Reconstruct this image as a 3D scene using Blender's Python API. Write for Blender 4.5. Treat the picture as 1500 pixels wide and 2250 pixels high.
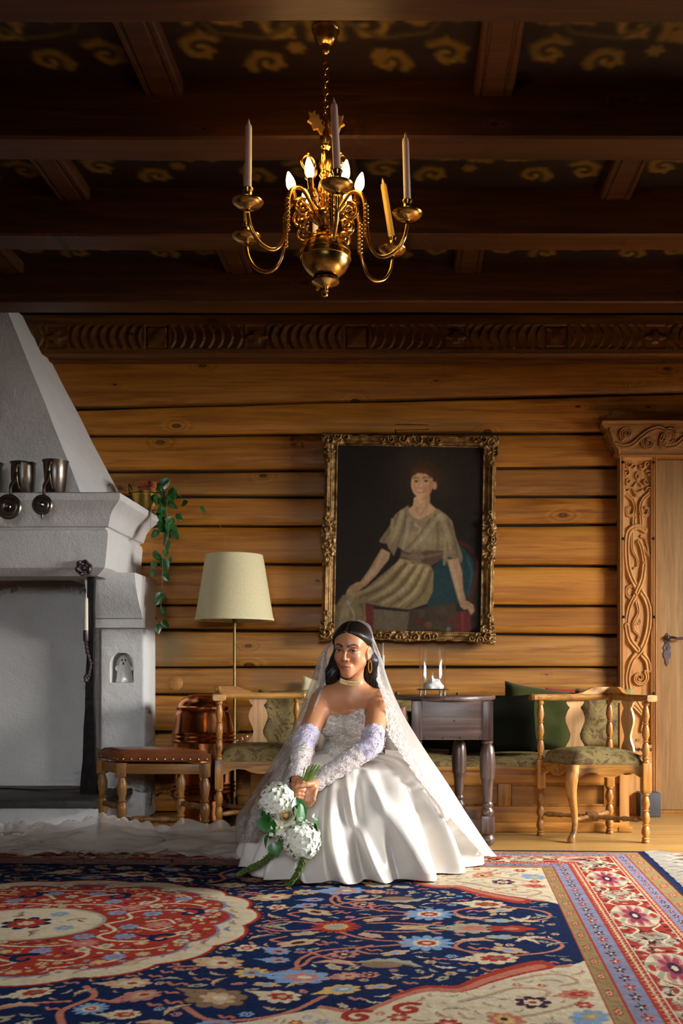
import bpy, bmesh, math, random
import numpy as np
from math import sin, cos, pi, radians as R, sqrt
from mathutils import Vector, Matrix, noise as mnoise
scene = bpy.context.scene
COL = scene.collection
for o in list(bpy.data.objects): bpy.data.objects.remove(o)
rnd = random.Random(7); rng = np.random.default_rng(7)

# ---------------------------------------------------------------- camera
F, HC, PX, PY = 2187.0, 0.85, 896.0, 1480.0        # focal length (px), eye height, vanishing point
WALL_Y = 6.095
cam = bpy.data.cameras.new('camera'); camo = bpy.data.objects.new('camera', cam); COL.objects.link(camo)
camo.location = (0, 0, HC); camo.rotation_euler = (pi/2, 0, 0)
cam.sensor_fit = 'AUTO'; cam.sensor_width = 36; cam.lens = 36*F/2250
cam.shift_x = -(PX-750)/2250; cam.shift_y = (PY-1125)/2250
cam.clip_start = .05; cam.clip_end = 60
cam.dof.use_dof = True; cam.dof.focus_distance = 4.3; cam.dof.aperture_fstop = 5.6
scene.camera = camo
def W(px, py, Y):                                   # real position of something seen at (px,py) standing Y metres away
    return ((px-PX)*Y/F, Y, HC-(py-PY)*Y/F)
def fl(py): return F*HC/(py-PY)                     # distance of a floor point

# ---------------------------------------------------------------- daylight, added rear fill and exposure
vs = scene.view_settings; vs.view_transform = 'Standard'; vs.look = 'None'; vs.exposure = 0.0; vs.gamma = 1.0; vs.use_curve_mapping = False
world = bpy.data.worlds.new('world'); scene.world = world; world.use_nodes = True
bg = world.node_tree.nodes['Background']; bg.inputs[0].default_value = (.75, .86, 1, 1); bg.inputs[1].default_value = .6
ROOM_X0, ROOM_X1, ROOM_Y0 = -3.8, 3.0, -2.2
WIN = dict(y0=3.3, y1=4.95, z0=.45, z1=1.97)       # the window in the right wall
def area(name, loc, rot, sx, sy, power, col=(1, .97, .93), spread=180):
    l = bpy.data.lights.new(name, 'AREA'); l.shape = 'RECTANGLE'; l.size = sx; l.size_y = sy; l.energy = power; l.color = col; l.spread = R(spread)
    o = bpy.data.objects.new(name, l); COL.objects.link(o); o.location = loc; o.rotation_euler = rot; return o
area('window_daylight', (ROOM_X1+.95, 3.75, 2.25), (0, R(90-38), R(4)), 2.0, 3.0, 1400, (1, .975, .95), 160)
area('rear_fill', (-.1, ROOM_Y0-.25, 1.85), (R(90-13), 0, R(6)), 1.8, .9, 9, (.92, .96, 1), 40)  # fill light added behind the viewer to brighten surfaces facing the camera
scene.cycles.use_denoising = True
scene.cycles.max_bounces = 6; scene.cycles.diffuse_bounces = 4; scene.cycles.glossy_bounces = 3; scene.cycles.transmission_bounces = 3; scene.cycles.transparent_max_bounces = 14
scene.cycles.use_adaptive_sampling = True; scene.cycles.adaptive_threshold = .06; scene.cycles.adaptive_min_samples = 12
scene.cycles.sample_clamp_indirect = 6; scene.cycles.caustics_reflective = False; scene.cycles.caustics_refractive = False

# ---------------------------------------------------------------- helpers
def lin(c):
    c = [x/255 for x in c]
    return tuple(x/12.92 if x <= .04045 else ((x+.055)/1.055)**2.4 for x in c)
def tag(o, label=None, cat=None, group=None, kind=None):
    if label: o['label'] = label
    if cat: o['category'] = cat
    if group: o['group'] = group
    if kind: o['kind'] = kind
    return o
def empty(name, loc=(0, 0, 0), rz=0, **k):
    o = bpy.data.objects.new(name, None); COL.objects.link(o); o.location = loc; o.rotation_euler = (0, 0, rz); o.empty_display_size = .05
    return tag(o, **k)
def link(name, me, mat=None, parent=None, loc=None, rz=0):
    o = bpy.data.objects.new(name, me); COL.objects.link(o)
    if mat is not None and len(me.materials) == 0: me.materials.append(mat)
    if parent is not None: o.parent = parent
    if loc is not None: o.location = loc
    o.rotation_euler[2] = rz
    return o
def copy_tree(o, parent=None):
    c = o.copy(); COL.objects.link(c); c.parent = parent
    for ch in o.children: copy_tree(ch, c)
    return c
def npmesh(name, verts, faces, smooth=True, ang=None, colors=None):
    """verts (n,3), faces (m,k) or list of arrays"""
    me = bpy.data.meshes.new(name)
    verts = np.asarray(verts, np.float32)
    fs = faces if isinstance(faces, list) else [faces]
    fs = [np.asarray(f, np.int32) for f in fs if len(f)]
    nl = sum(f.size for f in fs); nf = sum(len(f) for f in fs)
    me.vertices.add(len(verts)); me.vertices.foreach_set('co', verts.ravel())
    me.loops.add(nl); me.loops.foreach_set('vertex_index', np.concatenate([f.ravel() for f in fs]))
    me.polygons.add(nf)
    starts, s = [], 0
    for f in fs:
        starts.append(s+np.arange(len(f))*f.shape[1]); s += f.size
    me.polygons.foreach_set('loop_start', np.concatenate(starts).astype(np.int32))
    me.update(calc_edges=True)
    if smooth:
        me.polygons.foreach_set('use_smooth', np.ones(nf, bool))
        if ang: me.set_sharp_from_angle(angle=R(ang))
    if colors is not None:
        a = me.color_attributes.new('Col', 'FLOAT_COLOR', 'POINT')
        c = np.ones((len(verts), 4), np.float32); c[:, :3] = colors; a.data.foreach_set('color', c.ravel())
    return me
def gridfaces(nu, nv, cu=False, cv=False, off=0):
    """quads of a (nu,nv) vertex grid"""
    iu = np.arange(nu if cu else nu-1); iv = np.arange(nv if cv else nv-1)
    a, b = np.meshgrid(iu, iv, indexing='ij'); a = a.ravel(); b = b.ravel(); a2 = (a+1) % nu; b2 = (b+1) % nv
    return np.stack([a*nv+b, a2*nv+b, a2*nv+b2, a*nv+b2], 1)+off
class MB:
    def __init__(s): s.v = []; s.f = {}; s.n = 0
    def add(s, v, f):
        v = np.asarray(v, float).reshape(-1, 3); f = np.asarray(f, int)
        s.f.setdefault(f.shape[1], []).append(f+s.n); s.v.append(v); s.n += len(v); return s
    def box(s, x0, x1, y0, y1, z0, z1, b=0.0, M=None):
        bm = bmesh.new(); bmesh.ops.create_cube(bm, size=1)
        for v in bm.verts: v.co = Vector(((x0+x1)/2+v.co.x*(x1-x0), (y0+y1)/2+v.co.y*(y1-y0), (z0+z1)/2+v.co.z*(z1-z0)))
        if b > 0: bmesh.ops.bevel(bm, geom=list(bm.edges), offset=b, segments=2, affect='EDGES', profile=.6)
        return s.bm(bm, M)
    def bm(s, bm, M=None):
        bm.verts.index_update()
        v = [list(M @ x.co) if M else list(x.co) for x in bm.verts]
        base = s.n; s.v.append(np.array(v)); s.n += len(v)
        for f in bm.faces:
            ix = [x.index+base for x in f.verts]; s.f.setdefault(len(ix), []).append(np.array([ix]))
        bm.free(); return s
    def lathe(s, prof, o=(0, 0, 0), seg=24, M=None, sq=None):
        prof = np.asarray(prof, float); a = np.arange(seg)*2*pi/seg
        P = np.zeros((len(prof), seg, 3)); P[..., 0] = prof[:, :1]*np.cos(a); P[..., 1] = prof[:, :1]*np.sin(a); P[..., 2] = prof[:, 1:2]
        P = P.reshape(-1, 3)
        if M is not None: P = P @ np.array(M.to_3x3()).T + np.array(M.translation)
        P = P+np.array(o); f = gridfaces(len(prof), seg, cv=True)[:, ::-1]
        s.add(P, f)
        return s
    def tube(s, pts, r, seg=10, caps=True, closed=False, flat=1.0, up=None):
        pts = np.asarray(pts, float); n = len(pts); r = np.broadcast_to(np.asarray(r, float), (n,))
        t = np.zeros_like(pts); 
        if closed: t = np.roll(pts, -1, 0)-np.roll(pts, 1, 0)
        else: t[1:-1] = pts[2:]-pts[:-2]; t[0] = pts[1]-pts[0]; t[-1] = pts[-1]-pts[-2]
        t /= np.linalg.norm(t, axis=1)[:, None]+1e-12
        nrm = np.array(up if up is not None else (0, 0, 1.)); 
        if abs(nrm @ t[0]) > .9: nrm = np.array((1., 0, 0))
        N = []
        for i in range(n):
            nrm = nrm-t[i]*(nrm @ t[i]); l = np.linalg.norm(nrm)
            if l < 1e-6: nrm = np.cross(t[i], (0, 1., .3)); l = np.linalg.norm(nrm)
            nrm = nrm/l; N.append(nrm)
        N = np.array(N); B = np.cross(t, N); a = np.arange(seg)*2*pi/seg
        P = pts[:, None]+r[:, None, None]*(np.cos(a)[None, :, None]*N[:, None]+flat*np.sin(a)[None, :, None]*B[:, None])
        base = s.n
        s.add(P.reshape(-1, 3), gridfaces(n, seg, cu=closed, cv=True))
        if caps and not closed:
            s.f.setdefault(seg, []).append(np.array([base+np.arange(seg)[::-1]])); s.f[seg].append(np.array([base+(n-1)*seg+np.arange(seg)]))
        return s
    def grid(s, P, cu=False, cv=False):
        P = np.asarray(P, float); return s.add(P.reshape(-1, 3), gridfaces(P.shape[0], P.shape[1], cu, cv))
    def prism(s, pts, d, M=None):
        """2-D outline (x,z) extruded along y by d, front at y=0"""
        n = len(pts); v = [(x, 0, z) for x, z in pts]+[(x, d, z) for x, z in pts]
        v = np.array(v, float)
        if M is not None: v = v @ np.array(M.to_3x3()).T + np.array(M.translation)
        base = s.n; s.v.append(v); s.n += 2*n
        s.f.setdefault(n, []).append(np.array([base+np.arange(n)])); s.f[n].append(np.array([base+n+np.arange(n)[::-1]]))
        s.f.setdefault(4, []).append(np.array([[base+i, base+n+i, base+n+(i+1) % n, base+(i+1) % n] for i in range(n)])); return s
    def sph(s, c, r, nu=12, nv=16):
        r = np.broadcast_to(np.asarray(r, float), (3,)); th = np.linspace(0.02, pi-.02, nu); ph = np.arange(nv)*2*pi/nv
        P = np.stack([np.outer(np.sin(th), np.cos(ph)), np.outer(np.sin(th), np.sin(ph)), np.outer(np.cos(th), np.ones(nv))], -1)*r+np.array(c)
        return s.add(P.reshape(-1, 3), gridfaces(nu, nv, cv=True)[:, ::-1])
    def mesh(s, name, ang=40, smooth=True, fix=True):
        me = npmesh(name, np.concatenate(s.v), [np.concatenate(x) for x in s.f.values()], smooth, None)
        if fix:
            bm = bmesh.new(); bm.from_mesh(me); bmesh.ops.recalc_face_normals(bm, faces=bm.faces); bm.to_mesh(me); bm.free()
        if smooth:
            me.polygons.foreach_set('use_smooth', np.ones(len(me.polygons), bool))
            if ang: me.set_sharp_from_angle(angle=R(ang))
        return me
    def build(s, name, mat, parent=None, ang=40, smooth=True, loc=None, rz=0):
        return link(name, s.mesh(name, ang, smooth), mat, parent, loc, rz)
def bez(p, n=12):
    """Catmull-Rom through points"""
    p = np.asarray(p, float); q = np.concatenate([[2*p[0]-p[1]], p, [2*p[-1]-p[-2]]]); out = []
    for i in range(len(p)-1):
        a, b, c, d = q[i:i+4]; t = np.linspace(0, 1, n, endpoint=False)[:, None]
        out.append(.5*((2*b)+(-a+c)*t+(2*a-5*b+4*c-d)*t*t+(-a+3*b-3*c+d)*t**3))
    return np.concatenate(out+[p[-1:]])
def turn(spec):
    """smooth lathe profile from (r,z) control points; a repeated z makes a crisp step"""
    return np.array(spec, float)
def beads(z0, z1, pts):
    """profile in relative height 0..1 -> absolute"""
    return [(r, z0+(z1-z0)*t) for t, r in pts]

# ---------------------------------------------------------------- materials
MATS = {}
class NT:
    def __init__(s, name):
        s.m = bpy.data.materials.new(name); s.m.use_nodes = True; s.t = s.m.node_tree; s.b = s.t.nodes['Principled BSDF']; s.out = s.t.nodes['Material Output']; MATS[name] = s.m
    def n(s, typ, **k):
        x = s.t.nodes.new('ShaderNode'+typ)
        for a, v in k.items():
            if a.startswith('i_'):
                key = a[2:]; key = int(key) if key.isdigit() else key.replace('_', ' ')
                s.set(x.inputs[key], v)
            else: setattr(x, a, v)
        return x
    def set(s, sock, v):
        if isinstance(v, bpy.types.NodeSocket): s.t.links.new(v, sock)
        elif isinstance(v, bpy.types.Node): s.t.links.new(v.outputs[0], sock)
        else:
            if sock.type == 'RGBA' and len(v) == 3: v = (*v, 1)
            sock.default_value = v
    def math(s, op, a, b=0., c=0., clamp=False):
        x = s.n('Math', operation=op, use_clamp=clamp); s.set(x.inputs[0], a); s.set(x.inputs[1], b); s.set(x.inputs[2], c); return x.outputs[0]
    def ramp(s, fac, stops, interp='LINEAR'):
        x = s.n('ValToRGB'); s.set(x.inputs[0], fac); e = x.color_ramp.elements; x.color_ramp.interpolation = interp
        while len(e) < len(stops): e.new(.5)
        for i, (p, c) in enumerate(stops): e[i].position = p; e[i].color = (*c, 1) if len(c) == 3 else c
        return x.outputs[0]
    def mix(s, fac, a, b, mode='MIX'):
        x = s.n('Mix', data_type='RGBA', blend_type=mode); s.set(x.inputs[0], fac); s.set(x.inputs[6], a); s.set(x.inputs[7], b); return x.outputs[2]
    def co(s, which='Object', scale=(1, 1, 1), rand=False):
        t = s.n('TexCoord'); c = t.outputs[which]
        if rand:
            oi = s.n('ObjectInfo'); mv = s.math('MULTIPLY', oi.outputs['Random'], 37.0)
            a = s.n('VectorMath', operation='ADD'); s.set(a.inputs[0], c); cx = s.n('CombineXYZ'); 
            for i in range(3): s.set(cx.inputs[i], mv)
            s.set(a.inputs[1], cx); c = a.outputs[0]
        m = s.n('Mapping'); s.set(m.inputs[0], c); m.inputs[3].default_value = scale; return m.outputs[0]
    def noise(s, co, scale=5., det=4., rough=.5, dist=0.):
        x = s.n('TexNoise'); s.set(x.inputs['Vector'], co); x.inputs['Scale'].default_value = scale; x.inputs['Detail'].default_value = det; x.inputs['Roughness'].default_value = rough; x.inputs['Distortion'].default_value = dist; return x.outputs[0]
    def voro(s, co, scale=5., feature='F1', smooth=None):
        x = s.n('TexVoronoi', feature=feature); s.set(x.inputs['Vector'], co); x.inputs['Scale'].default_value = scale; return x
    def bump(s, h, strength=.3, dist=.01):
        x = s.n('Bump'); s.set(x.inputs['Height'], h); x.inputs['Strength'].default_value = strength; x.inputs['Distance'].default_value = dist; s.set(s.b.inputs['Normal'], x.outputs[0]); return x
    def p(s, **k):
        for a, v in k.items(): s.set(s.b.inputs[a.replace('_', ' ')], v)
        return s
def flat(name, rgb, rough=.5, metal=0., var=.12, vs_=18., bump=0., bscale=60., spec=.5, rand=False, **k):
    """a plain material with a little procedural unevenness"""
    t = NT(name); c = lin(rgb); co = t.co('Object', rand=rand); n = t.noise(co, vs_, 4)
    t.p(Base_Color=t.ramp(n, [(.25, tuple(x*(1-var) for x in c)), (.75, tuple(min(1, x*(1+var)) for x in c))]), Metallic=metal)
    t.p(Roughness=t.math('MULTIPLY_ADD', n, .16, rough-.08)); t.b.inputs['Specular IOR Level'].default_value = spec
    if bump: t.bump(t.noise(co, bscale, 4), bump, .004)
    for a, v in k.items(): t.set(t.b.inputs[a.replace('_', ' ')], v)
    return t.m
def wood(name, dark, mid, light, axis='X', scale=1., rough=.45, knots=.0, spec=.4, bump=.15, stain=None):
    t = NT(name); st = {'X': (.05, 1, 1), 'Y': (1, .05, 1), 'Z': (1, 1, .05)}[axis]
    co = t.co('Object', tuple(x*scale for x in st), rand=True)
    kst = {'X': (.45, 1, 1), 'Y': (1, .45, 1), 'Z': (1, 1, .45)}[axis]
    warp = t.noise(co, 6, 3, .5)
    ks = None
    if knots:
        kc = t.co('Object', tuple(x*scale for x in kst), rand=True); sx = t.n('SeparateXYZ', i_0=kc); cb = t.n('CombineXYZ'); ia, ib = {'X': (0, 2), 'Y': (1, 0), 'Z': (2, 0)}[axis]; t.set(cb.inputs[0], sx.outputs[ia]); t.set(cb.inputs[1], sx.outputs[ib]); v = t.voro(cb.outputs[0], 4.6); v.voronoi_dimensions = '2D'; ks = t.math('DIVIDE', v.outputs['Distance'], t.math('MULTIPLY_ADD', t.n('SeparateColor', i_0=v.outputs['Color']).outputs[1], .75, .3))
        sel = t.math('GREATER_THAN', t.n('SeparateColor', i_0=v.outputs['Color']).outputs[0], 1-knots)
        near = t.math('MULTIPLY', t.ramp(ks, [(0, (1, 1, 1)), (.3, (0, 0, 0))], 'EASE'), sel)
        warp = t.math('MULTIPLY_ADD', near, .3, warp)
    g1 = t.n('TexNoise'); t.set(g1.inputs['Vector'], co); g1.inputs['Scale'].default_value = 62; g1.inputs['Detail'].default_value = 6; g1.inputs['Roughness'].default_value = .68
    ring = t.math('SINE', t.math('MULTIPLY', t.math('ADD', warp, t.math('MULTIPLY', g1.outputs[0], .12)), 46.))
    fac = t.math('MULTIPLY_ADD', ring, .085, t.math('MULTIPLY_ADD', g1.outputs[0], .75, .12))
    big = t.noise(t.co('Object', tuple(x*.5+.1 for x in st), rand=True), 3.2, 3)
    fac = t.math('MULTIPLY_ADD', big, .6, t.math('SUBTRACT', fac, .3))
    col = t.ramp(fac, [(.2, lin(dark)), (.5, lin(mid)), (.8, lin(light))])
    if knots:
        k2 = t.math('MULTIPLY', t.ramp(ks, [(0, (.75, .75, .75)), (.03, (.6, .6, .6)), (.042, (1, 1, 1)), (.058, (.8, .8, .8)), (.085, (0, 0, 0))]), sel)
        col = t.mix(k2, col, tuple(x*.22 for x in lin(dark)))
    oi = t.n('ObjectInfo'); col = t.mix(1., col, t.ramp(oi.outputs['Random'], [(0, (.84, .82, .78)), (1, (1.1, 1.1, 1.12))]), 'MULTIPLY')
    if stain: 
        sn = t.noise(t.co('Object', (1, 1, 1), rand=True), stain[1], 3); col = t.mix(t.ramp(sn, [(stain[2], (0, 0, 0)), (stain[2]+.15, (1, 1, 1))]), col, lin(stain[0]))
    t.p(Base_Color=col, Roughness=t.math('MULTIPLY_ADD', g1.outputs[0], .25, rough-.1)); t.b.inputs['Specular IOR Level'].default_value = spec
    t.bump(fac, bump, .003)
    return t.m
def vcol(name, rough=.6, spec=.3, bump=None, **k):
    t = NT(name); a = t.n('VertexColor', layer_name='Col'); t.p(Base_Color=a.outputs[0], Roughness=rough); t.b.inputs['Specular IOR Level'].default_value = spec
    if bump: t.bump(t.noise(t.co('Object'), bump[0], 3), bump[1], .004)
    for q, v in k.items(): t.set(t.b.inputs[q.replace('_', ' ')], v)
    return t.m
PINE = ((116, 68, 14), (166, 105, 30), (194, 133, 48))
M_log = wood('pine_logs', *PINE, 'X', 1., .42, knots=.42)
M_logb = wood('pine_logs_grey', (110, 68, 20), (158, 104, 40), (188, 136, 64), 'X', 1., .45, knots=.5, stain=((120, 96, 62), 1.4, .56))
M_beam = wood('stained_beam', (44, 22, 5), (72, 38, 9), (98, 56, 15), 'X', 1., .5, knots=.35)
M_beamy = wood('stained_cross_beam', (44, 22, 5), (72, 38, 9), (98, 56, 15), 'Y', 1., .5)
M_frieze = wood('carved_frieze_wood', (64, 36, 9), (98, 58, 15), (124, 78, 24), 'X', 1., .5, knots=.3)
M_carve = wood('carved_pine', (128, 84, 40), (176, 124, 66), (205, 156, 92), 'Z', 1.3, .5)
M_carvex = wood('carved_pine_lintel', (118, 78, 36), (160, 108, 52), (186, 134, 74), 'X', 1.3, .5)
M_door = wood('oak_door', (130, 98, 62), (160, 126, 84), (182, 148, 104), 'Z', 1.2, .5)
M_floor = wood('floor_boards', (122, 88, 42), (146, 110, 58), (160, 126, 72), 'X', .8, .36, spec=.5)
M_honey = wood('honey_wood_z', (98, 60, 22), (164, 110, 48), (198, 146, 78), 'Z', 1.6, .32, stain=((74, 52, 34), 9, .55))
M_honeyx = wood('honey_wood_x', (104, 64, 24), (172, 118, 52), (204, 152, 82), 'X', 1.6, .32, stain=((80, 56, 36), 7, .58))
M_splat = wood('splat_wood', (176, 128, 80), (206, 160, 108), (224, 184, 134), 'Z', 1.6, .35)
M_walnut = wood('walnut_z', (44, 30, 24), (74, 54, 46), (104, 82, 74), 'Z', 1.5, .3, spec=.6)
M_walnutx = wood('walnut_x', (58, 42, 36), (92, 72, 66), (128, 106, 98), 'X', 1.5, .34, spec=.6)
M_stool = wood('stool_wood', (84, 54, 24), (128, 88, 46), (160, 116, 66), 'Z', 1.6, .35)
M_stoolx = wood('stool_rail_wood', (104, 68, 32), (146, 102, 54), (176, 130, 78), 'X', 1.6, .35)
M_bench = wood('bench_pine', (112, 68, 20), (160, 104, 38), (186, 130, 58), 'X', 1., .4)
M_benchz = wood('bench_pine_z', (112, 68, 20), (160, 104, 38), (186, 130, 58), 'Z', 1., .4)
M_dark = flat('black_gap', (14, 10, 7), .9)
M_panel_back = flat('panel_paint_back', (52, 26, 14), .7)
def plaster():
    t = NT('plaster'); co = t.co('Object'); n = t.noise(co, 2.2, 5, .6); f = t.noise(co, 70, 5, .6)
    t.p(Base_Color=t.ramp(n, [(.3, lin((212, 211, 208))), (.7, lin((228, 227, 224)))]), Roughness=.85); t.b.inputs['Specular IOR Level'].default_value = .2
    t.bump(t.math('ADD', f, t.math('MULTIPLY', t.noise(co, 14, 3), 1.2)), .45, .006); return t.m
M_plaster = plaster()
M_wallp = flat('side_wall_wood', (92, 60, 26), .7)
M_iron = flat('wrought_iron', (40, 36, 36), .42, .7, .3, bump=.35, bscale=45)
M_irongrey = flat('grey_iron', (96, 84, 88), .38, .8, .25, bump=.3, bscale=60)  # paler, greyer iron for rosette, candle holder and door handle
M_slate = flat('slate_slab', (62, 60, 58), .6, 0, .3, bump=.3, bscale=20)
M_brass = flat('polished_brass', (214, 168, 92), .22, 1., .2, 9)
M_polebrass = flat('dull_brass', (124, 108, 66), .45, .8, .3, 14)
M_leafbrass = flat('cast_brass', (226, 176, 92), .48, .9, .2)
M_brassp = flat('pan_brass', (172, 140, 70), .3, 1., .35, 14, bump=.12, bscale=30)
M_copper = flat('copper', (228, 146, 92), .2, 1., .3, 6, bump=.06, bscale=16)
M_pewter = flat('pewter', (138, 130, 120), .33, 1., .25, 11, bump=.12, bscale=40)
M_silver = flat('silver_plate', (206, 206, 200), .14, 1., .08)
M_wax = flat('candle_wax', (226, 220, 200), .4, 0, .04, Subsurface_Weight=.2)
M_waxy = flat('yellowed_candle_wax', (226, 184, 84), .4, 0, .06, Subsurface_Weight=.2)
M_tip = flat('candle_tip', (236, 214, 170), .3)
M_terra = flat('terracotta', (176, 92, 48), .7)
M_ceram = flat('white_ceramic', (236, 232, 226), .18, 0, .03, spec=.6)
M_blackm = flat('black_matte', (18, 16, 16), .5)
M_leather = flat('saddle_leather', (122, 66, 32), .3, 0, .25, 12, bump=.15, bscale=90, spec=.6)
M_nail = flat('brass_nail', (190, 158, 96), .25, 1.)
M_grey = flat('dark_grey_box', (58, 58, 62), .6)
M_cable = flat('black_cable', (20, 18, 18), .5)
def tapestry():
    t = NT('tapestry'); co = t.co('Object', rand=True); n = t.noise(co, 11, 5, .7, .7); v = t.noise(co, 24, 4, .65, .8)
    c = t.ramp(n, [(.3, lin((70, 60, 36))), (.43, lin((118, 102, 60))), (.5, lin((140, 122, 80))), (.57, lin((88, 74, 48))), (.68, lin((122, 82, 62)))])
    c = t.mix(t.ramp(v, [(.52, (0, 0, 0)), (.62, (1, 1, 1))]), c, lin((132, 116, 78)))
    t.p(Base_Color=c, Roughness=.9); t.b.inputs['Specular IOR Level'].default_value = .15; t.bump(t.noise(co, 260, 2), .4, .002); return t.m
M_tap = tapestry()
M_green = flat('green_velvet', (50, 53, 20), .9, 0, .3, 7, bump=.4, bscale=12, spec=.1, Sheen_Weight=.1)
M_greend = flat('dark_green_velvet', (13, 14, 6), .95, 0, .3, 7, bump=.3, bscale=12, spec=.05)
M_cream = flat('cream_cushion', (214, 200, 160), .8, 0, .08)
M_teal = flat('teal_cushion', (70, 110, 108), .8)
M_redc = flat('red_cushion', (134, 44, 34), .85)
M_pink = flat('pink_cushion', (176, 120, 116), .8)
M_leaf = flat('vine_leaf', (44, 92, 40), .3, 0, .35, 30, spec=.5, rand=True)
M_leafd = flat('bouquet_leaf', (46, 104, 42), .35, 0, .35, 30, spec=.5, rand=True)
M_stem = flat('plant_stem', (150, 116, 74), .6)
M_gstem = flat('green_stem', (120, 150, 70), .45, 0, .35, 40, rand=True)
M_amar = flat('amaranth_tassel', (74, 96, 32), .8, 0, .4, 60)
def shade():
    t = NT('paper_shade'); co = t.co('Object'); n = t.noise(co, 90, 3); 
    t.p(Base_Color=t.ramp(n, [(.3, lin((232, 220, 168))), (.7, lin((244, 234, 192)))]), Roughness=.75)
    tr = t.n('BsdfTranslucent'); tr.inputs[0].default_value = (*lin((226, 206, 140)), 1); mx = t.n('MixShader'); mx.inputs[0].default_value = .25
    t.set(mx.inputs[1], t.b.outputs[0]); t.set(mx.inputs[2], tr.outputs[0]); t.set(t.out.inputs[0], mx.outputs[0]); return t.m
M_shade = shade()
def glass():
    t = NT('clear_glass'); t.p(Base_Color=(1, 1, 1), Roughness=.02); g = t.n('BsdfGlossy'); g.inputs['Roughness'].default_value = .1; tr = t.n('BsdfTransparent'); tr.inputs[0].default_value = (.98, .985, .985, 1)
    fr = t.n('LayerWeight'); fr.inputs[0].default_value = .5; lw = t.math('MULTIPLY_ADD', t.math('POWER', fr.outputs['Facing'], 3.), .42, .03, clamp=True)
    mx = t.n('MixShader'); t.set(mx.inputs[0], lw); t.set(mx.inputs[1], tr.outputs[0]); t.set(mx.inputs[2], g.outputs[0]); t.set(t.out.inputs[0], mx.outputs[0]); return t.m
M_glass = glass()
def emis(name, col, s):
    t = NT(name); e = t.n('Emission'); e.inputs[0].default_value = (*col, 1); e.inputs[1].default_value = s; t.set(t.out.inputs[0], e.outputs[0]); return t.m
M_bulb = emis('lit_bulb', (1, .62, .2), 14.)
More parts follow.
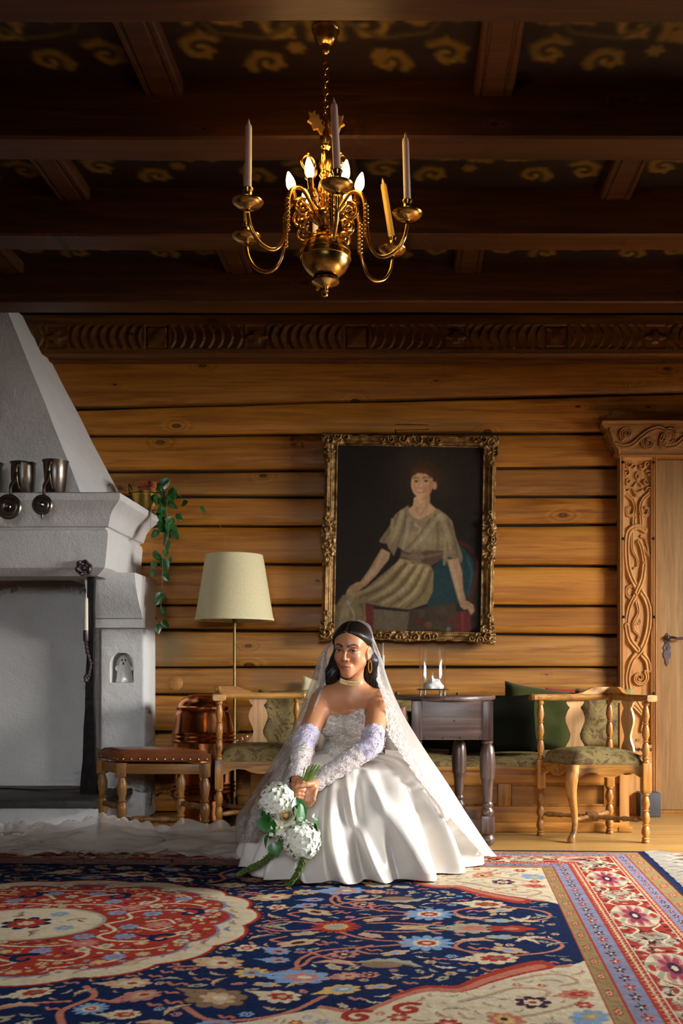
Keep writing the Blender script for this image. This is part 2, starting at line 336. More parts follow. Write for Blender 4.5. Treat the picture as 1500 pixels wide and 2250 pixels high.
# ---------------------------------------------------------------- drawing tools for carved relief and woven / painted colour
class Canvas:
    """a regular raster in real units: .c colours (ny,nx,3), .h relief height (ny,nx)"""
    def __init__(s, xs, ys, base=(0, 0, 0)):
        s.xs = np.asarray(xs, float); s.ys = np.asarray(ys, float); s.c = np.zeros((len(ys), len(xs), 3)); s.c[:] = base; s.h = np.zeros((len(ys), len(xs)))
    def win(s, x0, x1, y0, y1):
        i0, i1 = np.searchsorted(s.xs, (x0, x1)); j0, j1 = np.searchsorted(s.ys, (y0, y1))
        if i1 <= i0 or j1 <= j0: return None
        X, Y = np.meshgrid(s.xs[i0:i1], s.ys[j0:j1]); return (slice(j0, j1), slice(i0, i1)), X, Y
    def pmask(s, pts):
        p = np.asarray(pts, float); w = s.win(p[:, 0].min(), p[:, 0].max(), p[:, 1].min(), p[:, 1].max())
        if w is None: return None
        sl, X, Y = w; m = np.zeros(X.shape, bool); n = len(p)
        for i in range(n):
            (xa, ya), (xb, yb) = p[i], p[(i+1) % n]
            if ya == yb: continue
            m ^= ((ya > Y) != (yb > Y)) & (X < (xb-xa)*(Y-ya)/(yb-ya)+xa)
        return sl, X, Y, m
    def poly(s, pts, col):
        r = s.pmask(pts)
        if r is not None: s.c[r[0]][r[3]] = col
        return s
    def dist(s, pts, pad):
        p = np.asarray(pts, float); w = s.win(p[:, 0].min()-pad, p[:, 0].max()+pad, p[:, 1].min()-pad, p[:, 1].max()+pad)
        if w is None: return None
        sl, X, Y = w; d = np.full(X.shape, 1e9); tt = np.zeros(X.shape); n = len(p)-1
        for i in range(n):
            a = p[i]; b = p[i+1]; e = b-a; L = e @ e+1e-18; t = np.clip(((X-a[0])*e[0]+(Y-a[1])*e[1])/L, 0, 1)
            q = np.hypot(X-a[0]-t*e[0], Y-a[1]-t*e[1]); m = q < d; d[m] = q[m]; tt[m] = ((i+t)/n)[m]
        return sl, X, Y, d, tt
    def stroke(s, pts, w, col, w1=None, blend=None):
        w1 = w if w1 is None else w1; r = s.dist(pts, max(w, w1))
        if r is None: return s
        sl, X, Y, d, t = r; m = d < w+(w1-w)*t
        if blend is None: s.c[sl][m] = col
        else: s.c[sl][m] = s.c[sl][m]*(1-blend)+np.asarray(col)*blend
        return s
    def carve(s, pts, w, h, w1=None, mode='max', ridge=False):
        """rounded strand of half width w and height h"""
        w1 = w if w1 is None else w1; r = s.dist(pts, max(w, w1))
        if r is None: return s
        sl, X, Y, d, t = r; ww = w+(w1-w)*t; q = np.clip(1-(d/ww)**2, 0, 1)**.5*h
        if ridge: q = q*(1-.45*np.exp(-(d/(ww*.3))**2))
        if mode == 'max': s.h[sl] = np.maximum(s.h[sl], q)
        elif mode == 'over': m = d < ww; s.h[sl][m] = q[m]+.0001; 
        else: s.h[sl] -= q
        return s
    def ell(s, cx, cy, rx, ry, col, rot=0.):
        a = np.linspace(0, 2*pi, 28, endpoint=False); x = rx*np.cos(a); y = ry*np.sin(a)
        return s.poly(np.stack([cx+x*cos(rot)-y*sin(rot), cy+x*sin(rot)+y*cos(rot)], 1), col)
    def star(s, cx, cy, r, n, col, inner=.6, rot=0., sx=1., sy=1.):
        k = 10*n; a = np.linspace(0, 2*pi, k, endpoint=False); rr = r*(inner+(1-inner)*np.abs(np.cos(a*n/2))**.7); x = rr*np.cos(a)*sx; y = rr*np.sin(a)*sy
        return s.poly(np.stack([cx+x*cos(rot)-y*sin(rot), cy+x*sin(rot)+y*cos(rot)], 1), col)
    def blur(s, n=1):
        for _ in range(n):
            a = s.c; b = np.concatenate([a[:1], a, a[-1:]], 0); a = (b[:-2]+2*b[1:-1]+b[2:])/4; b = np.concatenate([a[:, :1], a, a[:, -1:]], 1); s.c = (b[:, :-2]+2*b[:, 1:-1]+b[:, 2:])/4
        return s
def spiral(cx, cy, r0, r1, a0, turns, n=40):
    t = np.linspace(0, 1, n); a = a0+turns*2*pi*t; r = r0+(r1-r0)*t**.8; return np.stack([cx+r*np.cos(a), cy+r*np.sin(a)], 1)
def vnoise(X, Y, s, seed=0, oct=3):
    """smooth value noise on arrays"""
    r = np.random.default_rng(seed); tab = r.random((64, 64)); out = np.zeros(np.shape(X)); amp = 1; tot = 0
    for k in range(oct):
        x = np.asarray(X)*s*2**k+17.3*k; y = np.asarray(Y)*s*2**k+5.1*k; xi = np.floor(x).astype(int); yi = np.floor(y).astype(int); fx = x-xi; fy = y-yi; fx = fx*fx*(3-2*fx); fy = fy*fy*(3-2*fy)
        g = lambda i, j: tab[(xi+i) % 64, (yi+j) % 64]
        out += amp*((g(0, 0)*(1-fx)+g(1, 0)*fx)*(1-fy)+(g(0, 1)*(1-fx)+g(1, 1)*fx)*fy); tot += amp; amp *= .5
    return out/tot
def relief(name, cv, mask, depth, mat, parent=None, colors=False, M=None, smooth=True, ang=None):
    """raster (x,z) -> solid facing -y: front at y=-h, sides and back at y=depth"""
    ny, nx = cv.h.shape; X, Z = np.meshgrid(cv.xs, cv.ys); v = np.stack([X, -cv.h, Z], -1).reshape(-1, 3)
    cm = np.ones((ny-1, nx-1), bool) if mask is None else (mask[:-1, :-1] & mask[1:, :-1] & mask[:-1, 1:] & mask[1:, 1:])
    j, i = np.nonzero(cm); f = np.stack([j*nx+i, j*nx+i+1, (j+1)*nx+i+1, (j+1)*nx+i], 1)
    pad = np.zeros((ny+1, nx+1), bool); pad[1:-1, 1:-1] = cm
    sides = []
    for dj, di, e in ((-1, 0, ((0, 0), (0, 1))), (1, 0, ((1, 1), (1, 0))), (0, -1, ((1, 0), (0, 0))), (0, 1, ((0, 1), (1, 1)))):
        nb = pad[1+dj:ny+dj, 1+di:nx+di]; jj, ii = np.nonzero(cm & ~nb)
        sides.append(np.stack([(jj+e[0][0])*nx+ii+e[0][1], (jj+e[1][0])*nx+ii+e[1][1]], 1))
    sides = np.concatenate(sides); used = np.unique(np.concatenate([f.ravel()])); new = -np.ones(ny*nx, int); new[used] = np.arange(len(used))
    vt = v[used]; bot = np.unique(sides); nb_ = -np.ones(ny*nx, int); nb_[bot] = len(used)+np.arange(len(bot)); vb = v[bot].copy(); vb[:, 1] = depth
    vv = np.concatenate([vt, vb]); sf = np.stack([new[sides[:, 1]], new[sides[:, 0]], nb_[sides[:, 0]], nb_[sides[:, 1]]], 1)
    c = None
    if colors: cc = cv.c.reshape(-1, 3); c = np.concatenate([cc[used], cc[bot]])
    if M is not None: vv = vv @ np.array(M.to_3x3()).T + np.array(M.translation)
    me = npmesh(name, vv, [new[f], sf], smooth, ang, c); return link(name, me, mat, parent)

# ---------------------------------------------------------------- floor, ceiling, outer walls
CEIL = HC+2.16; BEAM = HC+1.95
o = MB().box(ROOM_X0-.2, ROOM_X1+.2, ROOM_Y0-.2, WALL_Y+.3, -.12, 0).build('floor', M_floor); tag(o, 'pale yellow wooden floor seen behind the rug', kind='structure')
ceil = MB().box(ROOM_X0-.2, ROOM_X1+.2, ROOM_Y0-.2, WALL_Y+.3, CEIL+.02, CEIL+.12).build('ceiling', M_panel_back); tag(ceil, 'dark coffered wooden ceiling with painted panels', kind='structure')
def beam_mesh(name, L, w, h, grooves, seed):
    """a squared, slightly uneven timber running along x, origin at bottom centre"""
    n = 40; r = np.random.default_rng(seed); pr = [(-w/2, h), (-w/2, .008), (-w/2+.008, 0)]
    if grooves: pr += [(-w/2+.022, 0), (-w/2+.026, .006), (-w/2+.032, .006), (-w/2+.036, 0), (w/2-.036, 0), (w/2-.032, .006), (w/2-.026, .006), (w/2-.022, 0)]
    pr += [(w/2-.008, 0), (w/2, .008), (w/2, h)]
    xs = np.linspace(-L/2, L/2, n); P = np.zeros((n, len(pr), 3)); 
    for k, (y, z) in enumerate(pr): P[:, k, 0] = xs; P[:, k, 1] = y+np.sign(y)*.002*np.sin(xs*5+k+seed); P[:, k, 2] = z+.002*np.sin(xs*3.1+seed)
    mb = MB(); mb.grid(P); return mb.mesh(name, 30)
YB = [4265/1177., 4265/960., 4265/816.]; BW = .162; SP = .8015
bm_ = [beam_mesh('ceiling_beam', ROOM_X1-ROOM_X0, BW, CEIL-BEAM+.02, False, k) for k in range(2)]
beam_ys = [YB[0]+BW/2+SP*(k-1) for k in range(-5, 4)]
for k, y in enumerate(beam_ys):
    if y < ROOM_Y0+.2: continue
    ob = link('ceiling_beam', bm_[k % 2], M_beam, ceil, ((ROOM_X0+ROOM_X1)/2, y, BEAM))
crm = beam_mesh('cross_beam', SP-BW, .142, CEIL-HC-2.104+.02, True, 5)
GOLD = lin((112, 84, 28)); 
def panel(seed):
    """painted coffer panel: acanthus scrolls on dark red brown, origin at panel centre, face down"""
    w, d = 1.2-.142, SP-BW; cv = Canvas(np.linspace(-w/2, w/2, 190), np.linspace(-d/2, d/2, 110)); X, Y = np.meshgrid(cv.xs, cv.ys)
    n = vnoise(X+seed, Y, 3, seed); cv.c[:] = np.array(lin((34, 16, 7)))[None, None]*(.7+.6*n[..., None])
    r = random.Random(seed); g1 = np.array(GOLD); g2 = np.array(lin((70, 56, 20))); g3 = np.array(lin((136, 108, 44)))
    for sx in (-1, 1):
        for (cx, cy, rr, a0, tu) in ((.14, .02, .11, 2.6, 1.3), (.33, -.06, .13, 0.4, -1.35), (.42, .15, .075, 3.9, 1.2), (.22, .2, .07, .6, -1.2), (.1, -.19, .07, 2.2, 1.15), (.36, -.23, .06, 1., 1.1)):
            cx += r.uniform(-.02, .02); cy += r.uniform(-.02, .02); sp = spiral(cx, cy, rr, .012, a0, tu); sp[:, 0] *= sx
            cv.stroke(sp, .024, g2, .012); sp2 = sp.copy(); sp2[:, 1] += .006; cv.stroke(sp2, .012, g1, .008); cv.stroke(sp2[14:], .005, g3, .006)
            for k in range(3, 30, 6):
                dv = sp[k]-np.array((cx*sx, cy)); e = sp[k]+dv*.45+np.array((-dv[1], dv[0]))*.25*sx; cv.stroke(np.array([sp[k], (sp[k]+e)/2+.01, e]), .017, g1 if k % 4 else g2, .004)
        cv.stroke(np.array([(.02*sx, -.05), (.2*sx, .08), (.36*sx, .05), (.46*sx, -.12)]), .012, g2, .006)
    for k in range(5): cv.star(r.uniform(-.45, .45), r.uniform(-.22, .22), .035, 6, g1, .5)
    cv.blur(2); Z = np.zeros_like(X); v = np.stack([X, Y, Z], -1).reshape(-1, 3); return npmesh('ceiling_panel', v, gridfaces(len(cv.ys), len(cv.xs)), True, None, cv.c.reshape(-1, 3))
M_panel = vcol('panel_paint', .55, .35)
pms = [panel(3), panel(11)]
for k, y in enumerate(beam_ys[:-1]):
    yc = y+SP/2; off = (.31 if (k % 2 == 1) else .915); 
    if yc < .3: continue
    for n in range(-4, 3):
        x = off+1.2*n
        if ROOM_X0 < x < ROOM_X1: link('cross_beam', crm, M_beamy, ceil, (x, yc, HC+2.104), pi/2)
        if ROOM_X0 < x+.6 < ROOM_X1: link('ceiling_panel', pms[(n+k) % 2], M_panel, ceil, (x+.6, yc, CEIL))
def wall(name, boxes, mat, label):
    mb = MB(); [mb.box(*b) for b in boxes]; o = mb.build(name, mat); tag(o, label, kind='structure'); return o
x0, x1 = ROOM_X1, ROOM_X1+.2; y0, y1, z0, z1 = WIN['y0'], WIN['y1'], WIN['z0'], WIN['z1']
wall('wall_right', [(x0, x1, ROOM_Y0-.2, y0, 0, CEIL+.02), (x0, x1, y1, WALL_Y+.2, 0, CEIL+.02), (x0, x1, y0, y1, 0, z0), (x0, x1, y0, y1, z1, CEIL+.02)], M_wallp, 'wooden side wall with the window that lights the room')
wall('wall_left', [(ROOM_X0-.2, ROOM_X0, ROOM_Y0-.2, WALL_Y+.2, 0, CEIL+.02)], M_wallp, 'wooden side wall beyond the fireplace')
rx0, rx1, rz0, rz1 = -1.1, .9, 1.3, 2.35  # unseen opening added in the rear wall for the fill light
wall('wall_rear', [(ROOM_X0, rx0, ROOM_Y0-.2, ROOM_Y0, 0, CEIL+.02), (rx1, ROOM_X1, ROOM_Y0-.2, ROOM_Y0, 0, CEIL+.02), (rx0, rx1, ROOM_Y0-.2, ROOM_Y0, 0, rz0), (rx0, rx1, ROOM_Y0-.2, ROOM_Y0, rz1, CEIL+.02)], M_wallp, 'wooden wall behind the viewer')
wf = MB()
for y in np.linspace(y0, y1, 4): wf.box(x0+.08, x0+.13, y-.025, y+.025, z0, z1, .004)
for z in (z0+.02, (z0+z1)/2, z1-.02): wf.box(x0+.08, x0+.13, y0, y1, z-.02, z+.02, .004)
o = wf.build('window_1', M_ceram); tag(o, 'white mullioned side window', kind='structure')

# ---------------------------------------------------------------- back log wall
def zw(py, Y=WALL_Y): return HC+(PY-py)*Y/F
wb = MB().box(ROOM_X0, ROOM_X1, WALL_Y+.045, WALL_Y+.2, 0, CEIL+.02).build('wall_back', M_dark); tag(wb, 'wall of broad honey coloured pine planks behind the bride', kind='structure')
SEAM = [(786, 786), (896, 866), (957, 950), (1037, 1026), (1091, 1091), (1157, 1153), (1239, 1243), (1330, 1331), (1382, 1396), (1467, 1466), (1526, 1532), (1609, 1610), (1690, 1690), (1785.1, 1785.1)]
JX0, JX1 = (1360-PX)*6.03/F, (1440-PX)*6.03/F       # door jamb
DX1 = JX1+.93
def log(seamT, seamB, xa, xb, seed, mat):
    n = max(3, int((xb-xa)/.09)); xs = np.linspace(xa, xb, n); ax, bx = (200-PX)*WALL_Y/F, (1350-PX)*WALL_Y/F; t = (xs-ax)/(bx-ax)
    zt = zw(seamT[0]+(seamT[1]-seamT[0])*t)-.006; zb = zw(seamB[0]+(seamB[1]-seamB[0])*t)+.006
    r = np.random.default_rng(seed); ph = r.random(4)*6
    zt = zt+.0025*np.sin(xs*2.3+ph[0])+.0015*np.sin(xs*7+ph[1]); zb = np.maximum(zb+.0025*np.sin(xs*2.1+ph[2]), .002)
    prof = [(0, .05), (0, .03), (.018, .012), (.06, .004), (.2, 0), (.5, -.004), (.8, -.002), (.93, .002), (.98, .01), (1, .028), (1, .05)]
    P = np.zeros((n, len(prof), 3))
    for k, (a, d) in enumerate(prof): P[:, k, 0] = xs; P[:, k, 1] = WALL_Y+d+.003*np.sin(xs*1.7+ph[3]); P[:, k, 2] = zt+(zb-zt)*a
    mb = MB(); mb.grid(P)
    for e in (0, n-1): mb.f.setdefault(len(prof), []).append(np.array([e*len(prof)+np.arange(len(prof))]))
    return mb.build('log_plank', mat, wb, 35)
for k in range(len(SEAM)-1):
    top = zw(SEAM[k][1]); low = top < 2.25
    log(SEAM[k], SEAM[k+1], ROOM_X0, JX0+.02 if low else ROOM_X1, k, M_logb if k in (3, 8, 9) else M_log)
    if low: log((SEAM[k][1],)*2, (SEAM[k+1][1],)*2, DX1+.2, ROOM_X1, k+40, M_log)
plug = MB().lathe([(0, 0), (.038, 0), (.043, .004), (.043, .012)], seg=28, M=Matrix.Translation(W(386, 1501, WALL_Y-.006)) @ Matrix.Rotation(-pi/2, 4, 'X')).build('wooden_plug', M_logb, wb)
# carved frieze
fz0, fz1 = zw(780, 6.0), 3.01
xs = np.arange(-2.5, 2.0, .0055); cv = Canvas(xs, np.arange(fz0, fz1, .0055)); X, Z = np.meshgrid(cv.xs, cv.ys)
cz = HC+(PY-742)*6/F; hh = .07; u0 = (1220-PX)*6/F; per = 1.2
u = ((X-u0+per/2) % per)-per/2                      # 0 at the small square panel
cv.h[:] = .012
inb = np.abs(Z-cz) < hh; box_ = np.abs(u) < .07; arcs = (np.abs(u) > .085)
cv.h[inb & box_] = .0; 
sq = inb & (np.abs(u) < .058) & (np.abs(Z-cz) < hh-.012); cv.h[sq] = (.010+.006*np.cos((u/.058)*pi)*np.cos((Z-cz)/hh*pi))[sq]
w = np.where(u > 0, u-.085, per-.085+u)             # 0..1.03 along one run of scales
L = per-.17; mid = L/2; side = np.where(w < mid, w, L-w); q = side/.057; k = np.floor(q); fr = (q-k)
zz = (Z-cz)/hh; arc = (fr-.55*(1-zz**2)*1.0) % 1.0
sc = inb & arcs & (side < .46); cv.h[sc] = (.002+.014*np.clip(arc*1.15, 0, 1)**1.5)[sc]
ov = inb & arcs & (np.abs(w-mid) < .06); cv.h[ov] = .003; e = ((w-mid)/.062)**2+(zz/.22)**2 < 1; cv.h[inb & e] = .016; e2 = (np.abs(w-mid) < .018) & (np.abs(zz) < .5); cv.h[inb & e2] = .017
fr_ = relief('trim_1', cv, None, .12, M_frieze, None, False, Matrix.Translation((0, 5.995, 0))); tag(fr_, 'carved frieze board with fish scale pattern under the ceiling', kind='structure')
o = MB().box(ROOM_X0, ROOM_X1, WALL_Y-.035, WALL_Y+.05, zw(799), zw(788), .006).build('trim_2', M_frieze); tag(o, 'thin dark moulding below the carved frieze', kind='structure')

# ---------------------------------------------------------------- door, carved frame
dr = MB().box(JX1+.012, DX1, WALL_Y-.03, WALL_Y+.02, .02, HC+(PY-1013)*WALL_Y/F, .003).build('door_1', M_door); tag(dr, 'plain oak plank door in a carved frame', kind='structure')
MB().box(JX1, DX1, WALL_Y-.05, WALL_Y+.05, 0, .018, .003).build('trim_3', M_benchz); tag(bpy.data.objects['trim_3'], 'pale wooden door threshold', kind='structure')
def C4(x, y, Y=6.03): p = W(1290+x/3.409, 900+y/3.409, Y); return (p[0], p[2])
CS = 1/3.409*6.03/F
jz1 = C4(0, 345)[1]; xs = np.arange(JX0, JX1+.001, .0022); zs = np.arange(0.0, jz1, .0026); cv = Canvas(xs, zs); X, Z = np.meshgrid(cv.xs, cv.ys)
pa, pb = C4(272, 0)[0], C4(472, 0)[0]; pt, pbm = C4(0, 380)[1], .42
inner = (X > pa) & (X < pb) & (Z < pt) & (Z > pbm)
cv.h[:] = .016; cv.h[np.abs(X-C4(250, 0)[0]) < .0022] = .010; cv.h[np.abs(X-C4(484, 0)[0]) < .003] = .010; cv.h[np.abs(X-C4(500, 0)[0]) < .003] = .009
cv.h[inner] = .001+.0015*vnoise(X, Z*.2, 70, 4)[inner]
def S(pts, w, h=.016, w1=None, mode='max', ridge=True): cv.carve(bez([C4(*p) for p in pts], 8), w*CS, h, None if w1 is None else w1*CS, mode, ridge)
def SP_(cx, cy, r0, r1, a0, tu, w, h=.016, w1=None): p = spiral(cx, cy, r0, r1, a0, tu, 36); cv.carve(np.array([C4(*q) for q in p]), w*CS, h, None if w1 is None else w1*CS, 'max', True)
S([(455, 1950), (440, 1880), (370, 1800), (310, 1720), (288, 1620), (310, 1480), (365, 1370), (405, 1270), (420, 1160), (400, 1040), (380, 990)], 27, .017, 18)
S([(310, 2130), (296, 2000), (330, 1880), (400, 1790), (448, 1650), (455, 1500), (420, 1400), (350, 1310), (300, 1180), (290, 1000), (310, 910), (370, 880), (425, 905)], 27, .017, 26, 'over')
S([(370, 1800), (310, 1720), (288, 1620)], 27, .018, 27, 'over'); S([(365, 1370), (405, 1270), (420, 1160)], 24, .018, 22, 'over')
SP_(388, 2010, 62, 10, -.8, 1.5, 19, .016, 10); S([(365, 1440), (378, 1520), (345, 1590), (345, 1650), (380, 1690), (370, 1730)], 15, .013, 9); SP_(380, 1590, 26, 6, 2.5, 1.1, 10, .012)
S([(350, 1310), (300, 1335), (292, 1380), (325, 1420)], 16, .013); S([(330, 925), (333, 1050), (368, 1120), (372, 1175), (345, 1190)], 14, .013, 9); S([(400, 950), (430, 970), (450, 1040), (462, 1120)], 12, .012, 8); S([(420, 1030), (445, 1080), (465, 1090)], 10, .012)
for sx in (-1, 1):
    m = lambda p: [(372+sx*(x-372)*(1 if sx > 0 else 1), y) for x, y in p]
    S(m([(460, 630), (410, 680), (392, 740), (405, 790), (445, 790), (455, 750), (430, 735)]), 20, .015, 12); S(m([(395, 800), (400, 850), (392, 880)]), 18, .012)
    for (x, y, r, a) in ((400, 430, 24, 0), (445, 410, 26, 2), (455, 480, 24, 4), (435, 540, 26, 1), (458, 600, 22, 3)): p = spiral(x, y, r, 5, a, .9*sx, 22); p[:, 0] = 372+sx*(p[:, 0]-372); cv.carve(np.array([C4(*q) for q in p]), 9*CS, .014, 5*CS, 'max')
for k in range(-3, 4): S([(372+k*4, 650), (372+k*12, 600-6*abs(k)+20)], 6, .013, 7, ridge=False)
S([(372, 470), (360, 500), (372, 525), (384, 500), (372, 470)], 7, .012); S([(345, 575), (372, 545), (402, 575)], 7, .013)
# lower interlace continues behind the chair
for k in range(2): S([(310, 2130), (330+40*k, 2200), (420, 2300), (440-30*k, 2400)], 22, .015)
cv.h *= 1.55; jm = relief('trim_4', cv, None, .07, M_carve, None, False, Matrix.Translation((0, 6.03, 0))); tag(jm, 'carved door post with interlaced dragon vine relief', kind='structure')
for (x, y) in ((262, 970), (487, 970), (265, 1555), (497, 1555), (260, 400), (487, 400), (490, 2125)):
    p = C4(x, y); MB().lathe([(0, .010), (.006, .009), (.009, .004), (.010, -.004)], seg=12, M=Matrix.Translation((p[0], 6.008, p[1])) @ Matrix.Rotation(pi/2, 4, 'X')).build('iron_peg', M_iron, jm)
for txt, (x, y) in (('XI', (1393, 1622)), ('ANNO RI', (1387, 1642)), ('ET XVI', (1387, 1657))):
    cu = bpy.data.curves.new('carved_letters', 'FONT'); cu.body = txt; cu.size = .029; cu.extrude = .002; to = bpy.data.objects.new('carved_letters', cu); COL.objects.link(to); to.parent = jm
    p = W(x, y+6, 6.012); to.location = (p[0], 6.0035, p[2]-.006); to.rotation_euler = (pi/2, 0, 0); cu.materials.append(M_dark)
MB().box(C4(300, 0)[0]+.045, JX1-.005, 5.885, 5.995, .002, HC+(PY-1740)*5.95/F, .003).build('grey_box', M_grey); tag(bpy.data.objects['grey_box'], 'small dark grey box standing at the foot of the carved door post', 'box')
lx0, lx1, lz0, lz1 = C4(105, 0, 5.98)[0], 2.95, C4(0, 350, 5.98)[1], C4(0, 88, 5.98)[1]
cv = Canvas(np.arange(lx0, lx1, .003), np.arange(lz0, lz1, .003)); X, Z = np.meshgrid(cv.xs, cv.ys)
edge = [(105, 88), (105, 120), (135, 150), (150, 200), (165, 250), (200, 300), (205, 335), (240, 352)]
ep = np.array([C4(*p, 5.98) for p in edge])[::-1]; lim = np.interp(Z[:, 0], ep[:, 1], ep[:, 0]); lim2 = (lx0+lx1)-lim; mask = (X >= lim[:, None]) & (X <= lim2[:, None])
cv.h[:] = .006+.001*vnoise(X*.2, Z, 60, 8); cv.h[Z > lz1-.012] = .024; cv.h[Z < lz0+.008] = .016
ogee = [C4(x+28, y, 5.98) for x, y in edge[2:]]; cv.carve(bez(ogee, 6), 14*CS, .016)
def S5(pts, w, h=.02, w1=None): cv.carve(bez([C4(*p, 5.98) for p in pts], 8), w*CS, h, None if w1 is None else w1*CS, 'max', True)
for b in range(5):
    dx = b*330
    S5([(215+dx, 265), (262+dx, 280), (330+dx, 265), (400+dx, 205), (470+dx, 158), (545+dx, 145), (600+dx, 200), (560+dx, 280)], 24, .02, 22)
    for (x, y, r, a, tu) in ((288, 185, 50, 2.2, 1.3), (452, 250, 52, 3.6, -1.3), (605, 225, 60, 3.0, 1.5)):
        p = spiral(x+dx, y, r, 9, a, tu, 36); cv.carve(np.array([C4(*q, 5.98) for q in p]), 19*CS, .02, 12*CS, 'max', True)
cv.h *= 1.4; lt = relief('trim_5', cv, mask, .10, M_carvex, None, False, Matrix.Translation((0, 5.98, 0))); tag(lt, 'carved scrolling lintel board above the door', kind='structure')
o = MB().box(DX1, DX1+.22, 6.01, WALL_Y+.03, 0, jz1, .004).build('trim_6', M_carve); tag(o, 'second door post beyond the door', kind='structure')
# door furniture
hp = W(1468, 1420, 6.03); pl = [(0, .072), (.012, .05), (.022, .046), (.016, .03), (.008, .022), (.012, .008), (.02, -.006), (.014, -.02), (.02, -.036), (.018, -.056), (.008, -.07), (.01, -.085), (0, -.105), (-.01, -.085), (-.008, -.07), (-.018, -.056), (-.02, -.036), (-.014, -.02), (-.02, -.006), (-.012, .008), (-.008, .022), (-.016, .03), (-.022, .046), (-.012, .05)]
h_ = MB(); h_.prism([(x*1.15, z*1.15) for x, z in pl], .006, Matrix.Translation((hp[0], WALL_Y-.038, hp[2]))); h_.sph((hp[0], WALL_Y-.05, hp[2]+.055), .014)
h_.tube(bez([(hp[0], WALL_Y-.05, hp[2]+.055), (hp[0]+.03, WALL_Y-.075, hp[2]+.052), (hp[0]+.06, WALL_Y-.08, hp[2]+.046), (hp[0]+.11, WALL_Y-.08, hp[2]+.052)], 6), [.008]*18+[.006], 8)
h_.box(hp[0]-.003, hp[0]+.003, WALL_Y-.041, WALL_Y-.037, hp[2]-.02, hp[2]+.0)
h_.build('door_handle', M_irongrey, dr)
# ---------------------------------------------------------------- plastered fireplace
fp = empty('fireplace', (-2.4, 5.6, 0), label='big whitewashed plaster fireplace with tapering hood and moulded mantel', cat='fireplace')
FPI = Matrix.Translation((2.4, -5.6, 0))
def fpart(mb, name, mat, ang=40, parent=None):
    o = mb.build(name, mat, fp, ang); o.matrix_parent_inverse = FPI; return o
XS, YF, XL = -1.523, 5.28, -3.78
prof = [(.26, 1.816), (.02, 1.816), (.002, 1.808), (0, 1.79), (.006, 1.772), (.024, 1.755), (.046, 1.738), (.064, 1.718), (.074, 1.70), (.078, 1.692), (.084, 1.668), (.094, 1.645), (.110, 1.640), (.118, 1.632), (.104, 1.624), (.098, 1.60), (.106, 1.52), (.113, 1.44), (.120, 1.424), (.150, 1.402), (.183, 1.384), (.40, 1.38)]
side = np.linspace(WALL_Y, YF, 22); front = np.linspace(XS, XL, 44)
P = np.zeros((len(side)+len(front), len(prof), 3))
for k, (d, z) in enumerate(prof):
    a = np.stack([np.full(len(side), XS-d), np.maximum(side, YF+d), np.full(len(side), z)], 1); ys = np.linspace(WALL_Y, YF+d, len(side)); a[:, 1] = ys
    b = np.stack([np.linspace(XS-d, XL, len(front)), np.full(len(front), YF+d), np.full(len(front), z)], 1)
    P[:, k] = np.concatenate([a, b])
n1 = vnoise(P[..., 0]+P[..., 1], P[..., 2], 9, 5)-.5; P[..., 0] += n1*.010; P[..., 1] += n1*.010; P[..., 2] += (vnoise(P[..., 0]+P[..., 1], P[..., 2], 4, 9)-.5)*.008*(P[..., 2] < 1.8)
fpart(MB().grid(P), 'mantel', M_plaster, 24)
zz = np.linspace(1.80, 3.0, 22); t = (zz-1.8)/1.2; rows = []
for a, z in zip(t, zz):
    cw = np.array((-1.686-.624*a, WALL_Y, z)); cf = np.array((-1.80-.53*a, 5.55+.18*a, z)); cl = np.array((XL, 5.55+.18*a, z))
    s1 = cw+(cf-cw)*np.linspace(0, 1, 14)[:, None]; s2 = cf+(cl-cf)*np.linspace(0, 1, 26)[1:, None]; rows.append(np.concatenate([s1, s2]))
P = np.array(rows); n1 = vnoise(P[..., 0]+P[..., 1], P[..., 2], 5, 2)-.5; P[..., 1] += n1*.012; P[..., 0] += n1*.006
fpart(MB().grid(P), 'hood', M_plaster, 30)
# back wall of the hearth and the pilaster with its arched niche
fpart(MB().box(XL, -1.80, 6.04, WALL_Y+.03, 0, 1.5, .004), 'back_wall', M_plaster)
px0, px1, pf = -1.816, -1.546, 5.857
cv = Canvas(np.arange(px0, px1+.001, .0045), np.arange(0, 1.13, .0045)); X, Z = np.meshgrid(cv.xs, cv.ys)
nx0, nx1, nz0, nz1 = -1.749, -1.616, .797, .972; ncx = (nx0+nx1)/2; nr = (nx1-nx0)/2
hole = (X > nx0) & (X < nx1) & (Z > nz0) & ((Z < nz1-nr) | ((X-ncx)**2+(Z-(nz1-nr))**2 < nr**2))
hd = np.minimum(np.minimum(np.abs(X-nx0), np.abs(X-nx1)), 9); cv.h[:] = .006*vnoise(X, Z, 12, 3); eb = np.minimum(X-px0, px1-X); cv.h -= .012*np.clip(1-eb/.016, 0, 1)**2
pil = relief('pilaster', cv, ~hole, .235, M_plaster, fp, False, Matrix.Translation((0, pf, 0)), ang=50); pil.matrix_parent_inverse = FPI
fpart(MB().box(nx0-.02, nx1+.02, pf+.13, pf+.16, nz0-.02, nz1+.02), 'niche_back', M_plaster)
cp = [(5.62, 1.42), (5.63, 1.38), (5.645, 1.34), (5.67, 1.30), (5.70, 1.262), (5.735, 1.225), (5.765, 1.195), (5.778, 1.172), (5.80, 1.168), (5.806, 1.125), (5.80, 1.118), (5.857, 1.112)]
P = np.zeros((8, len(cp), 3))
for k, (y, z) in enumerate(cp):
    P[:, k, 0] = np.linspace(px0-.012, px1+.004, 8); P[:, k, 1] = y; P[:, k, 2] = z
mb = MB().grid(P)
for e in (0, 7):
    q = P[e]; lo = q.copy(); lo[:, 1] = 6.09; mb.grid(np.stack([q, lo], 1))
fpart(mb, 'corbel', M_plaster, 35)
